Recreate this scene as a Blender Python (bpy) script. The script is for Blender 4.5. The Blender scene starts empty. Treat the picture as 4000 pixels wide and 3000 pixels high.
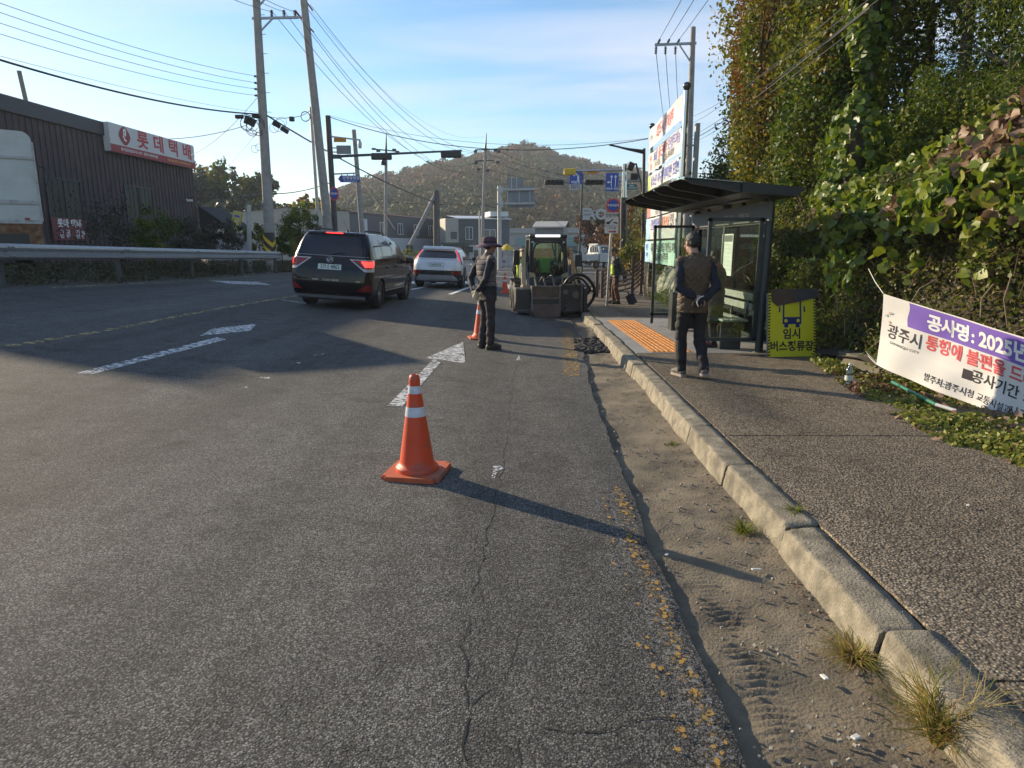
import bpy, bmesh, math, random
import numpy as np
from mathutils import Vector, Matrix, noise

random.seed(7); RNG = np.random.default_rng(7)
scene = bpy.context.scene
COL = scene.collection
R = math.radians
# ------------------------------------------------------------------ camera
FPX, CAMH, HOR = 2600.0, 1.6, 960.0
PITCH = math.atan((1500 - HOR) / FPX)
cd = bpy.data.cameras.new('camera'); cam = bpy.data.objects.new('camera', cd); COL.objects.link(cam)
cd.sensor_width = 36; cd.lens = 36 * FPX / 4000
cd.clip_start = 0.05; cd.clip_end = 6000
cam.location = (0, 0, CAMH); cam.rotation_euler = (R(90) - PITCH, 0, 0)
scene.camera = cam
# ------------------------------------------------------------------ sun, sky, exposure
SUN_EL, SUN_AZ = 17.7, -53.0            # azimuth measured from +Y, negative is to the left
sun_dir = Vector((math.sin(R(SUN_AZ)) * math.cos(R(SUN_EL)), math.cos(R(SUN_AZ)) * math.cos(R(SUN_EL)), math.sin(R(SUN_EL))))
sl = bpy.data.lights.new('sun', 'SUN'); so = bpy.data.objects.new('sun', sl); COL.objects.link(so)
sl.energy = 5.0; sl.angle = R(0.55); sl.color = (1.0, 0.82, 0.57)
so.rotation_euler = sun_dir.to_track_quat('Z', 'Y').to_euler()
w = bpy.data.worlds.new('World'); scene.world = w; w.use_nodes = True
nt = w.node_tree; nt.nodes.clear()
def nd(t, typ, **kw):
    n = t.nodes.new(typ)
    for k, v in kw.items():
        if k.startswith('i_'): n.inputs[k[2:].replace('_', ' ')].default_value = v
        else: setattr(n, k, v)
    return n
out = nd(nt, 'ShaderNodeOutputWorld'); bg = nd(nt, 'ShaderNodeBackground')
sky = nd(nt, 'ShaderNodeTexSky', sky_type='NISHITA', sun_disc=False, sun_elevation=R(SUN_EL), sun_rotation=R(SUN_AZ),
         altitude=60, air_density=1.0, dust_density=0.15, ozone_density=1.8)
bg.inputs['Strength'].default_value = 0.112
# thin cirrus: stretched noise on the view direction projected to a high plane
tc = nd(nt, 'ShaderNodeTexCoord'); sep = nd(nt, 'ShaderNodeSeparateXYZ'); nt.links.new(tc.outputs['Generated'], sep.inputs[0])
zc = nd(nt, 'ShaderNodeMath', operation='MAXIMUM'); zc.inputs[1].default_value = 0.05; nt.links.new(sep.outputs['Z'], zc.inputs[0])
dx = nd(nt, 'ShaderNodeMath', operation='DIVIDE'); dy = nd(nt, 'ShaderNodeMath', operation='DIVIDE')
nt.links.new(sep.outputs['X'], dx.inputs[0]); nt.links.new(zc.outputs[0], dx.inputs[1])
nt.links.new(sep.outputs['Y'], dy.inputs[0]); nt.links.new(zc.outputs[0], dy.inputs[1])
cmb = nd(nt, 'ShaderNodeCombineXYZ'); nt.links.new(dx.outputs[0], cmb.inputs[0]); nt.links.new(dy.outputs[0], cmb.inputs[1])
mp = nd(nt, 'ShaderNodeMapping'); mp.inputs['Scale'].default_value = (0.42, 0.95, 1); mp.inputs['Rotation'].default_value = (0, 0, R(-14)); mp.inputs['Location'].default_value = (0.35, 0.55, 0)
nt.links.new(cmb.outputs[0], mp.inputs[0])
ns = nd(nt, 'ShaderNodeTexNoise'); ns.inputs['Scale'].default_value = 0.85; ns.inputs['Detail'].default_value = 7; ns.inputs['Roughness'].default_value = 0.5; ns.inputs['Distortion'].default_value = 0.5
nt.links.new(mp.outputs[0], ns.inputs['Vector'])
cr = nd(nt, 'ShaderNodeValToRGB'); cr.color_ramp.elements[0].position = 0.40; cr.color_ramp.elements[1].position = 0.70
cr.color_ramp.elements[0].color = (0, 0, 0, 1); cr.color_ramp.elements[1].color = (0.66, 0.66, 0.66, 1)
nt.links.new(ns.outputs['Fac'], cr.inputs[0])
mx = nd(nt, 'ShaderNodeMixRGB'); mx.inputs[2].default_value = (4.6, 4.8, 5.5, 1)
nt.links.new(cr.outputs[0], mx.inputs[0]); hs = nd(nt, 'ShaderNodeHueSaturation'); hs.inputs['Saturation'].default_value = 1.2; nt.links.new(sky.outputs[0], hs.inputs['Color']); nt.links.new(hs.outputs[0], mx.inputs[1]); nt.links.new(mx.outputs[0], bg.inputs[0])
nt.links.new(bg.outputs[0], out.inputs[0])
scene.view_settings.view_transform = 'Standard'; scene.view_settings.look = 'None'
scene.view_settings.exposure = 0.86; scene.view_settings.gamma = 1.0
scene.cycles.max_bounces = 8; scene.cycles.transparent_max_bounces = 24
scene.cycles.volume_bounces = 0
# ------------------------------------------------------------------ pixel / ground helpers (photo pixels 4000x3000)
def ray(u, v):
    x = (u - 2000) / FPX; yd = (v - 1500) / FPX
    return Vector((x, math.cos(PITCH) - yd * math.sin(PITCH), -math.sin(PITCH) - yd * math.cos(PITCH)))
def at(u, v, Y):
    d = ray(u, v); return Vector((0, 0, CAMH)) + d * (Y / d.y)
def sstep(a, b, x):
    t = min(1, max(0, (x - a) / (b - a))); return t * t * (3 - 2 * t)
def surf(x, y):
    xx = max(x, -10.4); yy = min(max(y, 3.0), 80)
    A = min(0.05 + 0.62 * math.exp(-(yy - 8) / 14), 0.8)
    l = 0.025 * max(0, -xx) + A * max(0, (-xx - 2.5) / 7.2) ** 1.5
    l *= 1 - sstep(35, 75, yy)
    d = -0.016 * min(max(yy - 8, 0), 18) * sstep(-2, 2.5, xx)
    d -= 0.28 * sstep(24, 60, yy) * (1 - sstep(-2, 2.5, xx))
    if x < -10.4: l += 0.18 * sstep(0, 6, -10.4 - x) * (1 - sstep(35, 75, yy))
    return l + d
def G(u, v, off=0.0):
    d = ray(u, v); z = 0.0
    for _ in range(40):
        t = (z + off - CAMH) / min(d.z, -1e-3); p = Vector((0, 0, CAMH)) + d * t; z = 0.6 * z + 0.4 * surf(p.x, p.y)
    return Vector((p.x, p.y, surf(p.x, p.y) + off))
def interp(tab):
    xs = [t[0] for t in tab]; ys = [t[1] for t in tab]
    return lambda x: float(np.interp(x, xs, ys))
# ------------------------------------------------------------------ materials
MATS = {}
def rgb(c): return (c[0], c[1], c[2], 1)
def M(name, base, rough=0.6, metal=0.0, var=0.12, vscale=6.0, bump=0.0, bscale=40.0, coat=0.0, spec=0.5, emit=None, estr=0.0, alpha=1.0, stain=None, sscale=1.5, samt=0.5):
    if name in MATS: return MATS[name]
    m = bpy.data.materials.new(name); m.use_nodes = True; t = m.node_tree; p = t.nodes['Principled BSDF']
    p.inputs['Roughness'].default_value = rough; p.inputs['Metallic'].default_value = metal
    p.inputs['Coat Weight'].default_value = coat; p.inputs['Coat Roughness'].default_value = 0.04
    p.inputs['Specular IOR Level'].default_value = spec
    tcn = nd(t, 'ShaderNodeTexCoord'); vec = tcn.outputs['Object']
    n1 = nd(t, 'ShaderNodeTexNoise'); n1.inputs['Scale'].default_value = vscale; n1.inputs['Detail'].default_value = 6; t.links.new(vec, n1.inputs['Vector'])
    rp = nd(t, 'ShaderNodeValToRGB'); rp.color_ramp.elements[0].position = 0.3; rp.color_ramp.elements[1].position = 0.7
    rp.color_ramp.elements[0].color = rgb([c * (1 - var) for c in base]); rp.color_ramp.elements[1].color = rgb([min(1, c * (1 + var)) for c in base])
    t.links.new(n1.outputs['Fac'], rp.inputs[0]); colour = rp.outputs[0]
    if stain:
        n2 = nd(t, 'ShaderNodeTexNoise'); n2.inputs['Scale'].default_value = sscale; n2.inputs['Detail'].default_value = 9; n2.inputs['Roughness'].default_value = 0.65; t.links.new(vec, n2.inputs['Vector'])
        r2 = nd(t, 'ShaderNodeValToRGB'); r2.color_ramp.elements[0].position = 0.48; r2.color_ramp.elements[1].position = 0.66
        r2.color_ramp.elements[1].color = (samt, samt, samt, 1); t.links.new(n2.outputs['Fac'], r2.inputs[0])
        mxn = nd(t, 'ShaderNodeMixRGB'); mxn.inputs[2].default_value = rgb(stain); t.links.new(r2.outputs[0], mxn.inputs[0]); t.links.new(colour, mxn.inputs[1]); colour = mxn.outputs[0]
    t.links.new(colour, p.inputs['Base Color'])
    if bump:
        n3 = nd(t, 'ShaderNodeTexNoise'); n3.inputs['Scale'].default_value = bscale; n3.inputs['Detail'].default_value = 5; t.links.new(vec, n3.inputs['Vector'])
        b = nd(t, 'ShaderNodeBump'); b.inputs['Strength'].default_value = min(1, bump); b.inputs['Distance'].default_value = 0.01; t.links.new(n3.outputs['Fac'], b.inputs['Height']); t.links.new(b.outputs[0], p.inputs['Normal'])
    if emit:
        p.inputs['Emission Color'].default_value = rgb(emit); p.inputs['Emission Strength'].default_value = estr
    if alpha < 1: p.inputs['Alpha'].default_value = alpha
    MATS[name] = m; return m
def glass(name, tint, amount=0.25, rough=0.02):
    """thin pane: clear tinted transparency plus a mirror coat that grows at grazing angles"""
    if name in MATS: return MATS[name]
    m = bpy.data.materials.new(name); m.use_nodes = True; t = m.node_tree; t.nodes.remove(t.nodes['Principled BSDF']); o = t.nodes['Material Output']
    tr = nd(t, 'ShaderNodeBsdfTransparent'); tr.inputs[0].default_value = rgb(tint)
    gl = nd(t, 'ShaderNodeBsdfGlossy'); gl.inputs['Roughness'].default_value = rough
    fr = nd(t, 'ShaderNodeFresnel'); fr.inputs[0].default_value = 1.5
    ad = nd(t, 'ShaderNodeMath', operation='MULTIPLY_ADD'); ad.inputs[1].default_value = 1.0; ad.inputs[2].default_value = amount * 0.25; t.links.new(fr.outputs[0], ad.inputs[0])
    mx_ = nd(t, 'ShaderNodeMixShader'); t.links.new(ad.outputs[0], mx_.inputs[0]); t.links.new(tr.outputs[0], mx_.inputs[1]); t.links.new(gl.outputs[0], mx_.inputs[2]); t.links.new(mx_.outputs[0], o.inputs[0])
    MATS[name] = m; return m
def leafmat(name, cols, trans=0.35, rough=0.55):
    """foliage: colour picked per leaf from a ramp through the 'rnd' attribute, part of the light passes through"""
    if name in MATS: return MATS[name]
    m = bpy.data.materials.new(name); m.use_nodes = True; t = m.node_tree; p = t.nodes['Principled BSDF']; o = t.nodes['Material Output']
    a = nd(t, 'ShaderNodeAttribute', attribute_name='rnd'); rp = nd(t, 'ShaderNodeValToRGB'); e = rp.color_ramp.elements
    n = len(cols)
    for i, c in enumerate(cols):
        el = e[i] if i < 2 else e.new(i / (n - 1))
        el.position = i / (n - 1); el.color = rgb(c)
    t.links.new(a.outputs['Fac'], rp.inputs[0]); t.links.new(rp.outputs[0], p.inputs['Base Color']); p.inputs['Roughness'].default_value = rough
    tl = nd(t, 'ShaderNodeBsdfTranslucent'); t.links.new(rp.outputs[0], tl.inputs[0])
    mx_ = nd(t, 'ShaderNodeMixShader'); mx_.inputs[0].default_value = trans; t.links.new(p.outputs[0], mx_.inputs[1]); t.links.new(tl.outputs[0], mx_.inputs[2]); t.links.new(mx_.outputs[0], o.inputs[0])
    MATS[name] = m; return m
# ------------------------------------------------------------------ mesh builder
class MB:
    def __init__(s): s.v = []; s.f = []; s.m = []; s.sm = []
    def add(s, vs, fs, mi=0, smooth=False):
        b = len(s.v); s.v += [tuple(v) for v in vs]
        for f in fs: s.f.append(tuple(b + i for i in f)); s.m.append(mi); s.sm.append(smooth)
    def box(s, c, d, rot=None, mi=0, bev=0.0, taper=None):
        hx, hy, hz = d[0] / 2, d[1] / 2, d[2] / 2
        if bev > 0:
            bm = bmesh.new(); bmesh.ops.create_cube(bm, size=1)
            for v in bm.verts:
                v.co.x *= d[0]; v.co.y *= d[1]; v.co.z *= d[2]
                if taper and v.co.z > 0: v.co.x *= taper; v.co.y *= taper
            bmesh.ops.bevel(bm, geom=bm.edges[:], offset=bev, segments=2, affect='EDGES', profile=0.5)
            vs = [v.co.copy() for v in bm.verts]; fs = [[v.index for v in f.verts] for f in bm.faces]; bm.free()
        else:
            vs = [Vector((x * hx * (taper if taper and z > 0 else 1), y * hy * (taper if taper and z > 0 else 1), z * hz)) for x in (-1, 1) for y in (-1, 1) for z in (-1, 1)]
            fs = [(0, 1, 3, 2), (4, 6, 7, 5), (0, 4, 5, 1), (2, 3, 7, 6), (0, 2, 6, 4), (1, 5, 7, 3)]
        if rot is not None:
            mt = rot if isinstance(rot, Matrix) else (Matrix.Rotation(rot[2], 3, 'Z') @ Matrix.Rotation(rot[1], 3, 'Y') @ Matrix.Rotation(rot[0], 3, 'X'))
            vs = [mt @ v for v in vs]
        c = Vector(c); s.add([v + c for v in vs], fs, mi); return s
    def bar(s, p, q, w_, h_, mi=0, up=(0, 0, 1), bev=0.0):
        p = Vector(p); q = Vector(q); d = q - p; L = d.length
        y = d.normalized(); x = y.cross(Vector(up))
        if x.length < 1e-4: x = Vector((1, 0, 0))
        x.normalize(); z = x.cross(y)
        mt = Matrix((x, y, z)).transposed(); return s.box((p + q) / 2, (w_, L, h_), mt, mi, bev)
    def tube(s, pts, r, n=8, mi=0, cap=True, smooth=True):
        pts = [Vector(p) for p in pts]; k = len(pts)
        rs = r if hasattr(r, '__len__') else [r] * k
        t0 = (pts[1] - pts[0]).normalized(); ref = Vector((0, 0, 1)) if abs(t0.z) < 0.9 else Vector((1, 0, 0))
        nx = t0.cross(ref).normalized(); vs = []
        for i in range(k):
            t = (pts[min(i + 1, k - 1)] - pts[max(i - 1, 0)]).normalized()
            nx = (nx - t * nx.dot(t)).normalized(); ny = t.cross(nx)
            for j in range(n):
                a = 2 * math.pi * j / n; vs.append(pts[i] + (nx * math.cos(a) + ny * math.sin(a)) * rs[i])
        fs = [(i * n + j, i * n + (j + 1) % n, (i + 1) * n + (j + 1) % n, (i + 1) * n + j) for i in range(k - 1) for j in range(n)]
        s.add(vs, fs, mi, smooth)
        if cap: s.add(vs[:n], [tuple(range(n - 1, -1, -1))], mi); s.add(vs[-n:], [tuple(range(n))], mi)
        return s
    def cyl(s, p, q, r, n=12, mi=0, r2=None): return s.tube([p, q], [r, r if r2 is None else r2], n, mi)
    def lathe(s, prof, c=(0, 0, 0), n=24, mi=0, axis='Z', smooth=True):
        vs = []; c = Vector(c)
        for (r, z) in prof:
            for j in range(n):
                a = 2 * math.pi * j / n; x, y = r * math.cos(a), r * math.sin(a)
                vs.append(c + (Vector((x, y, z)) if axis == 'Z' else Vector((z, x, y)) if axis == 'X' else Vector((x, z, y))))
        fs = [(i * n + j, i * n + (j + 1) % n, (i + 1) * n + (j + 1) % n, (i + 1) * n + j) for i in range(len(prof) - 1) for j in range(n)]
        s.add(vs, fs, mi, smooth); return s
    def prism(s, poly, o, ax, ay, depth, mi=0):
        """poly in 2-D placed at o with axes ax, ay and pushed along ax x ay by depth"""
        ax = Vector(ax); ay = Vector(ay); nn = ax.cross(ay).normalized() * depth; o = Vector(o); n = len(poly)
        a = [o + ax * x + ay * y for x, y in poly]; b = [p + nn for p in a]
        s.add(a + b, [tuple(range(n - 1, -1, -1)), tuple(range(n, 2 * n))] + [(i, (i + 1) % n, n + (i + 1) % n, n + i) for i in range(n)], mi); return s
    def grid(s, rows, mi=0, smooth=True, closed=False):
        k = len(rows[0]); vs = [p for r in rows for p in r]
        kk = k if closed else k - 1
        s.add(vs, [(i * k + j, i * k + (j + 1) % k, (i + 1) * k + (j + 1) % k, (i + 1) * k + j) for i in range(len(rows) - 1) for j in range(kk)], mi, smooth); return s
    def build(s, name, mats, parent=None, loc=None, rotz=None):
        me = bpy.data.meshes.new(name); me.from_pydata(s.v, [], s.f); 
        mats = mats if isinstance(mats, (list, tuple)) else [mats]
        for m in mats: me.materials.append(m)
        me.polygons.foreach_set('material_index', s.m); me.polygons.foreach_set('use_smooth', s.sm); me.update()
        o = bpy.data.objects.new(name, me); COL.objects.link(o)
        if parent: o.parent = parent
        if loc is not None: o.location = loc
        if rotz is not None: o.rotation_euler = (0, 0, rotz)
        return o
def tag(o, label, cat, group=None):
    o['label'] = label; o['category'] = cat
    if group: o['group'] = group
    return o
def thing(name, label, cat, loc=(0, 0, 0), rotz=0.0, group=None):
    o = bpy.data.objects.new(name, None); COL.objects.link(o); o.empty_display_size = 0.2
    o.location = loc; o.rotation_euler = (0, 0, rotz); return tag(o, label, cat, group)
def kind(o, k): o['kind'] = k; return o
def copy_tree(o, parent=None):
    c = o.copy(); COL.objects.link(c)
    if parent: c.parent = parent
    for ch in list(o.children): copy_tree(ch, c)
    return c
def fin(o):
    """bake modifiers into the mesh"""
    dg = bpy.context.evaluated_depsgraph_get(); dg.update()
    me = bpy.data.meshes.new_from_object(o.evaluated_get(dg)); old = o.data; o.modifiers.clear(); o.data = me; return o
def text_mesh(s, size=1.0, bold=0.0, align='CENTER', ext=0.0, spacing=1.0, sx=1.0):
    cu = bpy.data.curves.new('t', 'FONT'); cu.body = s; cu.size = size; cu.align_x = align; cu.align_y = 'CENTER'; cu.offset = bold * size; cu.extrude = ext; cu.space_character = spacing
    cu.resolution_u = 3
    ob = bpy.data.objects.new('t', cu); COL.objects.link(ob); dg = bpy.context.evaluated_depsgraph_get(); dg.update()
    me = bpy.data.meshes.new_from_object(ob.evaluated_get(dg)); bpy.data.objects.remove(ob)
    if sx != 1.0:
        for v in me.vertices: v.co.x *= sx
    return me
def put_text(s, name, mat, o, ax, ay, size, parent=None, bold=0.015, align='CENTER', off=0.003, warp=None, spacing=1.0, sx=1.0):
    """lettering standing off mm proud of the plane o + ax*x + ay*y"""
    me = text_mesh(s, size, bold, align, 0.0, spacing, sx); ax = Vector(ax).normalized(); ay = Vector(ay).normalized(); nn = ax.cross(ay); o = Vector(o)
    for v in me.vertices:
        x, y = v.co.x, v.co.y
        v.co = warp(x, y) if warp else o + ax * x + ay * y + nn * off
    me.materials.clear(); me.materials.append(mat); me.name = name
    ob = bpy.data.objects.new(name, me); COL.objects.link(ob)
    if parent: ob.parent = parent
    return ob
def np_mesh(name, V, F, mat, rnd=None, parent=None, smooth=False):
    """fast mesh from numpy arrays, F is (n,4) or (n,3)"""
    me = bpy.data.meshes.new(name); k = F.shape[1]; n = len(F)
    me.vertices.add(len(V)); me.vertices.foreach_set('co', np.ascontiguousarray(V, np.float32).ravel())
    me.loops.add(n * k); me.loops.foreach_set('vertex_index', F.astype(np.int32).ravel())
    me.polygons.add(n); me.polygons.foreach_set('loop_start', np.arange(0, n * k, k, dtype=np.int32)); me.polygons.foreach_set('loop_total', np.full(n, k, np.int32))
    if smooth: me.polygons.foreach_set('use_smooth', np.ones(n, bool))
    if rnd is not None:
        a = me.attributes.new('rnd', 'FLOAT', 'POINT'); a.data.foreach_set('value', rnd.astype(np.float32))
    for m in (mat if isinstance(mat, (list, tuple)) else [mat]): me.materials.append(m)
    me.update(calc_edges=True); me.validate()
    o = bpy.data.objects.new(name, me); COL.objects.link(o)
    if parent: o.parent = parent
    return o
LEAF_SHAPES = {
    'oval': np.array([(-0.0, -0.5), (0.32, -0.1), (0.0, 0.5), (-0.32, -0.1)]),
    'blade': np.array([(-0.0, -0.5), (0.1, -0.2), (0.0, 0.5), (-0.1, -0.2)]),
    'heart': np.array([(0.0, -0.38), (0.30, -0.5), (0.5, -0.12), (0.33, 0.25), (0.0, 0.55), (-0.33, 0.25), (-0.5, -0.12), (-0.30, -0.5)]),
}
def leaves(P, size, shape='oval', N=None, spread=1.0, var=0.35, rnd=None, fold=0.25, rng=RNG):
    """one small folded face pair per point of P; N is a preferred normal per leaf"""
    n = len(P); sh = LEAF_SHAPES[shape]; k = len(sh)
    d = rng.normal(size=(n, 3)); d /= np.linalg.norm(d, axis=1)[:, None]
    if N is not None:
        d = N + d * spread; d /= np.linalg.norm(d, axis=1)[:, None]
    a = rng.normal(size=(n, 3)); a -= d * (a * d).sum(1)[:, None]; a /= np.linalg.norm(a, axis=1)[:, None]
    b = np.cross(d, a); s = size * (1 + var * rng.uniform(-1, 1, n))
    V = P[:, None, :] + s[:, None, None] * (a[:, None, :] * sh[None, :, 0, None] + b[:, None, :] * sh[None, :, 1, None] + d[:, None, :] * (np.abs(sh[:, 0]) * fold)[None, :, None])
    V = V.reshape(-1, 3); base = np.arange(n)[:, None] * k
    if k == 4: F = base + np.array([[0, 1, 2, 3]])
    else: F = np.concatenate([base + np.array([[0, 1, 2, 3]]), base + np.array([[0, 3, 4, 5]]), base + np.array([[0, 5, 6, 7]])])
    rr = rng.uniform(0, 1, n) if rnd is None else np.clip(rnd, 0, 1)
    return V, F, np.repeat(rr, k)
# ================================================================== SETTING: ground, road, gutter, kerb, pavement
def aggregate(name, dark, light, tint, scale, bump, frac=0.5, patch=0.25, rough=0.8, tint_amt=0.4, crack=True):
    m = bpy.data.materials.new(name); m.use_nodes = True; t = m.node_tree; p = t.nodes['Principled BSDF']; p.inputs['Roughness'].default_value = rough; p.inputs['Specular IOR Level'].default_value = 0.2
    tcn = nd(t, 'ShaderNodeTexCoord'); v = tcn.outputs['Object']
    vo = nd(t, 'ShaderNodeTexVoronoi', feature='F1'); vo.inputs['Scale'].default_value = scale; vo.inputs['Randomness'].default_value = 1; t.links.new(v, vo.inputs['Vector'])
    sp = nd(t, 'ShaderNodeSeparateColor'); t.links.new(vo.outputs['Color'], sp.inputs[0])
    r1 = nd(t, 'ShaderNodeValToRGB'); e = r1.color_ramp.elements; e[0].position = 0; e[0].color = rgb(dark); e[1].position = 1; e[1].color = rgb(light)
    k = e.new(1 - frac); k.color = rgb([d * 0.75 + l * 0.25 for d, l in zip(dark, light)]); t.links.new(sp.outputs[0], r1.inputs[0])
    mt = nd(t, 'ShaderNodeMixRGB'); mt.inputs[2].default_value = rgb(tint)
    r2 = nd(t, 'ShaderNodeValToRGB'); r2.color_ramp.elements[0].position = 0.72; r2.color_ramp.elements[1].position = 0.9; r2.color_ramp.elements[1].color = (tint_amt,) * 3 + (1,); t.links.new(sp.outputs[1], r2.inputs[0]); t.links.new(r2.outputs[0], mt.inputs[0]); t.links.new(r1.outputs[0], mt.inputs[1])
    # binder between the stones
    r3 = nd(t, 'ShaderNodeValToRGB'); r3.color_ramp.elements[0].position = 0.30; r3.color_ramp.elements[0].color = (1, 1, 1, 1); r3.color_ramp.elements[1].position = 0.62; r3.color_ramp.elements[1].color = (0.42, 0.42, 0.42, 1); t.links.new(vo.outputs['Distance'], r3.inputs[0])
    mm = nd(t, 'ShaderNodeMixRGB', blend_type='MULTIPLY'); mm.inputs[0].default_value = 1; t.links.new(mt.outputs[0], mm.inputs[1]); t.links.new(r3.outputs[0], mm.inputs[2])
    # large worn patches, stretched along the road
    mpn = nd(t, 'ShaderNodeMapping'); mpn.inputs['Scale'].default_value = (1.1, 0.10, 1); t.links.new(v, mpn.inputs[0])
    n1 = nd(t, 'ShaderNodeTexNoise'); n1.inputs['Scale'].default_value = 0.9; n1.inputs['Detail'].default_value = 8; n1.inputs['Roughness'].default_value = 0.6; t.links.new(mpn.outputs[0], n1.inputs['Vector'])
    r4 = nd(t, 'ShaderNodeMapRange'); r4.inputs['From Min'].default_value = 0.3; r4.inputs['From Max'].default_value = 0.7; r4.inputs['To Min'].default_value = 1 - patch; r4.inputs['To Max'].default_value = 1 + patch; t.links.new(n1.outputs['Fac'], r4.inputs['Value'])
    n5 = nd(t, 'ShaderNodeTexNoise'); n5.inputs['Scale'].default_value = 4.5; n5.inputs['Detail'].default_value = 6; n5.inputs['Roughness'].default_value = 0.7; t.links.new(v, n5.inputs['Vector'])
    r6 = nd(t, 'ShaderNodeMapRange'); r6.inputs['From Min'].default_value = 0.35; r6.inputs['From Max'].default_value = 0.65; r6.inputs['To Min'].default_value = 1 - patch * 0.5; r6.inputs['To Max'].default_value = 1 + patch * 0.4; t.links.new(n5.outputs['Fac'], r6.inputs['Value'])
    mk = nd(t, 'ShaderNodeMath', operation='MULTIPLY'); t.links.new(r4.outputs[0], mk.inputs[0]); t.links.new(r6.outputs[0], mk.inputs[1]); r4 = mk
    m2 = nd(t, 'ShaderNodeMixRGB', blend_type='MULTIPLY'); m2.inputs[0].default_value = 1; t.links.new(mm.outputs[0], m2.inputs[1]); t.links.new(r4.outputs[0], m2.inputs[2]); t.links.new(m2.outputs[0], p.inputs['Base Color'])
    n7 = nd(t, 'ShaderNodeTexNoise'); n7.inputs['Scale'].default_value = 1.7; n7.inputs['Detail'].default_value = 5; n7.inputs['Roughness'].default_value = 0.62; n7.inputs['Distortion'].default_value = 0.6; t.links.new(v, n7.inputs['Vector'])
    r7 = nd(t, 'ShaderNodeMapRange'); r7.inputs['From Min'].default_value = 0.56; r7.inputs['From Max'].default_value = 0.70; r7.inputs['To Min'].default_value = 1; r7.inputs['To Max'].default_value = 0.66; t.links.new(n7.outputs['Fac'], r7.inputs['Value'])
    m7 = nd(t, 'ShaderNodeMixRGB', blend_type='MULTIPLY'); m7.inputs[0].default_value = 1; t.links.new(m2.outputs[0], m7.inputs[1]); t.links.new(r7.outputs[0], m7.inputs[2]); t.links.new(m7.outputs[0], p.inputs['Base Color'])
    inv = nd(t, 'ShaderNodeMath', operation='SUBTRACT'); inv.inputs[0].default_value = 1; t.links.new(vo.outputs['Distance'], inv.inputs[1])
    mulc = nd(t, 'ShaderNodeMath', operation='MULTIPLY'); t.links.new(inv.outputs[0], mulc.inputs[0]); t.links.new(sp.outputs[2], mulc.inputs[1])
    b = nd(t, 'ShaderNodeBump'); b.inputs['Strength'].default_value = bump; b.inputs['Distance'].default_value = 1.0 / scale; t.links.new(mulc.outputs[0], b.inputs['Height']); t.links.new(b.outputs[0], p.inputs['Normal'])
    MATS[name] = m; return m
M_ASPH = aggregate('asphalt', (0.066, 0.068, 0.067), (0.29, 0.285, 0.27), (0.30, 0.25, 0.19), 135, 0.5, 0.42, 0.34, 0.9, 0.3)
M_ASPHFAR = aggregate('asphalt_far', (0.07, 0.071, 0.072), (0.16, 0.157, 0.15), (0.18, 0.16, 0.13), 60, 0.35, 0.5, 0.14, 0.75)
M_WALK = aggregate('washed_concrete', (0.125, 0.108, 0.084), (0.37, 0.31, 0.235), (0.38, 0.28, 0.19), 78, 0.6, 0.55, 0.3, 0.85)
M_SOIL = M('sandy_soil', (0.160, 0.132, 0.092), 0.95, var=0.32, vscale=3, bump=0.7, bscale=70, stain=(0.055, 0.047, 0.038), sscale=2.6, samt=0.8)
M_EARTH = M('verge_earth', (0.085, 0.07, 0.05), 0.95, var=0.4, vscale=5, bump=0.8, bscale=35, stain=(0.16, 0.13, 0.09), sscale=1.2)
M_GROUND = M('ground_earth', (0.10, 0.09, 0.065), 0.95, var=0.35, vscale=0.6, bump=0.5, bscale=8, stain=(0.06, 0.075, 0.03), sscale=0.15)
def worn_paint(name, c, keep=0.5, scale=18, edge=0.06):
    m = bpy.data.materials.new(name); m.use_nodes = True; t = m.node_tree; p = t.nodes['Principled BSDF']; o = t.nodes['Material Output']; p.inputs['Roughness'].default_value = 0.65
    tcn = nd(t, 'ShaderNodeTexCoord'); n = nd(t, 'ShaderNodeTexNoise'); n.inputs['Scale'].default_value = scale; n.inputs['Detail'].default_value = 10; n.inputs['Roughness'].default_value = 0.72; t.links.new(tcn.outputs['Object'], n.inputs['Vector'])
    r = nd(t, 'ShaderNodeValToRGB'); r.color_ramp.elements[0].position = 1 - keep - edge; r.color_ramp.elements[1].position = 1 - keep + edge; t.links.new(n.outputs['Fac'], r.inputs[0])
    n2 = nd(t, 'ShaderNodeTexNoise'); n2.inputs['Scale'].default_value = 60; n2.inputs['Detail'].default_value = 4; t.links.new(tcn.outputs['Object'], n2.inputs['Vector'])
    r2 = nd(t, 'ShaderNodeValToRGB'); r2.color_ramp.elements[0].color = rgb([x * 0.62 for x in c]); r2.color_ramp.elements[1].color = rgb(c); t.links.new(n2.outputs['Fac'], r2.inputs[0]); t.links.new(r2.outputs[0], p.inputs['Base Color'])
    tr = nd(t, 'ShaderNodeBsdfTransparent'); mx_ = nd(t, 'ShaderNodeMixShader'); t.links.new(r.outputs[0], mx_.inputs[0]); t.links.new(tr.outputs[0], mx_.inputs[1]); t.links.new(p.outputs[0], mx_.inputs[2]); t.links.new(mx_.outputs[0], o.inputs[0])
    return m
M_WHITE = worn_paint('worn_white_paint', (0.72, 0.72, 0.70), 0.52, 16)
M_WHITE2 = worn_paint('worn_white_paint_thin', (0.72, 0.72, 0.70), 0.50, 20)
M_YEL = worn_paint('worn_yellow_paint', (0.62, 0.36, 0.04), 0.44, 22)
M_YEL2 = worn_paint('worn_yellow_line', (0.40, 0.29, 0.10), 0.49, 9)
M_LICHEN = worn_paint('flaked_white_paint', (0.30, 0.295, 0.28), 0.42, 40)

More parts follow.
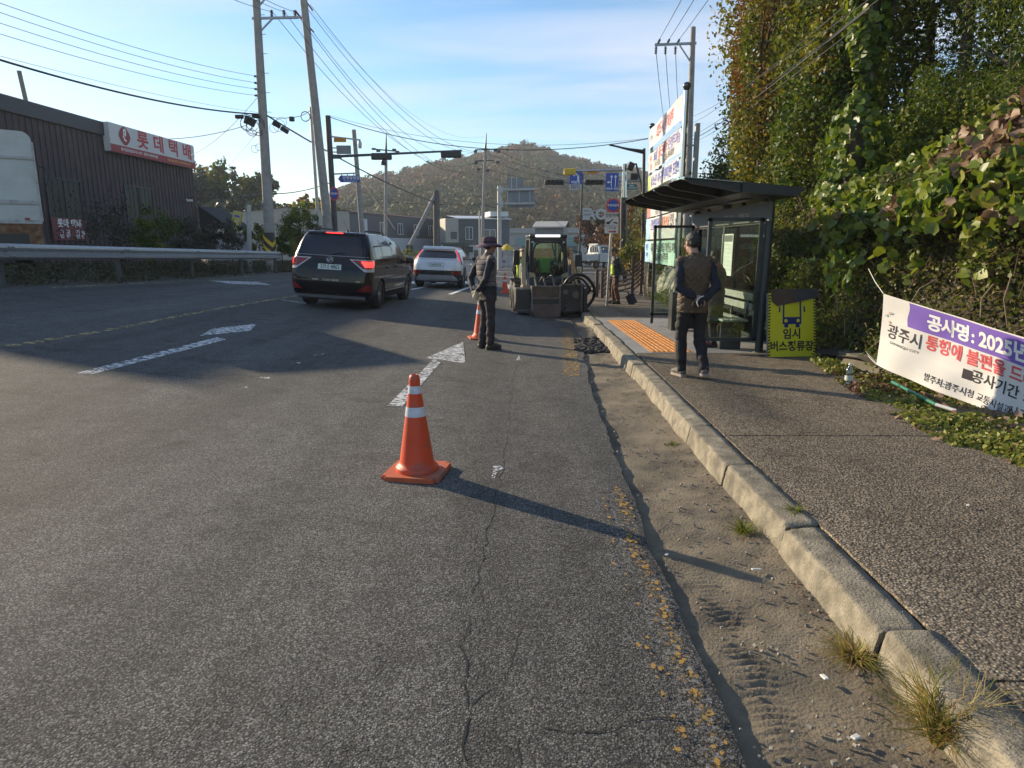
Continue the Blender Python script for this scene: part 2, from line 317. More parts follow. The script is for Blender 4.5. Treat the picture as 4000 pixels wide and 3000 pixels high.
# the ground: one sheet to the horizon
xs = np.concatenate([np.linspace(-1500, -60, 16), np.linspace(-50, -12, 20), np.linspace(-11, 6, 35), np.linspace(7, 50, 22), np.linspace(60, 1500, 16)])
ys = np.concatenate([np.linspace(-60, -4, 8), np.linspace(-3, 60, 80), np.linspace(65, 200, 20), np.linspace(230, 3000, 14)])
g = MB(); g.grid([[(x, y, surf(x, y) - 0.09 - (0.25 if y > 70 else 0)) for x in xs] for y in ys])
kind(g.build('ground', M_GROUND), 'structure')

asph = [(1.795, 0.727), (2.2, 0.752), (2.54, 0.735), (3.35, 0.769), (4.28, 0.794), (6.48, 0.865), (7.6, 0.913), (9.5, 1.06), (12.4, 1.27), (16.5, 1.41), (24, 1.55), (34, 1.75)]
_ae = interp(asph)
def aedge(y):
    return _ae(y) + 0.035 * noise.fractal(Vector((3.1, y * 1.3, 0)), 1.0, 2.0, 5) * (1 if y < 20 else 0.4) + 0.012 * noise.noise(Vector((0, y * 14, 2)))
kerbf = interp([(0, 1.39), (2.2, 1.415), (3.1, 1.428), (4.36, 1.443), (7, 1.488), (9.5, 1.53), (14.9, 1.64), (20, 1.80), (30, 2.2)])
LEFT = -10.2
m = MB(); rows = []; skirt = []
ys_ = list(np.arange(-3.5, 1.2, 0.4)) + list(np.arange(1.2, 13, 0.045)) + list(np.arange(13, 34, 0.25))
for y in ys_:
    e = aedge(max(y, 1.0)); l = LEFT + 0.25 * noise.noise(Vector((7, y * 0.5, 0)))
    ts = [0, .08, .16, .24, .32, .4, .48, .56, .64, .72, .8, .86, .91, .95, .975, .99, 1]
    row = []
    for t in ts:
        x = l + (e - l) * t; row.append((x, y, surf(x, y) - (0.012 * max(0, (t - .985) / .015) if y < 14 else 0)))
    rows.append(row); skirt.append([row[-1], (row[-1][0] + 0.012, y, row[-1][2] - 0.07)])
m.grid(rows, 0, True); m.grid(skirt, 0, False)
kind(m.build('road', M_ASPH), 'structure')
# the junction beyond: one wide asphalt sheet
m = MB(); m.grid([[(x, y, surf(x, y) + (0.004 if y > 40 else -0.004)) for x in np.linspace(-34, 30, 40)] for y in list(np.linspace(33.6, 60, 25)) + [70, 80, 92]], 0, True)
kind(m.build('junction_road', M_ASPHFAR), 'structure')
# dirt in the gutter between the asphalt edge and the kerb
def track(x, y):
    c0 = 0.98 + (y - 2.9) * 0.055; d = (x - c0) / 0.10
    if abs(d) > 1 or y > 3.3: return 0
    return 0.011 * (1 - d * d) * max(0, .45 + 1.3 * noise.noise(Vector((x * 7, y * 5, 3)))) * math.sin(y * 150 + 3.5 * abs(d) + 2 * noise.noise(Vector((y * 6, 0, 1)))) * sstep(3.3, 2.7, y)
m = MB()
for (y0, y1, dy_, nx) in ((0.8, 4.4, 0.012, 50), (4.4, 16, 0.05, 24), (16, 30, 0.4, 6)):
    rows = []
    for y in np.arange(y0, y1 + dy_ * 1.01, dy_):
        a, b = min(aedge(max(y, 1.0)), kerbf(y) - 0.05) - 0.06, kerbf(y) + 0.03
        rows.append([(a + (b - a) * t, y, surf(1.2, y) - 0.042 + 0.018 * noise.fractal(Vector((a + (b - a) * t, y, 0)) * 2.2, 1, 2, 5) + 0.025 * t ** 3 + track(a + (b - a) * t, y)) for t in np.linspace(0, 1, nx)])
    m.grid(rows, 0, True)
kind(m.build('gutter_soil', M_SOIL), 'structure')
# kerb stones
M_KERB = M('kerb_concrete', (0.225, 0.200, 0.150), 0.9, var=0.4, vscale=11, bump=0.8, bscale=85, stain=(0.10, 0.09, 0.07), sscale=3.5, samt=0.85)
M_GAP = M('joint_dark', (0.02, 0.018, 0.015), 1.0)
m = MB(); rr = random.Random(5); y = 0.35
prof = [(0.0, -0.12), (0.0, 0.0), (0.006, 0.03), (0.013, 0.06), (0.018, 0.09), (0.0225, 0.115), (0.0240, 0.128), (0.0275, 0.137), (0.035, 0.1425), (0.046, 0.1448), (0.08, 0.146), (0.12, 0.147), (0.16, 0.148), (0.205, 0.149), (0.205, -0.12)]
joints = []
while y < 30:
    L = 1.0 if y > 0.5 else 0.95
    if abs(y - 1.3) < 0.2: L = 1.05
    dz, dxx, ang = rr.uniform(-0.010, 0.010), rr.uniform(-0.011, 0.011), rr.uniform(-0.012, 0.012)
    gap = 0.011 if y > 3 else 0.02; rows = []
    ns_ = 60 if y < 5 else 26 if y < 9 else 6
    for k in range(ns_ + 1):
        t = k / ns_; yy = y + gap / 2 + (L - gap) * t; endr = 0.008 * (1 if k in (0, ns_) else 0); row = []
        for (px, pz) in prof:
            q = Vector((px * 9, yy * 4, pz * 9)); nz = 0.0042 * noise.fractal(q * 3.2, 0.8, 2, 5) if pz > -0.05 else 0
            chip = 0.05 * max(0, noise.fractal(Vector((yy * 5, 9.1, pz * 20)), 1, 2, 3) - 0.25) if 0.1 < pz < 0.1465 else 0
            row.append((kerbf(yy) + px + dxx + ang * (t - .5) + nz + chip * 0.7 + (0.5 * endr if px < 0.1 else 0), yy, surf(1.5, yy) + pz - 0.012 + dz + nz * 0.5 - chip * 0.5 - (endr if pz > 0.1 else 0)))
        rows.append(row)
    m.grid(rows, 0, True)
    for e in (rows[0], rows[-1]): m.add(e, [tuple(range(len(e)))], 0)
    joints.append(y + L); y += L
kind(m.build('kerb', M_KERB), 'structure')
m = MB(); m.grid([[(kerbf(y) + dx_, y, surf(1.5, y) + dz_) for dx_, dz_ in ((0.025, -0.1), (0.03, 0.055), (0.07, 0.115), (0.225, 0.118), (0.24, 0.0))] for y in np.arange(0.3, 30.2, 0.3)], 0); kind(m.build('kerb_bedding', M_GAP), 'structure')
# pavement slabs with an open joint
WZ = 0.138
inner = interp([(-2, 3.9), (4, 3.55), (5, 3.5), (6.2, 3.65), (9.4, 4.3), (30, 5.6)])
slabs = [(-2.0, 2.02), (2.035, 5.03), (5.05, 9.28), (14.7, 19), (19.02, 30)]
m = MB()
for (a, b) in slabs:
    n = max(6, int((b - a) / 0.12)); rows = []
    for k in range(n + 1):
        y = a + (b - a) * k / n; l = kerbf(y) + 0.221 + 0.006 * noise.noise(Vector((1, y * 6, 0))); r_ = inner(y)
        rows.append([(l + (r_ - l) * t, y, surf(l + (r_ - l) * t, y) + WZ + 0.006 * noise.noise(Vector((t * 4, y * 1.4, 3)))) for t in np.linspace(0, 1, 24)])
    m.grid(rows, 0, True)
    for e in (rows[0], rows[-1]): m.grid([e, [(p[0], p[1], p[2] - 0.05) for p in e]], 0, False)
    m.grid([[r_[0] for r_ in rows], [(r_[0][0], r_[0][1], r_[0][2] - 0.06) for r_ in rows]], 0, False)
kind(m.build('pavement', M_WALK), 'structure')
m = MB(); m.grid([[(x, y, surf(x, y) + 0.06) for x in (kerbf(y) + 0.215, 3.0, inner(y) + 0.3)] for y in np.arange(-2, 30, 0.5)], 0); kind(m.build('pavement_bedding', M_GAP), 'structure')
# verge at the foot of the bank
m = MB(); m.grid([[(inner(y) - 0.25 + 0.10 * noise.noise(Vector((0, y * 2.5, 5))) + t * 2.2, y, surf(3, y) + WZ - 0.045 + 0.03 * min(1, t * 6) + 0.03 * t + 0.03 * noise.fractal(Vector((t * 5, y * 2, 1)), 1, 2, 4)) for t in np.linspace(0, 1, 14)] for y in np.arange(-2, 32, 0.12)], 0, True)
kind(m.build('verge', M_EARTH), 'structure')
# block paving in front of the shelter, the blocks laid along the kerb
M_BLOCK = M('grey_block', (0.235, 0.238, 0.24), 0.85, var=0.12, vscale=2.5, bump=0.3, bscale=120, stain=(0.15, 0.15, 0.15), sscale=1.1)
m = MB(); y = 9.30; bw, bl = 0.098, 0.196; row = 0
bm_x1 = 4.05
while y < 14.65:
    x = kerbf(y) + 0.225 - (bl * 0.5 if row % 2 else 0)
    while x < bm_x1:
        a = max(x, kerbf(y) + 0.225); b = min(x + bl - 0.004, bm_x1)
        if b - a > 0.02:
            z0 = surf(x, y) + WZ + rr.uniform(-0.0015, 0.0015)
            m.box(((a + b) / 2, y + bw / 2 - 0.002, z0 - 0.03), (b - a, bw - 0.004, 0.06))
        x += bl
    y += bw; row += 1
kind(m.build('block_paving', M_BLOCK), 'structure')
# orange tactile strip
T = [G(2370, 1241, WZ), G(2464, 1250, WZ), G(2647, 1371, WZ), G(2511, 1364, WZ)]
M_TACT = M('tactile_orange', (0.50, 0.20, 0.035), 0.75, var=0.2, vscale=4, bump=0.2, bscale=90, stain=(0.30, 0.17, 0.08), sscale=2.5)
m = MB(); A0, A1, B1, B0 = T; wdt = (A1 - A0).length
A0 = Vector((2.16, 13.75, 0)); lenT = 4.25; wT = 0.60
def tz(x, y): return surf(x, y) + WZ
tl = [(2.03 + (13.9 - yy) * -0.012, yy) for yy in np.arange(9.35, 14.0, 0.302)]
for (x0, yy) in tl:
    for c in range(2):
        xa = x0 + c * 0.302; z0 = tz(xa, yy)
        m.box((xa + 0.15, yy + 0.15, z0 - 0.02), (0.298, 0.298, 0.05))
        for k in range(4):
            m.box((xa + 0.047 + k * 0.068, yy + 0.15, z0 + 0.008), (0.034, 0.285, 0.008), None, 0, 0.0, 0.8)
kind(m.build('tactile_paving', M_TACT), 'structure')
# ------------------------------------------------------------------ painted markings
def paint(name, polys, mat, off=0.005):
    m = MB()
    for P in polys:
        pts = [G(u, v) for (u, v) in P]; n = len(pts)
        bm = bmesh.new(); f = bm.faces.new([bm.verts.new(p) for p in pts]); bmesh.ops.triangulate(bm, faces=[f])
        for _ in range(3): bmesh.ops.subdivide_edges(bm, edges=[e for e in bm.edges if e.calc_length() > 0.25], cuts=1, use_grid_fill=True)
        bmesh.ops.triangulate(bm, faces=bm.faces[:]); bm.verts.index_update()
        m.add([(v.co.x, v.co.y, surf(v.co.x, v.co.y) + off) for v in bm.verts], [[v.index for v in f.verts] for f in bm.faces]); bm.free()
    return kind(m.build(name, mat), 'structure')
def strip(name, pts, wd, mat, off=0.005, step=0.25, jit=0.0):
    m = MB(); P = [Vector((p[0], p[1], 0)) for p in pts]; rows = []
    for a, b in zip(P[:-1], P[1:]):
        n = max(2, int((b - a).length / step)); d = (b - a).normalized(); nn = Vector((d.y, -d.x, 0))
        for k in range(n + (1 if b is P[-1] else 0)):
            c = a + (b - a) * k / n; j = jit * noise.noise(c * 3)
            rows.append([(q.x, q.y, surf(q.x, q.y) + off) for q in (c + nn * (wd / 2 * s_ + j) for s_ in (-1, 0, 1))])
    m.grid(rows, 0, True); return kind(m.build(name, mat), 'structure')
paint('road_arrow', [[(1513, 1587), (1572, 1589), (1721, 1417), (1694, 1404)], [(1809, 1336), (1818, 1420), (1662, 1400)]], M_WHITE)
paint('road_arrow', [[(298, 1459), (359, 1463), (885, 1327), (847, 1318)], [(780, 1313), (834, 1283), (1003, 1266), (976, 1293)]], M_WHITE)
paint('road_arrow', [[(814, 1096), (1000, 1101), (1064, 1114), (900, 1109)]], M_WHITE)
paint('marker_dab', [[(1918, 1868), (1932, 1870), (1945, 1842), (1968, 1832), (1955, 1822), (1926, 1822), (1926, 1845)], [(2016, 1408), (2033, 1408), (2028, 1387)]], worn_paint('brushed_white', (.7, .72, .74), .50, 45))
paint('paint_flecks', [[(1015, 1478), (1050, 1480), (1056, 1475), (1020, 1473)], [(945, 1515), (968, 1517), (965, 1511)], [(1130, 1419), (1172, 1421), (1175, 1416)], [(1210, 1392), (1262, 1386), (1270, 1381)], [(1510, 1700), (1530, 1706), (1524, 1698)]], M_WHITE2)
cl = [G(*p).xy for p in [(-300, 1420), (0, 1358), (244, 1320), (475, 1280), (780, 1219), (1017, 1178), (1166, 1154), (1330, 1128)]]
strip('centre_line', cl, 0.13, M_YEL2, jit=0.03)
strip('edge_line', [G(*p).xy for p in [(197, 1124), (480, 1110), (773, 1097), (960, 1082), (1146, 1067), (1230, 1062)]], 0.13, M_YEL2)
strip('lane_line', [G(1758, 1150).xy, G(1872, 1110).xy], 0.15, M('fresh_white', (0.72, 0.72, 0.70), 0.6), 0.005)
strip('lane_line', [G(1608, 1131).xy, G(1668, 1120).xy], 0.15, MATS['fresh_white'], 0.005)
strip('lane_line', [G(1098, 1171).xy, G(1268, 1196).xy], 0.12, M_WHITE2, 0.006)
m = MB()
for k in range(7):
    x = -4.2 + k * 0.95
    for (ya, yb) in ((27.0, 30.2),): m.grid([[(xx, yy, surf(xx, yy) + 0.006) for xx in (x, x + 0.45)] for yy in np.linspace(ya, yb, 8)], 0)
kind(m.build('zebra_crossing', MATS['fresh_white']), 'structure')
strip('stop_line', [(-6.0, 38.5), (1.5, 38.5)], 0.45, MATS['fresh_white'], 0.012)
strip('stop_line', [(-9.0, 47.0), (7.5, 48.5)], 0.3, MATS['fresh_white'], 0.012)
strip('stop_line', [(-9.0, 55.0), (12.5, 57)], 0.3, MATS['fresh_white'], 0.012)
# flaking yellow line on the asphalt edge: the old white coat shows beside it
rg = random.Random(11); pts = []
strip('worn_edge_line', [(aedge(y) - 0.10, y) for y in np.arange(1.2, 4.3, 0.2)], 0.12, M_LICHEN, 0.0045, 0.1, 0.02)
def flakes(y0, y1, n, mat, w0, seed):
    rg = random.Random(seed); m = MB()
    for _ in range(n):
        y = rg.uniform(y0, y1); x = aedge(y) - 0.085 + rg.choice([0, 0, 0, -0.11]) + rg.gauss(0, w0); r_ = rg.uniform(0.3, 1) ** 2.4 * 0.014 * (0.8 + y / 9)
        if x > aedge(y) - 0.02: continue
        k = rg.randint(6, 9); ph = rg.random() * 6
        vs = [(x + r_ * rg.uniform(.4, 1.2) * math.cos(ph + 6.283 * i / k), y + r_ * 1.5 * rg.uniform(.4, 1.2) * math.sin(ph + 6.283 * i / k)) for i in range(k)]
        zj = rg.uniform(.006, .012); m.add([(a, b, surf(a, b) + zj) for a, b in vs], [tuple(range(k))])
    return m
M_YF = worn_paint('yellow_flake', (0.44, 0.25, 0.04), 0.58, 38)
strip('worn_edge_line', [(aedge(y) - 0.085, y) for y in np.arange(1.4, 4.3, 0.15)], 0.085, worn_paint('yellow_film', (.42, .25, .05), .40, 26), 0.0052, 0.08, 0.02)
kind(flakes(1.5, 4.25, 300, None, 0.016, 3).build('yellow_paint_flakes', M_YF), 'structure')
m = MB(); 
strip('worn_edge_line', [(aedge(y) - 0.22, y) for y in np.arange(8.2, 13.6, 0.3)], 0.22, M_YEL, 0.0045, 0.12, 0.05)
# cracks in the asphalt: thin black ribbons laid on the surface
def crack(m, P, wd, seed):
    rows = []; P = [G(*p) for p in P]
    for a, b in zip(P[:-1], P[1:]):
        n = max(3, int((b - a).length / 0.03))
        for k in range(n):
            c = a + (b - a) * k / n; d = (b - a).normalized(); nn = Vector((d.y, -d.x, 0))
            c = c + nn * (0.035 * noise.fractal(Vector((c.x * 5, c.y * 5, seed)), 1, 2, 5)); w_ = wd * (0.4 + 1.1 * max(0, noise.noise(Vector((c.x * 11, c.y * 11, seed + 3))) + 0.35))
            rows.append([(q.x, q.y, surf(q.x, q.y) + 0.003) for q in (c - nn * w_, c + nn * w_)])
    m.grid(rows, 0)
m = MB()
for i, (P, wd) in enumerate([([(1840, 2430), (1800, 2520), (1835, 2640), (1805, 2700), (1830, 2790), (1800, 3010)], 0.0035), ([(1905, 2690), (1830, 2780)], 0.003), ([(2045, 2470), (2005, 2580), (1990, 2660)], 0.003),
      ([(1980, 1700), (1960, 1830), (1940, 1960), (1880, 2200), (1850, 2330)], 0.003), ([(2020, 1410), (2000, 1520), (1985, 1640)], 0.004),
      ([(468, 1442), (700, 1470), (888, 1484), (1098, 1503)], 0.008), ([(732, 1280), (1000, 1285), (1200, 1300), (1490, 1313)], 0.009), ([(2130, 2870), (2330, 2850), (2560, 2800), (2760, 2795)], 0.003),
      ([(1280, 2960), (1260, 3020)], 0.003), ([(2020, 2980), (2060, 2860)], 0.003)]): crack(m, P, wd, i * 3.7)
kind(m.build('road_cracks', M('crack_black', (0.012, 0.012, 0.012), 0.9)), 'structure')
# ================================================================== hills, woods, bank, plants
def V3(a): return np.array([[p[0], p[1], p[2]] for p in a])
M_BARK = M('bark', (0.075, 0.06, 0.048), 0.9, var=0.35, vscale=9, bump=0.8, bscale=30)
M_TWIG = M('twig', (0.10, 0.075, 0.055), 0.9, var=0.3)
L_GREEN = leafmat('leaf_green', [(0.025, 0.055, 0.008), (0.065, 0.11, 0.011), (0.12, 0.16, 0.014), (0.21, 0.21, 0.020)], .45)
L_OLIVE = leafmat('leaf_olive', [(0.045, 0.075, 0.010), (0.10, 0.13, 0.012), (0.19, 0.18, 0.016), (0.30, 0.19, 0.016)], .45)
L_ORANGE = leafmat('leaf_orange', [(0.16, 0.055, 0.015), (0.22, 0.085, 0.018), (0.15, 0.12, 0.02), (0.27, 0.12, 0.03)], .42)
L_HEDGE = leafmat('leaf_dry_hedge', [(0.050, 0.044, 0.014), (0.105, 0.088, 0.027), (0.135, 0.135, 0.032), (0.23, 0.165, 0.06)], trans=0.35)
L_KUDZU = leafmat('leaf_kudzu', [(0.045, 0.09, 0.010), (0.10, 0.16, 0.014), (0.19, 0.23, 0.018), (0.27, 0.29, 0.07), (0.34, 0.26, 0.02)], trans=0.4, rough=0.42)
L_WITHER = leafmat('leaf_withered', [(0.14, 0.085, 0.05), (0.21, 0.135, 0.085), (0.28, 0.185, 0.125), (0.16, 0.075, 0.035)], trans=0.3)
L_WEED = leafmat('leaf_weed', [(0.065, 0.10, 0.012), (0.13, 0.17, 0.016), (0.23, 0.24, 0.025), (0.28, 0.22, 0.05)])
L_STRAW = leafmat('leaf_straw', [(0.36, 0.24, 0.09), (0.46, 0.33, 0.13), (0.26, 0.26, 0.05), (0.16, 0.22, 0.035)], .45)
L_RED = leafmat('leaf_red_autumn', [(0.075, 0.025, 0.014), (0.12, 0.045, 0.02), (0.11, 0.065, 0.022), (0.05, 0.05, 0.018)])
L_HILL = leafmat('hill_canopy', [(0.022, 0.045, 0.010), (0.045, 0.072, 0.014), (0.085, 0.088, 0.018), (0.125, 0.075, 0.018), (0.18, 0.075, 0.018)], trans=0.1, rough=0.8)
L_PINE = leafmat('leaf_far_dark', [(0.03, 0.042, 0.02), (0.045, 0.058, 0.026), (0.075, 0.08, 0.03)], trans=0.15)
class LeafBag:
    def __init__(s): s.V = []; s.F = []; s.R = []; s.n = 0
    def add(s, V, F, Rn): s.V.append(V); s.F.append(F + s.n); s.R.append(Rn); s.n += len(V)
    def build(s, name, mat, parent=None): return np_mesh(name, np.concatenate(s.V), np.concatenate(s.F), mat, np.concatenate(s.R), parent)
def blob_points(c, rad, n, seed, hollow=0.45, clumps=26, rng=None):
    """points in leafy clumps through an uneven crown"""
    rng = np.random.default_rng(seed); c = np.array(c); rad = np.array(rad)
    d = rng.normal(size=(clumps, 3)); d /= np.linalg.norm(d, axis=1)[:, None]
    cc = d * (hollow + (1 - hollow) * rng.uniform(0, 1, (clumps, 1)) ** 0.6)
    k = rng.integers(0, clumps, n); sr = rng.uniform(0.16, 0.38, clumps)
    e = rng.normal(size=(n, 3)); e /= np.linalg.norm(e, axis=1)[:, None]; e *= rng.uniform(0, 1, (n, 1)) ** 0.45
    p = cc[k] + e * sr[k][:, None]
    return c + p * rad, k, p
# ------------------------------------------------------------------ wooded hill
ridge = interp([(900, 1010), (1120, 880), (1322, 745), (1409, 692), (1452, 680), (1575, 666), (1659, 634), (1720, 619), (1847, 598), (1926, 584), (1973, 569), (2046, 557), (2081, 560), (2117, 571), (2153, 579), (2200, 597), (2261, 615), (2334, 640), (2406, 646), (2478, 657), (2640, 720), (2900, 800), (3300, 900)])
def hill_pt(u, t):
    D = 190 + 260 * t; q = at(u, ridge(u), 450); x = q.x / 450 * D; h = q.z - 6.0
    return Vector((x, D, -2 + (h + 1.0) * (t ** 0.9) + 3.0 * noise.noise(Vector((x * 0.012, D * 0.012, 0))) * t * (1 - t) * 3))
m = MB(); m.grid([[hill_pt(u, t) for u in np.linspace(900, 3300, 70)] for t in np.linspace(0, 1, 26)], 0, True)
m.grid([[hill_pt(u, 1) + Vector((0, dd, -dd * 0.4)) for u in np.linspace(900, 3300, 70)] for dd in (0, 60, 160)], 0, True)
kind(m.build('hill', M('hill_ground', (0.07, 0.06, 0.03), 1.0, var=0.3, vscale=0.05)), 'structure')
bag = LeafBag(); rh = np.random.default_rng(21)
for i in range(3800):
    t = rh.uniform(0.0, 1.0); u = rh.uniform(1050, 2980); p = hill_pt(u, t)
    r = rh.uniform(2.4, 4.8); n = 105
    d = rh.normal(size=(n, 3)); d /= np.linalg.norm(d, axis=1)[:, None]; d[:, 2] = np.abs(d[:, 2]) * 1.1 - 0.25
    P = np.array(p) + np.array([0, 0, r * 0.75]) + d * np.array([1, 1, rh.uniform(.9, 1.5)]) * r * rh.uniform(0.75, 1.05, (n, 1))
    tone = 0.60 + 0.36 * noise.noise(Vector((p.x * 0.03, p.y * 0.02, 4))) + rh.normal() * 0.15 + .30 * (t - .5)
    bag.add(*leaves(P, r * 0.36, 'oval', N=d, spread=0.85, rnd=tone + rh.normal(size=n) * 0.07, rng=rh))
kind(bag.build('hillside_forest', L_HILL), 'stuff')
# ------------------------------------------------------------------ trees
def tree(name, label, x, y, zb, h, rad, mat, n, leaf, shape='oval', seed=0, group=None, crown_c=0.62, clumps=30, trunk_r=None, cat='tree', mats2=None, tilt=(0, 0), hollow=0.45):
    root = thing(name, label, cat, (x, y, zb), 0, group); tr = trunk_r or 0.02 * h
    rg = random.Random(seed); mb = MB(); top = Vector((tilt[0], tilt[1], h * (crown_c + 0.16)))
    pts = [Vector((0, 0, -0.3))] + [Vector((top.x * t + 0.06 * h * 0.2 * rg.uniform(-1, 1), top.y * t + 0.012 * h * rg.uniform(-1, 1), top.z * t)) for t in (0.25, 0.5, 0.75, 1)]
    mb.tube(pts, [tr * 1.2, tr, tr * 0.8, tr * 0.6, tr * 0.25], 8)
    for k in range(9):
        t = rg.uniform(0.35, 0.95); b = pts[0].lerp(top, t); b.z = top.z * t; a = rg.random() * 6.28
        e = b + Vector((math.cos(a) * rad[0] * 0.8, math.sin(a) * rad[1] * 0.8, rg.uniform(0.1, 0.5) * rad[2]))
        mb.tube([b, (b + e) / 2 + Vector((0, 0, 0.08 * rad[2])), e], [tr * 0.45, tr * 0.28, tr * 0.08], 6)
    mb.build('trunk', M_BARK, root)
    P, k, q = blob_points((tilt[0], tilt[1], h * crown_c), rad, n, seed, hollow, clumps)
    rng = np.random.default_rng(seed + 1); ct = rng.normal(size=clumps) * 0.18
    bag = LeafBag(); bag.add(*leaves(P, leaf, shape, rnd=0.48 + ct[k] + rng.normal(size=n) * 0.16, rng=rng)); bag.build('crown', mat, root); return root
far = [(735, 622, 122, 'tall dark pine rising behind the right end of the brown depot'), (775, 648, 112, 'bushy olive tree just right of the depot sign'), (815, 628, 125, 'pointed dark pine right of the depot sign'), (850, 632, 118, 'narrow hazy pine between the depot and the striped pole'),
       (890, 668, 120, 'lower round hazy tree left of the gap in the far trees'), (940, 690, 116, 'airy tree with the sky showing through its branches'), (985, 664, 118, 'broad hazy tree with bare branches behind the concrete pole'), (1030, 676, 120, 'hazy tree against the left edge of the concrete pole'), (700, 640, 115, 'dark hazy tree half hidden by the depot corner')]
for i, (u, v, D, lb) in enumerate(far):
    p = at(u, v, D); zb = 0.5; h = p.z - zb
    pine = i in (0, 2, 3)
    tree('pine_tree' if pine else 'far_tree', lb, p.x, D, zb, h, (h * 0.17, h * 0.2, h * 0.42) if pine else (h * 0.24, h * 0.24, h * 0.36), L_PINE if i % 3 else L_OLIVE, 1700 if i != 5 else 900, 0.75 if i != 5 else 0.6, seed=40 + i, group='hazy trees behind the brown depot', crown_c=0.56 if pine else 0.62, clumps=34)
for i, (u, v, D, mat, lb) in enumerate([(1085, 765, 95, L_PINE, 'dark hazy tree just right of the concrete utility pole'), (1130, 790, 90, L_OLIVE, 'olive tree low behind the round clipped shrub'), (1185, 755, 92, L_ORANGE, 'orange autumn tree left of the leaning steel pole'), (1232, 768, 90, L_OLIVE, 'yellow green tree behind the leaning poles'), (1010, 770, 98, L_PINE, 'dark tree low behind the yellow roadside sign'), (930, 765, 100, L_PINE, 'dark low tree behind the black awning'), (850, 770, 102, L_PINE, 'dark low tree left of the black awning tip')]):
    p = at(u, v, D); zb = 0.3; h = p.z - zb
    tree('far_tree', lb, p.x, D, zb, h, (h * 0.42, h * 0.4, h * 0.42), mat, 1300, 0.62, seed=60 + i, group='lower trees across the junction', crown_c=0.52)
# hedge rows and autumn trees across the junction to the right
for i, (u, v, D, w_, mat, lb) in enumerate([(2330, 815, 62, 2.4, L_RED, 'dark red autumn tree behind the grey pickup'), (2420, 790, 58, 2.2, L_RED, 'rust red autumn tree behind the tow zone sign'), (2480, 800, 40, 1.5, L_ORANGE, 'orange and green tree between the signal pole and the banner rack'), (2505, 905, 30, 0.9, L_OLIVE, 'small yellow green shrub left of the banner rack leg'), (2560, 700, 34, 1.6, L_OLIVE, 'olive shrub behind the banner rack')]):
    p = at(u, v, D); zb = surf(p.x, D) - 0.1; h = p.z - zb
    tree('autumn_tree' if i < 3 else 'roadside_shrub', lb, p.x, D, zb, h, (w_, w_, h * 0.47), mat, 3200, 0.26 if i < 2 else 0.14, seed=80 + i, crown_c=0.52, group=None, hollow=0.3)
# ------------------------------------------------------------------ the bank on the right
xh = interp([(-3, 5.9), (3, 5.6), (5, 5.15), (6, 4.85), (7, 4.6), (8, 4.5), (9.4, 4.55), (13, 4.65), (16, 5.0), (20, 5.5), (26, 6.2), (36, 8)])
def bank_z(x, y):
    d = x - xh(y); f = 1 - 0.55 * sstep(15, 26, y)
    return surf(3, y) + 0.2 + f * float(np.interp(d, [-0.5, 0, 0.5, 1.2, 4, 12, 60], [0.0, 0.1, 1.75, 2.5, 4.0, 7.5, 9.0]))
m = MB(); m.grid([[(xh(y) + d, y, bank_z(xh(y) + d, y) + 0.12 * noise.noise(Vector((d, y, 0)))) for d in (-0.4, -0.1, 0, 0.15, 0.3, 0.5, 0.8, 1.2, 2, 3, 4, 6, 9, 14, 30)] for y in np.arange(-6, 50, 0.6)], 0, True)
kind(m.build('bank', M('bank_earth', (0.05, 0.04, 0.026), 1.0, var=0.4, vscale=3, bump=0.6, bscale=20)), 'structure')
# dry fine-leaved hedge on the steep foot of the bank
def bank_front(n, y0, y1, z0, z1, depth, rng, lump=0.3):
    y = rng.uniform(y0, y1, n); zz = rng.uniform(0, 1, n); P = np.zeros((n, 3))
    for i in range(n):
        a = z0 + (z1 - z0) * zz[i]; lp = lump * noise.noise(Vector((y[i] * 1.3, a * 1.6, 2.0)))
        P[i] = (xh(y[i]) - 0.12 + (a - 0.3) * 0.27 + lp + depth * rng.uniform(-0.35, 1) , y[i], surf(3, y[i]) + a)
    return P
rb = np.random.default_rng(31); bag = LeafBag()
P = bank_front(90000, 3.2, 16.5, 0.15, 2.55, 0.26, rb); tone = np.array([0.45 + 0.4 * noise.noise(Vector((p[1] * 1.1, p[2] * 1.3, 9))) for p in P])
bag.add(*leaves(P, 0.045, 'oval', rnd=tone + rb.normal(size=len(P)) * 0.22, rng=rb))
P = bank_front(16000, 13, 30, 0.3, 2.2, 0.5, rb, 0.5); bag.add(*leaves(P, 0.08, 'oval', rng=rb))
kind(bag.build('dry_hedge', L_HEDGE), 'stuff')
rg2 = np.random.default_rng(63); bag = LeafBag(); P = np.concatenate([bank_front(14000, 9.3, 15, 0.2, 2.5, 0.3, rg2, .35), bank_front(5000, 4.2, 9.3, 0.2, 2.4, 0.2, rg2, .35)]); P[:, 0] -= .08; bag.add(*leaves(P, .06, 'oval', rng=rg2)); kind(bag.build('green_creeper', L_GREEN), 'stuff')
m = MB(); rg = random.Random(4)
for _ in range(260):
    y = rg.uniform(4, 13); z = rg.uniform(0.3, 2.3); x = xh(y) - 0.3 + (z - .3) * 0.27 + rg.uniform(-0.06, 0.12); a = Vector((x, y, surf(3, y) + z)); d = Vector((rg.uniform(-.12, .1), rg.uniform(-.25, .25), rg.uniform(-.1, .3)))
    m.tube([a, a + d * 0.5 + Vector((0, 0, 0.03)), a + d], [0.004, 0.003, 0.0015], 4)
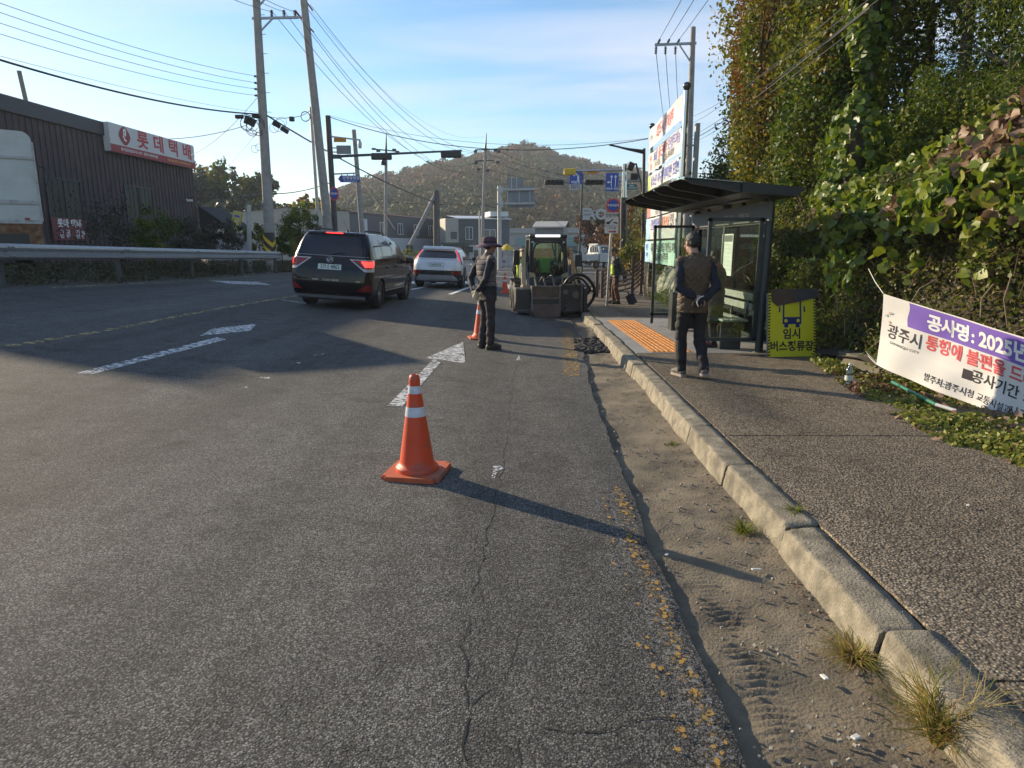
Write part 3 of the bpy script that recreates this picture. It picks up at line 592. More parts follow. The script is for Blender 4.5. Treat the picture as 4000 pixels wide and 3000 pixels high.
for (u, v, u2, v2, D) in ((3830, 1240, 3880, 1110, 6.0), (3935, 1270, 3950, 1080, 6.0), (3660, 1090, 3560, 1180, 7)):
    a, b = at(u, v, D), at(u2, v2, D - .05); m.tube([a, a.lerp(b, .5) + Vector((-.05, 0, .02)), b], 0.006, 5)
kind(m.build('hedge_twigs', M('dry_twig', (0.22, 0.16, 0.105), 0.9)), 'stuff')
# kudzu draped over the hedge: big heart-shaped leaves
rk = np.random.default_rng(8); bag = LeafBag(); bw_ = LeafBag(); stems = MB()
def kz_low(y): return float(np.interp(y, [4, 5.5, 6.5, 7.5, 8.5, 9.3, 10.0, 11.5], [1.75, 1.65, 1.7, 1.85, 1.8, 1.75, 2.0, 2.5])) + 0.2 * noise.noise(Vector((y * 2.1, 0, 7)))
def kz_high(y): return float(np.interp(y, [4, 6, 7, 8, 9, 10, 11.5], [3.5, 3.3, 3.2, 3.0, 2.75, 2.55, 2.9]))
PP = []; WW = []
for i in range(5600):
    y = rk.uniform(4.2, 11.3); lo, hi = kz_low(y), kz_high(y); z = lo + (hi - lo) * rk.uniform(0, 1) ** 0.9
    x = xh(y) + 0.18 + (z - 2) * 0.5 - 0.14 * math.exp(-((z - 2.3) / 0.5) ** 2) + 0.32 * noise.noise(Vector((y * 0.9, z * 1.3, 5))) + rk.uniform(-0.06, 0.22)
    dead = 0.6 * noise.noise(Vector((y * 1.5 + 1.1, z * 2.1 + 1.4, 20))) + 0.75 * math.exp(-((y - 7.2) / .75) ** 2 - ((z - 2.85) / .42) ** 2) + rk.normal() * .16 - .1
    (WW if dead > 0.28 else PP).append((x, y, surf(3, y) + z))
for k in range(44):          # strands hanging in front of the hedge
    y = rk.uniform(4.6, 10.2) if k > 6 else 9.2 + rk.uniform(-.35, .35); z = kz_low(y) + 0.05; L = rk.uniform(0.15, 0.75) if k > 6 else rk.uniform(.5, 1.0)
    x0 = xh(y) - 0.05 + rk.uniform(-.1, .1); pts = []
    for j in range(int(L / 0.055)):
        q = (x0 - 0.04 * math.sin(j * .6) + rk.normal() * .03 + j * 0.002, y + rk.normal() * 0.04, surf(3, y) + z - j * 0.055); pts.append(q); PP.append(q)
    if len(pts) > 2: stems.tube(pts, 0.004, 5)
P = np.array(PP); nrm = np.tile(np.array([-0.75, -0.25, 0.6]), (len(P), 1)); tone = np.array([0.42 + 0.35 * noise.noise(Vector((p[1] * 1.4, p[2] * 1.5, 3))) for p in P]) + rk.normal(size=len(P)) * 0.2
bag.add(*leaves(P, 0.105, 'heart', N=nrm, spread=1.2, var=0.6, rnd=tone, rng=rk, fold=0.35))
kind(bag.build('kudzu_vines', L_KUDZU), 'stuff')
P = np.array(WW); bw_.add(*leaves(P, 0.12, 'heart', N=np.tile(np.array([-0.8, -0.2, 0.2]), (len(P), 1)), spread=0.9, rng=rk, fold=0.9)); kind(bw_.build('withered_vines', L_WITHER), 'stuff')
kind(stems.build('vine_stems', M_TWIG), 'stuff')
# trees and tall shrubs standing on the bank
bt = [(5.9, 16.2, 2.2, 8.4, (1.2, 1.5, 3.9), L_OLIVE, 20000, .10, 'yellowing tree nearest the sky at the left end of the wooded bank'),
      (6.2, 13.2, 2.6, 7.0, (1.3, 1.5, 3.4), L_OLIVE, 20000, .095, 'olive tree behind the bus shelter roof on the bank'),
      (7.0, 11.0, 3.2, 6.0, (1.5, 1.6, 3.1), L_GREEN, 22000, .085, 'dense green tree right of the vine wrapped trunk'),
      (7.2, 8.8, 3.4, 5.2, (1.5, 1.6, 2.7), L_GREEN, 22000, .075, 'dark feathery green tree above the withered vines'),
      (7.7, 6.8, 3.6, 5.0, (1.6, 1.5, 2.6), L_GREEN, 20000, .075, 'dark tree in the top right corner of the bank'),
      (9.2, 9.8, 4.6, 6.6, (2.2, 2.0, 3.4), L_GREEN, 16000, .12, 'dark tree high up at the back of the bank'),
      (8.3, 14.2, 3.6, 8.4, (2.1, 2.0, 4.4), L_GREEN, 18000, .12, 'tall dark green tree behind the vine wrapped trunk'),
      (8.2, 18.5, 2.2, 9.6, (2.1, 1.9, 4.8), L_OLIVE, 15000, .13, 'tall olive tree far back on the bank'),
      (10.6, 12.6, 5.5, 8.5, (2.6, 2.2, 4.4), L_GREEN, 14000, .15, 'big dark tree filling the back of the wooded bank'),
      (6.3, 20.0, 1.6, 3.2, (1.2, 1.4, 1.6), L_GREEN, 8000, .085, 'low green tree right of the banner rack')]
for i, (x, y, zb, h, rad, mat, n, lf, lb) in enumerate(bt):
    tree('bank_tree', lb, x, y, zb, h, rad, mat, n, lf, 'blade' if i in (3, 4, 2) else 'oval', seed=100 + i, group='trees on the wooded bank', crown_c=0.5, clumps=64, hollow=0.12, trunk_r=0.09)
tree('autumn_branch_tree', 'slender tree with orange leaf tips against the sky on the bank', 5.35, 15.2, 1.6, 6.9, (0.75, 0.9, 2.7), L_ORANGE, 2600, .075, seed=140, crown_c=0.62, clumps=26, trunk_r=0.05, group='trees on the wooded bank', hollow=0.2)
tree('sparse_shrub', 'sparse dark shrub with thin arching twigs right of the banner rack', 5.2, 17.2, 1.0, 2.6, (0.75, 0.8, 1.2), L_PINE, 700, .08, seed=141, crown_c=0.6, clumps=20, trunk_r=0.025, cat='shrub')
for i, (x, y, zb, h, rad, mat, n, lb) in enumerate(((5.55, 15.0, 1.2, 6.4, (.85, 1.2, 3.1), L_OLIVE, 15000, 'tall narrow yellow green shrub at the sky edge of the bank'), (5.5, 12.4, 1.4, 4.6, (.8, 1.3, 2.3), L_GREEN, 13000, 'tall green shrub behind the middle of the shelter roof'), (6.2, 17.6, 1.2, 5.6, (1.0, 1.3, 2.7), L_GREEN, 12000, 'tall green shrub right behind the banner rack'))):
    tree('bank_shrub', lb, x, y, zb, h, rad, mat, n, .085, seed=170 + i, crown_c=.5, cat='shrub', group='shrubs on the bank', clumps=60, hollow=.1, trunk_r=.04)
tree('bank_shrub', 'dense yellow green shrub under the orange tree on the bank', 5.6, 13.4, 1.4, 2.6, (0.85, 1.3, 1.3), L_OLIVE, 8000, .07, seed=142, crown_c=0.55, cat='shrub', group='shrubs on the bank', trunk_r=0.04)
tree('bank_shrub', 'dark green shrub just above the shelter roof corner', 5.6, 11.0, 1.7, 2.7, (0.75, 1.0, 1.3), L_GREEN, 7000, .065, seed=143, crown_c=0.55, cat='shrub', group='shrubs on the bank', trunk_r=0.04)
tree('bank_shrub', 'feathery dark shrub behind the withered vines', 6.1, 8.8, 2.7, 2.0, (0.9, 1.3, 0.95), L_GREEN, 7000, .055, 'blade', seed=144, crown_c=0.5, cat='shrub', group='shrubs on the bank', trunk_r=0.04)
tree('bank_shrub', 'feathery shrub above the kudzu at the right edge', 6.6, 6.6, 3.0, 1.9, (0.9, 1.3, 0.9), L_OLIVE, 7000, .055, 'blade', seed=145, crown_c=0.5, cat='shrub', group='shrubs on the bank', trunk_r=0.04)
for i, (x, y, zb, h, rad, lb) in enumerate(((12.5, 9.2, 6.2, 7.5, (2.4, 2.2, 3.8), 'dark tree far back behind the withered vines'), (10.4, 7.0, 5.4, 6.0, (2.2, 1.8, 3.1), 'dark tree far back at the right edge of the bank'), (13.0, 15.5, 6.0, 9.5, (2.8, 2.4, 5.0), 'tall dark tree at the very back of the bank'), (9.7, 8.3, 4.8, 7.0, (1.9, 1.5, 3.6), 'dark tree closing the gap above the withered vines'), (10.6, 11.0, 5.2, 8.0, (1.9, 1.6, 4.2), 'dark tree just right of the vine wrapped trunk, far back'))):
    tree('bank_tree', lb, x, y, zb, h, rad, L_GREEN, 13000, .15, seed=160 + i, group='trees on the wooded bank', crown_c=.5, clumps=60, hollow=.1, trunk_r=.1)
# low undergrowth filling the slope under the trees
ru = np.random.default_rng(91); n = 70000; yv = ru.uniform(2.5, 24, n); dv = ru.uniform(.5, 7.5, n); P = np.array([(xh(b) + a, b, bank_z(xh(b) + a, b) + (.25 + .9 * max(0, .5 + noise.noise(Vector((a * .8, b * .8, 6))))) * ru.uniform(0, 1)) for a, b in zip(dv, yv)]); tone = np.array([.45 + .4 * noise.noise(Vector((p[0] * .9, p[1] * .9, 2))) for p in P]) + ru.normal(size=n) * .16
bag = LeafBag(); bag.add(*leaves(P, .095, 'oval', rnd=tone, rng=ru)); kind(bag.build('undergrowth', L_GREEN), 'stuff')
# trunk wrapped in climbing leaves
vt = thing('vine_covered_tree', 'tree trunk wrapped all the way up in bright green climbing leaves', 'tree', (4.95, 10.1, 2.0))
m = MB(); m.tube([(0, 0, -.4), (0.03, 0, 1), (0.08, 0.02, 2.2), (0.02, 0, 4.2)], [.15, .13, .11, .08], 10); m.tube([(0.05, 0, 2.0), (.4, .1, 2.9), (.6, .1, 4.0)], [.07, .06, .04], 8); m.build('trunk', M_BARK, vt)
rv = np.random.default_rng(55); n = 1900; hz = rv.uniform(-0.2, 4.3, n); an = rv.uniform(0, 6.28, n); rad_ = (0.30 + 0.15 * np.sin(hz * 2.3) + 0.06 * np.sin(hz * 6)) * np.sqrt(rv.uniform(0.3, 1.1, n))
P = np.stack([rad_ * np.cos(an) + 0.04, rad_ * np.sin(an), hz], 1); N = np.stack([np.cos(an), np.sin(an), np.full(n, 0.5)], 1)
bag = LeafBag(); bag.add(*leaves(P, 0.105, 'heart', N=N, spread=0.7, rnd=0.25 + rv.normal(size=n) * 0.2, rng=rv)); bag.build('climbing_leaves', L_KUDZU, vt)
# weeds along the verge
def weed_bag(areas, rng, size):
    bag = LeafBag()
    for (y0, y1, x0, x1, n, hh, tone) in areas:
        y = rng.uniform(y0, y1, n); t = rng.uniform(0, 1, n); P = np.zeros((n, 3))
        for i in range(n):
            x = inner(y[i]) - 0.12 + x0 + (x1 - x0) * t[i]; cl_ = max(0, 0.45 + noise.noise(Vector((x * 2.5, y[i] * 2.5, 1))))
            P[i] = (x, y[i], surf(3, y[i]) + WZ - .02 + 0.03 * min(1, t[i]) * x1 + hh * cl_ * rng.uniform(0, 1))
        bag.add(*leaves(P, size, 'oval', N=np.tile([-.2, -.3, 0.9], (n, 1)), spread=0.9, rnd=tone + rng.normal(size=n) * 0.2, rng=rng))
    return bag
rw = np.random.default_rng(77)
kind(weed_bag([(3.0, 4.9, 0.0, 1.5, 9500, .13, .6), (4.7, 7.2, -.1, 0.5, 4200, .10, .5), (4.7, 7.2, .4, 1.0, 2500, .04, .5), (7.0, 8.6, -.15, .7, 3600, .13, .5), (14.8, 24, -0.5, 0.9, 9000, .4, .55)], rw, 0.045).build('verge_weeds', L_WEED), 'stuff')
kind(weed_bag([(6.5, 7.6, -.15, .4, 1900, .13, .35)], rw, 0.04).build('red_weeds', L_RED), 'stuff')
kind(weed_bag([(3.2, 9, -.15, 1.0, 620, .07, .5)], rw, 0.075).build('fallen_leaves', L_WITHER), 'stuff')
def tuft(name, label, p, n, h, spread, mat, seed, lean=(0, 0), cat='grass', group=None):
    rg = random.Random(seed); V = []; F = []; Rr = []
    for i in range(n):
        a = rg.random() * 6.283; r0 = rg.random() * spread * 0.35; hh = h * rg.uniform(0.35, 1.0); out_ = spread * rg.uniform(0.3, 1.3); wd = rg.uniform(0.0025, 0.005) * (1 + h)
        d = Vector((math.cos(a), math.sin(a), 0)); sd = Vector((-d.y, d.x, 0)); b = len(V); tone = rg.random()
        for k in range(5):
            t = k / 4; c = d * (r0 + out_ * t * t) + Vector((lean[0] * t, lean[1] * t, hh * (t - 0.35 * t * t * out_ / max(h, .05)))); w_ = wd * (1 - t) + 0.0004
            c = c + Vector((noise.noise(Vector((i * 3.1, t * 2.2, seed))), noise.noise(Vector((i * 1.7, t * 2.2, seed + 5))), -.5 * abs(noise.noise(Vector((i, t * 2, 9)))))) * (h * .38 * t); V += [tuple(c - sd * w_), tuple(c + sd * w_)]; Rr += [tone, tone]
            if k: F.append((b + 2 * k - 2, b + 2 * k - 1, b + 2 * k + 1, b + 2 * k))
    o = np_mesh(name, np.array(V), np.array(F), mat, np.array(Rr)); o.location = p; return tag(o, label, cat, group)
gz = -0.03
def gut(u, v): q = G(u, v, gz); return q
tuft('grass_tuft', 'tall straw and green grass tuft at the kerb foot in the bottom right corner', gut(3700, 2900), 420, 0.30, 0.17, L_STRAW, 1, (-0.03, 0.0), group='grass tufts along the kerb')
tuft('grass_tuft', 'dry reddish grass tuft below the broken kerb joint', gut(3335, 2580), 240, 0.13, 0.13, L_STRAW, 2, group='grass tufts along the kerb')
tuft('grass_tuft', 'small green grass tuft in the gutter beside a kerb joint', gut(2900, 2080), 120, 0.10, 0.11, L_WEED, 3, group='grass tufts along the kerb')
tuft('grass_tuft', 'thin grass growing from the crack behind the kerb', G(3105, 2000, 0.13), 60, 0.06, 0.07, L_WEED, 4, group='grass tufts along the kerb')
tuft('grass_tuft', 'tiny dark grass tuft in the gutter by the first kerb stones past the cone', gut(2630, 1740), 70, 0.05, 0.08, L_WEED, 5, group='grass tufts along the kerb')
# grass under the guardrail
rg_ = np.random.default_rng(12); n = 26000; yv = rg_.uniform(9, 40, n); xv = -10.3 - rg_.uniform(0, 1, n) ** 0.8 * 3.0
keep = np.array([noise.noise(Vector((a * .8, b * .5, 2))) > -0.25 - 0.25 * (-10.6 - a) for a, b in zip(xv, yv)]); xv, yv = xv[keep], yv[keep]
P = np.array([(a, b, surf(a, b) + rg_.uniform(0, 0.45) * min(1, max(.12, (-10.3 - a) / 0.8))) for a, b in zip(xv, yv)]); bag = LeafBag(); bag.add(*leaves(P, 0.13, 'blade', N=np.tile([0.3, -.3, .2], (len(P), 1)), spread=0.9, rng=rg_)); kind(bag.build('roadside_grass', leafmat('leaf_roadside', [(.03, .035, .012), (.05, .06, .016), (.09, .075, .03), (.14, .11, .05)])), 'stuff')
# shrubs along the depot front
def lshrub(label, u, v, D, rad, mat, n, leaf, seed, h=None, name='roadside_shrub'):
    p = at(u, v, D); zb = surf(-12, D) + 0.05; h = p.z - zb
    return tree(name, label, p.x, D, zb, h, rad, mat, n, leaf, seed=seed, crown_c=0.55, clumps=24, trunk_r=0.03, cat='shrub', hollow=0.15, group='shrubs behind the guardrail')
L_DUSK = leafmat('leaf_dusky', [(0.04, 0.035, 0.025), (0.05, 0.045, 0.03), (0.055, 0.06, 0.028)], trans=0.15)
lshrub('bare twiggy shrub over the red panel', 350, 735, 21.0, (1.3, .8, 1.3), L_DUSK, 900, .07, 201)
lshrub('dusky shrub between the two depot windows', 425, 760, 22.0, (.9, .7, 1.2), L_DUSK, 1500, .08, 202)
lshrub('leafy green shrub under the smaller depot window', 580, 800, 22.5, (.9, .7, .9), L_GREEN, 2200, .09, 203)
lshrub('dark shrub at the right corner of the depot', 700, 810, 24.0, (1.0, .8, .85), L_DUSK, 2600, .09, 204)
lshrub('broad dark shrub below the black awning', 815, 830, 26.0, (1.2, .9, .8), L_DUSK, 3400, .09, 205)
lshrub('thin dark shrub in front of the yellow sign', 895, 815, 27.0, (.45, .5, .8), L_DUSK, 700, .09, 206)
lshrub('green vine shrub left of the striped pole', 1005, 850, 33.0, (.75, .7, .85), L_OLIVE, 2600, .10, 207)
lshrub('dark low shrub right of the striped pole', 1095, 885, 33.5, (.75, .7, .7), L_GREEN, 2600, .10, 208)
p = at(1165, 795, 34); zb = surf(-11, 34)
tree('clipped_shrub', 'round dense dark green clipped tree left of the black van', p.x, 34, zb, p.z - zb, (.95, .9, .98), L_GREEN, 7000, .085, seed=209, crown_c=0.66, clumps=60, trunk_r=0.08)
tuft('leafy_vine', 'pale climbing plant left of the black van', at(1150, 985, 31) - Vector((0, 0, .2)), 160, 1.2, .3, L_WEED, 33, cat='plant')
# ================================================================== buildings, shelter, signs, poles, wires
def onplane(u, v, P, N):
    d = ray(u, v); o = Vector((0, 0, CAMH)); N = Vector(N); return o + d * ((Vector(P) - o).dot(N) / d.dot(N))
M_DEPOT = M('depot_cladding', (0.046, 0.029, 0.032), 0.6, var=0.15, vscale=2, stain=(0.075, 0.055, 0.045), sscale=0.9, samt=.55)
M_DKTRIM = M('dark_trim', (0.03, 0.032, 0.04), 0.5)
M_SIGNW = M('sign_white', (0.55, 0.54, 0.53), 0.5, var=0.05)
M_SIGNR = M('sign_red', (0.28, 0.010, 0.022), 0.5, var=0.08)
M_LTRW = M('lettering_white', (0.78, 0.78, 0.76), 0.5, var=0.02)
M_LTRR = M('lettering_red', (0.42, 0.014, 0.03), 0.5, var=0.02)
M_LTRK = M('lettering_black', (0.02, 0.02, 0.022), 0.6, var=0.02)
M_LTRB = M('lettering_blue', (0.04, 0.07, 0.42), 0.5, var=0.02)
M_LTRY = M('lettering_yellow', (0.75, 0.45, 0.04), 0.5, var=0.02)
M_DKGLASS = M('dark_window', (0.014, 0.024, 0.021), 0.3, var=0.5, vscale=1.2, spec=0.2)
M_STEEL = M('galvanised_steel', (0.36, 0.37, 0.38), 0.45, 0.6, var=0.12, vscale=9)
M_CHROME = M('stainless_steel', (0.55, 0.55, 0.55), 0.22, 1.0, var=0.05)
M_CONC = M('pole_concrete', (0.30, 0.285, 0.265), 0.85, var=0.12, vscale=5, stain=(0.17, 0.155, 0.14), sscale=2.0)
M_BLACK = M('black_paint', (0.018, 0.018, 0.02), 0.4, var=0.1)
M_RUBBER = M('black_rubber', (0.018, 0.018, 0.018), 0.75, var=0.15)
M_CABLE = M('cable_sheath', (0.022, 0.022, 0.024), 0.6, var=0.05)
M_YELLOW = M('safety_yellow', (0.62, 0.42, 0.02), 0.5, var=0.08)
M_BLUE = M('sign_blue', (0.02, 0.07, 0.36), 0.45, var=0.05)
M_GREY = M('grey_paint', (0.22, 0.23, 0.24), 0.5, var=0.08)
# ------------------------------------------------------------------ the depot on the left
FB = at(745, 572, 51.6); fd = FB - at(0, 385, 34); ZT = FB.z - .05; FB.z = fd.z = 0; fd.normalize(); FA = FB - fd * 28.2; fn = Vector((fd.y, -fd.x, 0)); FL = (FB - FA).length; ZB = .45
dep = thing('depot_building', 'long dark brown metal-clad depot with a flat roofline beyond the guardrail', 'building', (FA.x, FA.y, ZB))
def fp(s, z, o=0.0): q = FA + fd * s + fn * o; return Vector((q.x - FA.x, q.y - FA.y, z - ZB))
def fs(u, v): q = onplane(u, v, FA, fn); return (q - FA).dot(fd), q.z
m = MB(); back = -14
m.add([fp(0, ZB - .6), fp(FL, ZB - .6), fp(FL, ZT - .35), fp(0, ZT - .35), fp(0, ZB - .6, back), fp(FL, ZB - .6, back), fp(FL, ZT - .35, back), fp(0, ZT - .35, back)], [(0, 1, 2, 3), (5, 4, 7, 6), (4, 0, 3, 7), (1, 5, 6, 2), (3, 2, 6, 7)])
s = 0.2
while s < FL: m.add([fp(s, ZB - .5, -.02), fp(s + .02, ZB - .5, .05), fp(s + .06, ZB - .5, .05), fp(s + .08, ZB - .5, -.02), fp(s, ZT - .4, -.02), fp(s + .02, ZT - .4, .05), fp(s + .06, ZT - .4, .05), fp(s + .08, ZT - .4, -.02)], [(0, 1, 5, 4), (1, 2, 6, 5), (2, 3, 7, 6)]); s += 0.42
m.build('wall', M_DEPOT, dep)
m = MB(); m.add([fp(-.2, ZT - .75, .16), fp(FL + .1, ZT - .75, .16), fp(FL + .1, ZT, .16), fp(-.2, ZT, .16), fp(-.2, ZT - .75, back - .1), fp(FL + .1, ZT - .75, back - .1), fp(FL + .1, ZT, back - .1), fp(-.2, ZT, back - .1)], [(0, 1, 2, 3), (5, 4, 7, 6), (4, 0, 3, 7), (1, 5, 6, 2), (3, 2, 6, 7), (0, 4, 5, 1)])
m.build('roof', M_DKTRIM, dep)
def window(px, name='window', split=2):
    (s0, z1), (s1, z0) = fs(*px[0]), fs(*px[1]); mb = MB()
    mb.add([fp(s0, z0, .03), fp(s1, z0, .03), fp(s1, z1, .03), fp(s0, z1, .03)], [(0, 1, 2, 3)]); w_ = mb.build(name, M_DKGLASS, dep)
    mb = MB()
    for a, b in ((s0, s0), (s1, s1)): mb.bar(fp(a, z0, .05), fp(a, z1, .05), .08, .06, up=fn)
    for k in range(1, split): mb.bar(fp(s0 + (s1 - s0) * k / split, z0, .05), fp(s0 + (s1 - s0) * k / split, z1, .05), .05, .05, up=fn)
    for z in (z0, z1): mb.bar(fp(s0, z, .05), fp(s1, z, .05), .06, .08)
    mb.build('frame', M_DKTRIM, w_); return w_
window(((172, 690), (335, 925))); window(((482, 722), (612, 945)), split=2)
# red notice panel on the window, resting on the building front
(s0, z1), (s1, z0) = fs(190, 848), fs(338, 940)
pn = thing('notice_panel', 'dark red notice panel with white lettering across the depot window', 'sign', (FA.x, FA.y, ZB)); m = MB(); m.add([fp(s0, z0, .12), fp(s1, z0, .12), fp(s1, z1, .12), fp(s0, z1, .12)], [(0, 1, 2, 3)]); m.build('panel', M('notice_red', (0.13, 0.012, 0.018), 0.5), pn)
put_text('롯데 택배', 'lettering', M_LTRW, fp((s0 + s1) / 2, z0 + (z1 - z0) * .74, .12), fd, (0, 0, 1), (z1 - z0) * .40, pn, .02, off=.01, sx=(s1 - s0) / (z1 - z0) * .44)
for ss, tx in ((.24, '기\n업'), (.42, '일\n반'), (.70, '기\n업'), (.86, '일\n반')): put_text(tx, 'lettering', M_LTRW, fp(s0 + (s1 - s0) * ss, z0 + (z1 - z0) * .28, .12), fd, (0, 0, 1), (z1 - z0) * .2, pn, .015, off=.01, sx=1.6)
# the box sign at the roof edge
sgn = thing('fascia_sign', 'white box sign with red lettering and red base strip at the depot roof edge', 'sign', (FA.x, FA.y, ZB))
(a0, _), (a1, _) = fs(400, 540), fs(735, 610); zt_, zb_, zr_ = fs(405, 487)[1], fs(415, 590)[1], fs(415, 562)[1]
zt_ = max(zt_, fs(733, 570)[1]); m = MB()
m.add([fp(a0, zb_, .45), fp(a1, zb_, .45), fp(a1, zt_, .45), fp(a0, zt_, .45), fp(a0, zb_, .05), fp(a1, zb_, .05), fp(a1, zt_, .05), fp(a0, zt_, .05)], [(0, 1, 2, 3), (4, 0, 3, 7), (1, 5, 6, 2), (3, 2, 6, 7), (0, 4, 5, 1)]); m.build('sign_box', M_SIGNW, sgn)
m = MB(); m.add([fp(a0, zb_ - .02, .46), fp(a1, zb_ - .02, .46), fp(a1, zr_, .46), fp(a0, zr_, .46)], [(0, 1, 2, 3)]); m.build('base_strip', M_SIGNR, sgn)
cz = (zr_ + zt_) / 2; W_ = a1 - a0
m = MB(); c = fp(a0 + W_ * .15, cz, .465)
pts = []
for k in range(40):
    a = 2 * math.pi * k / 40; r_ = .55 * (abs(math.cos(a)) ** 1.5 + abs(math.sin(a)) ** 1.5) ** (-1 / 1.5); pts.append(c + fd * r_ * math.cos(a) * 1.05 + Vector((0, 0, r_ * math.sin(a) * 1.0)))
m.add(pts, [tuple(range(40))]); m.build('emblem', M_SIGNR, sgn)
put_text('ℓ', 'emblem_mark', M_LTRW, fp(a0 + W_ * .15, cz, .465), fd, (0, 0, 1), .95, sgn, .02, off=.01)
for i, ch in enumerate('롯데택배'): put_text(ch, 'lettering', M_LTRR, fp(a0 + W_ * (.345 + .185 * i), cz - .02, .45), fd, (0, 0, 1), 1.12, sgn, .025, off=.012, sx=1.25)
put_text('롯데글로벌로지스(주)  광주수레대리점', 'lettering', M_LTRW, fp(a0 + W_ * .30, (zb_ + zr_) / 2, .46), fd, (0, 0, 1), .20, sgn, .012, off=.01, sx=W_ * .0245 * 5.2)
put_text('031)765-4972 | 010-7720-7224', 'lettering', M_LTRY, fp(a0 + W_ * .78, (zb_ + zr_) / 2, .46), fd, (0, 0, 1), .20, sgn, .012, off=.01, sx=W_ * .0245 * 5.0)
# leaning stub pole on the depot roof
a, b = onplane(108, 415, FA - fn * .4, fn), onplane(74, 276, FA - fn * .4, fn); st = MB(); st.cyl((0, 0, -.3), b - a, .105, 10); o = st.build('roof_pipe', M('weathered_timber', (.26, .22, .17), .9, stain=(.12, .1, .08)), loc=a); tag(o, 'stubby leaning pipe standing up from the depot roof', 'pipe')
# awning on the end of the depot
aw = thing('awning', 'black fabric awning sloping out from the right end of the depot', 'awning', (FB.x + .05, FB.y + .2, 0)); m = MB()
m.add([(0, 0, 4.55), (0, 4.5, 4.55), (2.0, 0, 3.15), (2.0, 4.5, 3.15), (2.0, 0, 2.85), (2.0, 4.5, 2.85), (0, 0, 2.85), (0, 4.5, 2.85)], [(0, 2, 3, 1), (2, 4, 5, 3), (0, 6, 4, 2), (1, 3, 5, 7)]); m.build('canopy', M('awning_fabric', (.018, .018, .02), .9), aw)
m = MB(); m.bar((1.95, .1, -1), (1.95, .1, 2.9), .06, .06); m.bar((1.95, 4.4, -1), (1.95, 4.4, 2.9), .06, .06); m.build('support_post', M_DKTRIM, aw)
cc = thing('security_camera', 'small white security camera on the depot corner', 'camera', onplane(722, 783, FA, fn) + fn * .1); m = MB(); m.box((.25, 0, 0), (.4, .14, .14), None, 0, .03); m.bar((0, 0, .1), (.1, 0, .02), .05, .05); m.build('camera_body', M_LTRW, cc)
# ------------------------------------------------------------------ guardrail
gr = thing('guardrail', 'long galvanised W-beam guardrail along the left road edge', 'guardrail', (-10.6, 9, 0))
prof = [(.0, 0), (.012, .02), (.075, .045), (.08, .09), (.02, .135), (0, .165), (.02, .195), (.08, .24), (.075, .285), (.012, .31), (0, .33)]
def railp(y): return Vector((float(np.interp(y, [4, 14, 29.8], [-10.9, -10.5, -10.22])) + 10.6, y - 9, float(np.interp(y, [4, 14, 29.8], [1.78, 1.66, 1.36])) - .34))
ends = [6.2, 10.2, 14.2, 18.3, 22.3, 26.2, 29.8]
for k in range(len(ends) - 1):
    m = MB(); rows = []
    ya, yb = ends[k] - (.16 if k else 0), ends[k + 1] + .0
    for y in np.linspace(ya, yb, 10):
        q = railp(y); rows.append([(q.x + px + .006 * (k % 2), q.y, q.z + pz) for px, pz in prof])
    m.grid(rows, 0, False); m.grid([[(p[0] - .004, p[1], p[2]) for p in r] for r in rows], 0, False)
    for dy in (-.1, .02):
        for dz in (.07, .26): q = railp(ends[k + 1] + dy - .03); m.lathe([(.02, 0), (.02, .02), (0, .025)], (q.x + .085, q.y, q.z + dz), 8, 0, 'X')
    m.build('rail_panel', M_STEEL, gr)
    m = MB(); q = railp(ends[k + 1] - .15); zg = surf(-10.8, q.y + 9); m.tube([(q.x - .16, q.y, zg - .1), (q.x - .16, q.y, q.z + .34)], .07, 10); m.box((q.x - .06, q.y, q.z + .165), (.14, .1, .2)); m.build('post', M('post_weathered', (.10, .10, .10), .7, .3, stain=(.08, .05, .03)), gr)
m = MB(); q = railp(29.8); rows = [[(q.x + px * .9 + .16 * math.sin(a) * 0 - .17 * (1 - math.cos(a)), q.y + .17 * math.sin(a), q.z + pz) for px, pz in prof] for a in np.linspace(0, 1.5, 6)]; m.grid(rows, 0, True); m.build('end_piece', M_STEEL, gr)
# ------------------------------------------------------------------ parked box truck, its cargo box corner in view
TR = Vector((-11.80, 17.2, 0)); yaw = R(38); zg = surf(-12.7, 17.2)
bt_ = thing('box_truck', 'old white box truck with rusty edges cut off by the left frame edge', 'truck', (TR.x, TR.y, zg), yaw)
M_TRW = M('truck_white', (.50, .52, .50), .55, var=.06, vscale=1.5, stain=(.33, .32, .28), sscale=1.4); M_RUST = M('rust', (.16, .075, .035), .9, var=.45, vscale=8, stain=(.33, .28, .2), sscale=4)
m = MB(); zt0, zb0 = 4.33 - zg, 2.15 - zg; cr_ = .22; out_ = []
arc = [(-cr_ + cr_ * math.sin(a), zt0 - cr_ + cr_ * math.cos(a)) for a in np.linspace(0, math.pi / 2, 7)]
pf = [(-2.3 + .22 - .22 * math.sin(a), zt0 - .22 + .22 * math.cos(a)) for a in np.linspace(math.pi / 2, 0, 7)] + arc + [(0, zb0), (-2.3, zb0)]
m.prism(pf, (0, 0, 0), (1, 0, 0), (0, 0, 1), -5.2); m.build('cargo_box', M_TRW, bt_)
m = MB(); m.bar((0.005, -.02, zb0 + .05), (.005, -.02, zt0 - .25), .05, .05); 
for z in (zb0 + .03, zb0 + .5, zb0 + 1.55): m.bar((-2.3, -.02, z), (0.0, -.02, z), .03, .06 if z > zb0 + 1 else .09)
m.build('edge_trim', M('truck_trim', (.42, .43, .42), .6, stain=(.2, .11, .06), sscale=5), bt_)
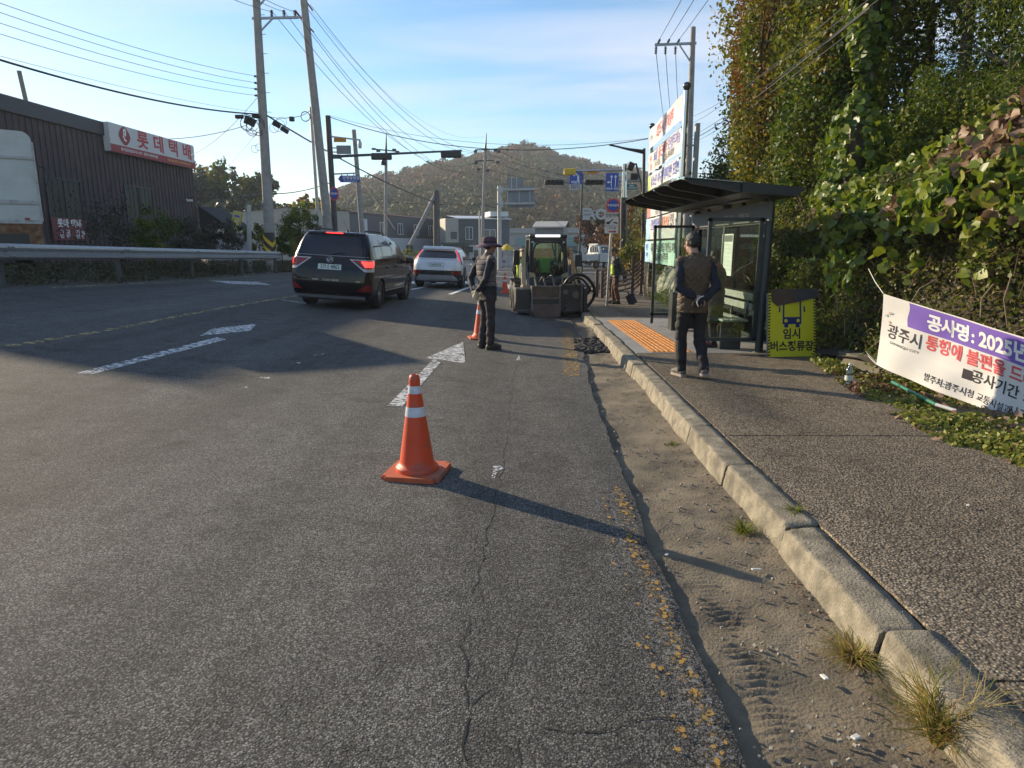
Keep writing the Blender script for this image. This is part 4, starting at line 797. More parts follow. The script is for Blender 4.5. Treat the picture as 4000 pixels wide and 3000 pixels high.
m = MB(); m.box((-1.15, .05, zb0 - .13), (2.2, .12, .26)); m.box((-.16, .04, zb0 - .30), (.3, .14, .55)); m.build('rear_frame', M_RUST, bt_)
m = MB(); m.box((-1.15, 2.6, .75), (1.0, 5.6, .24)); m.box((-1.15, -.0, .6), (.9, .3, .3)); m.box((-.42, .12, zb0 - .45), (.8, .05, .9)); m.box((-1.1, .9, zb0 - .3), (2.1, 1.8, .5)); m.build('chassis', M_BLACK, bt_)
for xx in (-.35, -1.95):
    for yy in (1.1, 5.5):
        wl = MB(); wl.lathe([(.2, -.12), (.36, -.12), (.4, -.08), (.4, .08), (.36, .12), (.2, .12)], (xx, yy, .4), 24, 0, 'X'); tyre = wl.build('wheel', M_RUBBER, bt_); wl = MB(); wl.lathe([(.0, -.06), (.2, -.1), (.2, .1), (0, .06)], (xx, yy, .4), 18, 0, 'X'); wl.build('rim', M_GREY, tyre)
m = MB(); m.prism([(-2.2, .5), (-.1, .5), (-.1, 1.6), (-.25, 2.35), (-2.05, 2.35), (-2.2, 1.6)], (0, 5.3, 0), (1, 0, 0), (0, 0, 1), -1.6); m.build('cab', M_TRW, bt_)
m = MB(); m.tube([(.03, .02, 2.8), (.2, .0, 2.75), (.28, 0, 2.5), (.12, 0, 2.2)], .02, 6); m.build('grab_handle', M_BLACK, bt_)
m = MB(); m.box((-.3, -.03, zb0 + .1), (.1, .04, .06)); m.build('marker_lamp', M('lamp_red_off', (.25, .02, .02), .3), bt_)
# ------------------------------------------------------------------ bus shelter
M_SHEL = M('shelter_dark_grey', (.034, .042, .044), .42, .15, var=.08); M_SHBLK = M('shelter_roof_black', (.010, .0105, .011), .45, var=.1)
M_FASC = M('shelter_fascia', (.115, .118, .122), .5, var=.05); M_SHGLASS = glass('shelter_glass', (.84, .93, .88), .2)
SB = Vector((2.70, 9.40, surf(3, 9.4) + WZ)); sh = thing('bus_shelter', 'dark grey bus shelter with glass panels and a black slatted roof', 'bus shelter', SB)
def sp_(x, y, z): return Vector((x - SB.x, y - SB.y, z))
for yy in (9.40, 11.25, 13.1):
    m = MB(); m.tube([sp_(3.52, yy, -.12), sp_(3.54, yy, 2.17)], .056, 16); m.lathe([(.09, 0), (.09, .012), (.056, .016)], sp_(3.52, yy, 0), 16); m.build('post', M_SHEL, sh)
for yy, nm in ((9.42, 'near'), (13.0, 'far')):
    m = MB()
    m.bar(sp_(2.73, yy, 0.0 if nm == 'far' else .16), sp_(2.73, yy, 1.86), .05, .05); m.bar(sp_(3.44, yy, .16), sp_(3.44, yy, 1.86), .05, .05)
    m.bar(sp_(2.705, yy, 1.84), sp_(3.47, yy, 1.84), .05, .05); m.bar(sp_(2.705, yy, .18), sp_(3.47, yy, .18), .05, .05); m.build('end_frame', M_SHEL, sh)
    m = MB(); m.box(sp_(3.085, yy, 1.01), (.66, .008, 1.6)); m.build('glass_panel', M_SHGLASS, sh)
for y0, y1 in ((9.46, 11.19), (11.31, 13.04)):
    m = MB(); m.box(sp_(3.52, (y0 + y1) / 2, 1.0), (.008, y1 - y0 - .06, 1.56)); m.build('glass_panel', M_SHGLASS, sh)
    m = MB()
    for z in (.19, 1.81): m.bar(sp_(3.52, y0, z), sp_(3.52, y1, z), .04, .05)
    m.build('back_frame', M_SHEL, sh)
fr = MB(); fr.box(sp_(3.49, 11.2, 1.94), (.045, 3.9, .26), None, 0, .008); fas = fr.build('fascia', M_FASC, sh)
put_text('문형삼거리  +  문형문고등', 'lettering', M('fascia_letter', (.45, .45, .46), .5), sp_(3.465, 10.6, 1.90), (0, -1, 0), (0, 0, 1), .105, sh, .01, off=.003)
# roof: solid rear half, ribs and glass to the front
RZ = lambda x: 2.35 - .085 * (x - 2.2)
m = MB(); y0, y1 = 8.85, 13.65
m.add([sp_(2.95, y0, RZ(2.95)), sp_(3.78, y0, RZ(3.78)), sp_(3.78, y1, RZ(3.78)), sp_(2.95, y1, RZ(2.95)), sp_(2.95, y0, RZ(2.95) - .13), sp_(3.66, y0, RZ(3.78) - .11), sp_(3.66, y1, RZ(3.78) - .11), sp_(2.95, y1, RZ(2.95) - .13)], [(0, 3, 2, 1), (4, 5, 6, 7), (0, 1, 5, 4), (2, 3, 7, 6), (1, 2, 6, 5), (3, 0, 4, 7)]); roof = m.build('roof', M_SHBLK, sh)
for k in range(6):
    yy = y0 + .06 + (y1 - y0 - .12) * k / 5; m = MB(); m.prism([(2.96, RZ(2.96) - .125), (2.32, RZ(2.3) - .075), (2.22, RZ(2.22) - .03), (2.22, RZ(2.22) - .012), (2.96, RZ(2.96) - .006)], sp_(0, yy + .045, 0), (1, 0, 0), (0, 0, 1), .09 if 0 < k < 5 else .06); m.build('roof_rib', M_SHBLK, sh)
m = MB(); m.add([sp_(2.2, y0, RZ(2.2)), sp_(2.96, y0, RZ(2.96)), sp_(2.96, y1, RZ(2.96)), sp_(2.2, y1, RZ(2.2)), sp_(2.2, y0, RZ(2.2) - .01), sp_(2.96, y0, RZ(2.96) - .01), sp_(2.96, y1, RZ(2.96) - .01), sp_(2.2, y1, RZ(2.2) - .01)], [(0, 3, 2, 1), (4, 5, 6, 7), (0, 1, 5, 4), (2, 3, 7, 6), (3, 0, 4, 7)]); m.build('roof_glass', glass('roof_glass', (.30, .33, .33), .3), sh)
for yy in (10.0, 11.3, 12.6): m = MB(); m.box(sp_(3.3, yy, RZ(3.3) - .145), (.1, .8, .02)); m.build('ceiling_lamp', M('diffuser', (.16, .16, .16), .5), sh)
m = MB()
for yy in (9.5, 10.4, 11.3, 12.2, 13.0): m.bar(sp_(3.50, yy, 2.08), sp_(3.50, yy, 2.2), .05, .05)
m.bar(sp_(3.48, y0 + .2, 2.15), sp_(3.48, y1 - .2, 2.15), .03, .03); m.build('roof_bracket', M_SHEL, sh)
bn = thing('bench', 'pale slatted bench inside the bus shelter', 'bench', sp_(3.2, 11, 0) + SB); M_BENCH = M('bench_slat', (.33, .34, .31), .5)
m = MB()
for k in range(3): m.box((-.12 + k * .13, 0, .43), (.11, 2.9, .03), None, 0, .006)
m.build('seat', M_BENCH, bn); m = MB()
for z in (.62, .76): m.box((.24, 0, z), (.025, 2.9, .1), None, 0, .006)
m.build('backrest', M_BENCH, bn)
for yy in (-1.3, 0, 1.3): m = MB(); m.box((0, yy, .2), (.3, .05, .43)); m.bar((.2, yy, .4), (.26, yy, .8), .04, .03); m.build('leg', M_SHEL, bn)
po = thing('timetable_poster', 'white printed timetable sheet on the shelter back glass', 'poster', (3.50, 11.05, SB.z)); m = MB(); m.box((0, 0, 1.34), (.006, .56, .66)); m.build('sheet', M('paper', (.62, .66, .64), .6, var=.04), po)
m = MB(); m.box((-.005, 0, 1.6), (.004, .5, .1)); m.build('header', M_FASC, po); m = MB()
for k in range(7): m.box((-.005, 0, 1.5 - k * .065), (.004, .48, .004))
for k in range(3): m.box((-.005, .22, 1.47 - k * .13), (.004, .05, .05))
m.build('table_rules', M('rule_grey', (.25, .38, .33), .6), po)
m = MB(); m.box((0, 0, .35), (.1, .28, .7)); o = m.build('shelter_post', M_SHEL, loc=(2.98, 12.35, surf(3, 12.4) + WZ)); tag(o, 'narrow dark grey post inside the far end of the shelter', 'bin')  # narrow upright belonging to the shelter's far end
# ------------------------------------------------------------------ banner rack and its banners
BN, BF = Vector((4.20, 17.1, 0)), Vector((4.46, 22.4, 0)); bd = (BN - BF).normalized(); bL = (BN - BF).length; bnrm = Vector((bd.y, -bd.x, 0))
rk_ = thing('banner_rack', 'tall steel banner rack with ball-topped posts behind the bus shelter', 'banner rack', BF)
zg = surf(4.5, 20) + .1
for q, zt in ((Vector((0, 0, 0)), 5.22), (BN - BF, 5.25)):
    m = MB(); m.tube([q + Vector((0, 0, zg - .2)), q + Vector((0, 0, zt))], .066, 14); m.build('post', M_CHROME, rk_)
    m = MB(); m.lathe([(0.0, -.1), (.06, -.085), (.1, 0), (.085, .06), (.05, .09), (0, .1)], q + Vector((0, 0, zt + .1)), 16); m.build('ball_finial', M('finial', (.12, .12, .13), .25, .8), rk_)
    m = MB(); r0 = q - bnrm * .3; m.bar(r0 + Vector((0, 0, zg - .2)), r0 + Vector((0, 0, zt - .75)), .16, .1, up=bnrm); 
    for z in np.arange(.8, zt - .8, .8): m.bar(q + Vector((0, 0, z)), r0 + Vector((0, 0, z)), .04, .04)
    m.build('rear_post', M_STEEL, rk_)
m = MB()
for z in (4.54, 3.80, 3.28, 2.87, 2.45, 1.77, 1.05): m.tube([Vector((0, 0, z)) - bnrm * .06, BN - BF + Vector((0, 0, z)) - bnrm * .06], .02, 8)
m.build('cross_tube', M_BLACK, rk_)
def bp(s, z, o=0.0): return BF + bd * s + Vector((0, 0, z)) + bnrm * o
def rack_banner(label, z0, z1, base, texts, panels=(), s0=.12, s1=None, name='banner'):
    s1 = s1 or bL - .12; r = thing(name, label, 'banner', BF, 0, 'banners on the steel rack'); ph = z0 * 7
    wav = lambda s, z: .07 + .012 * math.sin(s * 3 + ph) + .01 * math.sin(z * 9 + s)
    mb = MB(); mb.grid([[bp(s, z, wav(s, z)) - BF for z in np.linspace(z0, z1, 6)] for s in np.linspace(s0, s1, 40)], 0, True); mb.build('cloth', base, r)
    for (a, b, c, d, mt) in panels:
        mb = MB(); mb.grid([[bp(s, z, wav(s, z) + .004) - BF for z in np.linspace(z0 + (z1 - z0) * c, z0 + (z1 - z0) * d, 4)] for s in np.linspace(s0 + (s1 - s0) * a, s0 + (s1 - s0) * b, 10)], 0, True); mb.build('colour_panel', mt, r)
    for (tx, a, zc_, size, mt, sx_) in texts:
        sc_, zz = s0 + (s1 - s0) * a, z0 + (z1 - z0) * zc_
        put_text(tx, 'lettering', mt, (0, 0, 0), bd, (0, 0, 1), size, r, .02, warp=lambda x, y: bp(sc_ + x, zz + y, wav(sc_ + x, zz + y) + .008) - BF, sx=sx_)
    return r
M_BW = M('banner_white', (.52, .51, .50), .7, var=.04); M_BMINT = M('banner_mint', (.36, .54, .47), .7, var=.04); M_BLB = M('banner_pale_blue', (.30, .52, .70), .7, var=.04); M_BPINK = M('banner_coral', (.62, .16, .16), .7, var=.05); M_BLIME = M('banner_lime', (.42, .58, .06), .7, var=.05); M_BRED = M_LTRR; M_BLAV = M('banner_lavender', (.42, .46, .64), .7)
M_LTRO = M('lettering_orange', (.55, .17, .05), .5); M_LTRV = M('lettering_violet', (.12, .10, .42), .5); M_LTRBR = M('lettering_brown', (.20, .09, .05), .5)
hd = rack_banner('white header board with red script lettering on top of the banner rack', 4.62, 5.2, M_SIGNW, [('희망도시 행복광주', .52, .48, .40, M_LTRR, .9), ('광주시', .09, .45, .16, M_GREY, 1)], name='header_board')
rack_banner('white banner with blue and red lettering, second from the top of the rack', 3.86, 4.44, M_BW, [('365일', .26, .66, .34, M_LTRB, 1.05), ('출근매장', .50, .66, .34, M_LTRR, 1.0), ('모든업무가능', .81, .66, .33, M_LTRV, .95), ('T.031-798-9019', .70, .22, .25, M_LTRK, 1.0), ('신축 리모델링', .33, .22, .2, M_GREY, 1), ('춘계', .08, .68, .2, M_BPINK, 1), ('결혼', .08, .25, .2, M_BPINK, 1)])
rack_banner('white banner with big blue lettering and a lime left end', 3.32, 3.77, M_BW, [('유소년 야구단 취미반 모집!!!', .57, .45, .36, M_LTRB, 1.05)], [(0, .10, 0, 1, M_BLIME), (.12, 1, .93, 1, M_BLAV)])
rack_banner('banner with a pale blue left end mostly hidden by the shelter roof', 2.9, 3.24, M_BW, [('중고등 전문 수학', .5, .5, .24, M_LTRK, 1)], [(0, .2, 0, 1, M_BLB)])
rack_banner('white banner with a coral pink left end below the shelter roof', 2.48, 2.84, M_BW, [('거리두기 안전', .5, .62, .24, M_LTRK, 1), ('재해보상 전문', .4, .22, .14, M_GREY, 1), ('상담', .75, .3, .2, M_LTRY, 1)], [(0, .15, 0, 1, M_BPINK)])
rack_banner('white banner with blue and rust lettering and a pale blue left end', 1.80, 2.44, M_BW, [('건설일용직', .34, .64, .36, M_LTRB, 1), ('재해산재', .66, .64, .36, M_LTRO, 1), ('노무법인', .88, .78, .22, M_LTRK, .9), ('1544-75', .88, .48, .22, M_LTRK, .9), ('상담문의', .35, .2, .22, M_LTRK, 1)], [(0, .15, 0, 1, M_BLB)])
rack_banner('mint green banner with black lettering, lowest on the rack', 1.09, 1.74, M_BMINT, [('주교통사고 수술급 보험급 기타반환급 지원', .60, .68, .28, M_LTRK, .82), ('T.031)632-4408(광주대주)', .56, .28, .27, M_LTRK, .95), ('재단', .08, .7, .22, M_LTRB, 1), ('본인', .08, .3, .22, M_LTRB, 1)], [(0, .155, 0, 1, M_BLB)])
# ------------------------------------------------------------------ construction banner in the foreground right
Q0 = Vector((3.89, 7.0, .36)); Q1 = Vector((4.38, 5.70, .13)); qd = Vector((Q1.x - Q0.x, Q1.y - Q0.y, 0)); qs = qd.length; qd.normalize(); qn = Vector((qd.y, -qd.x, 0)); BH = .75; BLEN = 3.6
def cb(s, t, o=0.0):
    slope = (Q1.z - Q0.z) / qs; z = Q0.z + slope * s + .05 * ((s / 1.8 - 1) ** 2 - 1) * (.8 if s < 3.6 else 1) + t
    p = Vector((Q0.x, Q0.y, 0)) + qd * s; b = .018 * math.sin(s * 4.2 + t * 2) + .010 * math.sin(t * 7 + s * 2) + .012 * math.sin(s * 11 - t * 6) * (1 - t)
    q = p + qn * (b + o - .02 * math.sin(math.pi * t / BH)); q.z = z; return q - Q0
cbn = thing('construction_banner', 'white cloth banner with a purple band and Korean lettering tied along the verge', 'banner', Q0)
M_CLOTH = M('banner_cloth', (.66, .635, .60), .85, var=.04); M_PURP = M('banner_purple', (.17, .095, .42), .8, var=.06); M_BRD = M('banner_red', (.62, .09, .10), .8)
def cgrid(name, s0, s1, t0, t1, mat, o=0.0, n=60, wob=0):
    mb = MB(); mb.grid([[cb(s + (wob * math.sin(t * 30) if s == s0 else 0), t, o) for t in np.linspace(t0, t1, 10)] for s in np.linspace(s0, s1, n)], 0, True); return mb.build(name, mat, cbn)
cgrid('cloth', 0, BLEN, 0, BH, M_CLOTH); cgrid('purple_band', .30, BLEN, .50, .738, M_PURP, .0014, 60, .008)
def cs(u, v):
    q = onplane(u, v, Q0, qn); return (Vector((q.x - Q0.x, q.y - Q0.y, 0))).dot(qd)
def ctext(tx, u0, t, size, mat, align='CENTER', bold=.03, sx_=1.0):
    s_ = cs(u0, 1350); put_text(tx, 'lettering', mat, (0, 0, 0), qd, (0, 0, 1), size, cbn, bold, align, warp=lambda x, y: cb(s_ + x, t + y, .0032), sx=sx_)
for tx, u0 in (('공', 3633), ('사', 3688), ('명', 3746), (':', 3790)): ctext(tx, u0, .605, .165, M_LTRW, bold=.035)
ctext('2025년 광주시 버스정류장 정비공사', 3815, .605, .185, M_LTRW, 'LEFT', .035, .86)
ctext('통행에 불편을 드려죄송합니다', 3608, .405, .150, M_BRD, 'LEFT', .03, .90)
ctext('광주시', 3526, .385, .155, M('banner_ink', (.035, .03, .033), .8), bold=.012, sx_=.95); ctext('GWANGJU CITY', 3532, .285, .036, MATS['banner_ink'], bold=.005, sx_=1.25)
ctext('공사기간 : 2025.10.20 ~', 3797, .25, .125, MATS['banner_ink'], 'LEFT', .02); s_ = cs(3772, 1440); cgrid('bullet', s_ - .045, s_ + .045, .205, .295, MATS['banner_ink'], .003, 4)
ctext('발주처:광주시청 교통시설과', 3626, .085, .080, MATS['banner_ink'], 'LEFT', .012, .92); ctext('시공사', 3973, .085, .10, MATS['banner_ink'], 'LEFT', .012); ctext('(주)', 3880, .018, .05, MATS['banner_ink'], bold=.01)
for (t0, a, L, col) in ((.56, .4, .06, (.30, .42, .40)), (.54, 1.2, .06, (.62, .30, .22)), (.52, 2.3, .05, (.45, .55, .45)), (.505, 5.4, .05, (.62, .40, .32)), (.54, 3.3, .05, (.4, .5, .62))):
    s_ = .075; mb = MB(); d_ = (math.cos(a), math.sin(a)); mb.add([cb(s_ + d_[0] * .008, t0 + d_[1] * .008, .008), cb(s_ + d_[0] * L * .6 - d_[1] * .01, t0 + d_[1] * L * .6 + d_[0] * .01, .008), cb(s_ + d_[0] * L, t0 + d_[1] * L, .008), cb(s_ + d_[0] * L * .6 + d_[1] * .01, t0 + d_[1] * L * .6 - d_[0] * .01, .008)], [(0, 1, 2, 3)]); mb.build('crest', M('crest_%d' % int(a * 10), col, .8), cbn)
m = MB(); m.tube([cb(0, BH), at(3418, 1100, 7.25) - Q0, at(3393, 1050, 7.6) - Q0], .0045, 6); m.build('rope', M('white_rope', (.6, .58, .52), .8), cbn); m = MB(); m.tube([cb(0, 0.0), at(3395, 1395, 7.15) - Q0, at(3380, 1370, 7.3) - Q0, at(3425, 1420, 7.1) - Q0], .004, 6); m.build('rope', M('white_rope', (.6, .58, .52), .8), cbn)

# ------------------------------------------------------------------ temporary bus stop board
YS = Vector((3.80, 8.93, surf(3.8, 8.9) + .14)); ys = thing('bus_stop_board', 'bright yellow temporary bus stop board leaning on the hedge', 'sign', YS, R(6))
tl_ = R(9); ux = Vector((1, 0, 0)); uy = Vector((0, math.sin(tl_), math.cos(tl_))); un = ux.cross(uy); W2, H2 = .335, .86
def yp(x, y, o=0.0): return ux * x + uy * y + un * o + un * .012 * math.sin(x * 7) * math.sin(y * 5)
def ygrid(name, x0, x1, y0, y1, mat, o, n=8, k=8): mb = MB(); mb.grid([[yp(x, y, o) for x in np.linspace(x0, x1, n)] for y in np.linspace(y0, y1, k)], 0, True); return mb.build(name, mat, ys)
M_YB = M('board_yellow', (.66, .60, .015), .6, var=.05, vscale=3)
ygrid('board', -W2, W2, 0, H2, M_YB, 0); mb = MB(); mb.box(uy * (H2 / 2) - un * .04, (W2 * 2, .02, H2), (-tl_, 0, 0)); mb.build('backing', M_GREY, ys)
mb = MB()
for sx_ in (-1, 1):
    for k in range(21):
        y = .01 + k * .04; x0, x1 = sx_ * W2, sx_ * (W2 - .032); mb.add([yp(x0, y, .003), yp(x1, y + .012, .003), yp(x1, y + .032, .003), yp(x0, y + .02, .003)], [(0, 1, 2, 3)] if sx_ > 0 else [(3, 2, 1, 0)])
mb.build('hazard_stripes', M_LTRK, ys)
for tx, y, sz in (('임시', .30, .15), ('버스정류장', .135, .145)): put_text(tx, 'lettering', M_LTRK, (0, 0, 0), ux, uy, sz, ys, .03, warp=lambda x, yy, y=y: yp(x * .92, y + yy, .004))
M_NAVY = M('icon_navy', (.012, .015, .14), .5)
def bus_rect(x0, x1, y0, y1, o=.004): mb.add([yp(x0, y0, o), yp(x1, y0, o), yp(x1, y1, o), yp(x0, y1, o)], [(0, 1, 2, 3)])
mb = MB()
for a in ((-.13, .13, .44, .535), (-.13, -.108, .535, .82), (.108, .13, .535, .82), (-.108, .108, .78, .82), (-.105, -.05, .395, .44), (.05, .105, .395, .44), (-.185, -.165, .60, .68), (.165, .185, .60, .68)): bus_rect(*a)
mb.build('bus_icon', M_NAVY, ys); mb = MB()
for x in (-.085, .085): mb.add([yp(x + .024 * math.cos(a), .487 + .024 * math.sin(a), .007) for a in np.linspace(0, 6.28, 14)[:-1]], [tuple(range(13))])
mb.build('bus_headlights', M_YB, ys)
cl_ = thing('cloth_cover', 'brown and grey cloth taped over the top of the yellow board', 'cloth', YS, R(6)); m = MB()
def cov(x): return .80 - .17 * sstep(-.3, -.18, -x) * 0 + (-.16 if x < -.05 else -.02) * 1.0 * sstep(-.33, -.22, x) - .05 * math.sin(x * 9)
m.grid([[ux * x + uy * (y0 + (H2 + .05 - y0) * t) + un * (.02 + .012 * math.sin(x * 14 + t * 5)) for t in np.linspace(0, 1, 6)] for x in np.linspace(-.30, .36, 24) for y0 in [(.68 + .20 * (x + .22)) if x > -.22 else (.68 + .9 * (-.22 - x))]], 0, True)
f0 = len(m.f)
for i in range(f0): m.m[i] = 0 if m.v[m.f[i][0]][0] < 0.02 else 1
m.build('cloth', [M('brown_cloth', (.10, .062, .045), .9, var=.2), M('grey_cloth', (.055, .055, .06), .7, var=.2)], cl_)
# ------------------------------------------------------------------ poles, signals, signs
def pole(name, label, base, top, r0, r1, mat, cat='pole', group=None, n=14):
    r = thing(name, label, cat, base, 0, group); m = MB(); d = top - base; m.tube([(0, 0, -.4), d * .5, d], [r0, (r0 + r1) / 2, r1], n); m.build('shaft', mat, r); return r
def pxpole(name, label, ub, D, ut, vt, r0, r1, mat, cat='utility pole', group=None, Dt=None, zb=None):
    b = at(ub, 1000, D); b.z = surf(b.x, D) if zb is None else zb; return pole(name, label, b, at(ut, vt, Dt or D), r0, r1, mat, cat, group)
def loc(r, p): return Vector(p) - r.location
M_SMOKE = M('insulator', (.03, .025, .028), .3)
def insul(m, p, up=Vector((0, 0, 1)), L=.5, r=.1):
    for k in range(5): c = Vector(p) + up * (L * (k + .5) / 5); m.tube([c - up * L * .06, c + up * L * .04], [r, r * .5], 10)
    m.tube([Vector(p), Vector(p) + up * L], .03, 6)
D1 = 31.0
p1 = pxpole('utility_pole', 'tall concrete utility pole with yellow and black warning stripes at its foot', 1057, D1, 986, -260, .245, .14, M_CONC)
m = MB(); bz = -p1.location + Vector((0, 0, 0)); q = p1.location
for k, (z0, z1) in enumerate([(.55, 1.75)]): m.lathe([(.262, z0), (.258, z1)], (0, 0, 0), 24)
sl_ = m.build('warning_sleeve', None or M_BLACK, p1)
m = MB()
for k in range(3):
    rows = []
    for a in np.linspace(0, 2 * math.pi, 33): zz = .62 + k * .42 + .24 * math.asin(math.sin(a - .8)) ; rows.append([(.268 * math.cos(a), .268 * math.sin(a), min(1.74, max(.56, zz))), (.268 * math.cos(a), .268 * math.sin(a), min(1.745, max(.565, zz + .2)))])
    m.grid(rows, 0, True)
m.build('warning_stripe', M_YELLOW, sl_)
m = MB(); a, b = loc(p1, at(985, 72, D1)), loc(p1, at(1168, 68, D1)); m.bar(a, b, .09, .09); m.bar(loc(p1, at(1010, 130, D1)), loc(p1, at(1065, 72, D1)), .06, .06); m.bar(loc(p1, at(1008, 28, D1)), loc(p1, at(1048, -20, D1)), .06, .06); m.bar(loc(p1, at(985, -30, D1)), loc(p1, at(1168, -34, D1)), .09, .09); m.build('crossarm', M_STEEL, p1)
for u in (1062, 1110, 1153): m = MB(); insul(m, loc(p1, at(u, 66, D1)), L=.28, r=.075); m.build('insulator', M_SMOKE, p1)
m = MB()
for v, u in ((298, 1003), (324, 1004), (348, 1004), (373, 1005)): insul(m, loc(p1, at(u, v, D1)), Vector((-1, 0, 0)), .12, .05)
for v in range(20, 480, 38): q_ = loc(p1, at(1005 + v * .07 + (16 if (v // 38) % 2 else -14), v, D1)); m.bar(q_ + Vector((-.1, 0, 0)), q_ + Vector((.1, 0, 0)), .018, .018)
m.build('step_bolts', M_SMOKE, p1)
M_BOXB = M('splice_black', (.014, .014, .015), .5)
m = MB()
for (u, v, w_, h_, an) in ((935, 456, .36, .16, .0), (962, 468, .16, .34, .3), (985, 478, .28, .34, .5), (1000, 455, .34, .15, .1), (975, 470, .12, .36, -.4)): m = MB(); m.box(loc(p1, at(u, v, D1 - .2)), (w_, .14, h_), (0, an, 0), 0, .03); m.build('splice_box', M_BOXB, p1)
for (u, v, an) in ((1080, 487, .5), (1112, 508, .55), (1140, 465, 0)): m = MB(); m.box(loc(p1, at(u, v, D1 + .6)), (.36 if an else .22, .16, .2), (0, an, 0), 0, .03); m.build('splice_box', M_BOXB, p1)
m = MB()
for k in range(7):
    c = at(985 + 25 * math.sin(k * 2.1), 475 + 12 * math.cos(k * 1.7), D1 - .25); m.tube([loc(p1, c + Vector((.28 * math.cos(a), .05 * math.sin(3 * a), -.15 + .32 * math.sin(a)))) for a in np.linspace(0, 5.5, 14)], .014, 5)
for (u, v, r_) in ((1090, 490, .26), (1100, 478, .22), (1070, 500, .2), (995, 582, .16), (1010, 575, .14)): c = at(u, v, D1 + .4); m.tube([loc(p1, c + Vector((r_ * math.cos(a), 0, r_ * math.sin(a)))) for a in np.linspace(0, 6.28, 18)], .009, 5)
m.build('cable_loops', M_BOXB, p1)
p2 = pxpole('utility_pole', 'thick grey utility pole leaning to the left behind the black van', 1297, 34, 1160, -240, .235, .155, M_CONC, zb=.5)
m = MB(); a = loc(p2, at(1196, 6, 34)); m.tube([a, a + Vector((.28, 0, -.38))], .035, 8); a = loc(p2, at(1201, 100, 34)); m.tube([a, a + Vector((.28, 0, -.28))], .035, 8); a = loc(p2, at(1155, 42, 34)); m.tube([a, a + Vector((.32, 0, -.42))], .035, 8); m.build('insulator', M('red_insulator', (.20, .03, .03), .4), p2)
p3 = pxpole('steel_pole', 'slim galvanised pole standing close beside the leaning utility pole', 1253, 34.5, 1213, 418, .085, .07, M_STEEL, zb=.5)
m = MB(); c = at(1193, 455, 34.4); m.tube([loc(p3, c + Vector((.22 * math.cos(a), 0, .22 * math.sin(a)))) for a in np.linspace(0, 6.28, 22)], .022, 6); m.build('cable_coil', M_BOXB, p3)
p4 = pxpole('signal_mast', 'dark signal mast with a long arm and two horizontal signals over the left road', 1315, 36, 1280, 452, .17, .14, M('mast_dark', (.05, .052, .058), .5, .3), cat='traffic signal', zb=.4)
def sig(m, c, w_, h_, ax=Vector((1, 0, 0)), n=4, front=False, d=.16):
    m.box(c, (w_, d, h_), (0, 0, math.atan2(ax.y, ax.x)), 0, .05)
    for k in range(n):
        x = (k - (n - 1) / 2) * w_ * .92 / n; p = c + ax * x + Vector((0, -d * .5 if front else d * .5, 0)); s_ = -1 if front else 1
        m.tube([p + Vector((0, s_ * .0, .0)), p + Vector((0, s_ * .22, -.02))], [h_ * .40, h_ * .40], 14, 0, False)
m = MB(); a, b = loc(p4, at(1290, 612, 36)), loc(p4, at(1805, 588, 36)); m.tube([a, a.lerp(b, .5), b], [.075, .06, .045], 10); m.box(a + Vector((.3, 0, 0)), (.55, .2, .2), None, 0, .04); m.build('arm', M('mast_green', (.07, .085, .085), .5, .3), p4)
for u, v, lab in ((1490, 611, 0), (1762, 603, 0)):
    m = MB(); sig(m, loc(p4, at(u, v, 35.9)), 1.06, .34, n=4); m.build('signal_head', M_BLACK, p4)
m = MB(); m.bar(loc(p4, at(1290, 533, 36)), loc(p4, at(1408, 547, 36)), .07, .07); m.build('bracket', M_STEEL, p4)
m = MB(); m.lathe([(0, -.18), (.08, -.16), (.1, 0), (.1, .12), (.05, .2), (0, .2)], loc(p4, at(1406, 566, 36)), 14); m.build('dome_camera', M_SIGNW, p4)
m = MB(); m.box(loc(p4, at(1328, 547, 35.9)), (.62, .04, .2)); m.build('amber_plate', M('amber_plate', (.50, .22, .02), .5), p4)
m = MB(); m.box(loc(p4, at(1343, 585, 35.9)), (.74, .08, .42), None, 0, .02); m.bar(loc(p4, at(1290, 578, 36)), loc(p4, at(1330, 578, 36)), .05, .05); m.bar(loc(p4, at(1290, 594, 36)), loc(p4, at(1330, 594, 36)), .05, .05); m.build('sign_back', M_GREY, p4)
m = MB(); m.bar(loc(p4, at(1300, 680, 36)), loc(p4, at(1402, 676, 36)), .07, .07)
for u in (1335, 1358, 1382): m.bar(loc(p4, at(u, 678, 36)), loc(p4, at(u, 690, 36)), .04, .04)
m.build('sign_arm', M_STEEL, p4)
ss = thing('street_name_sign', 'blue arrow-shaped street name sign hanging from the left mast', 'sign', at(1363, 699, 35.95)); m = MB(); w_, h_ = .56, .17
m.prism([(-w_, 0), (-w_ + .13, -h_), (w_, -h_), (w_, h_), (-w_ + .13, h_)], (0, 0, 0), (1, 0, 0), (0, 0, 1), .03); m.build('plate', M_BLUE, ss)
put_text('문형동림길', 'lettering', M_LTRW, (.12, -.03, .045), (1, 0, 0), (0, 0, 1), .19, ss, .02, off=.006); put_text('Munhyeongdongnim-gil', 'lettering', M_LTRW, (.08, -.03, -.10), (1, 0, 0), (0, 0, 1), .075, ss, .01, off=.006)
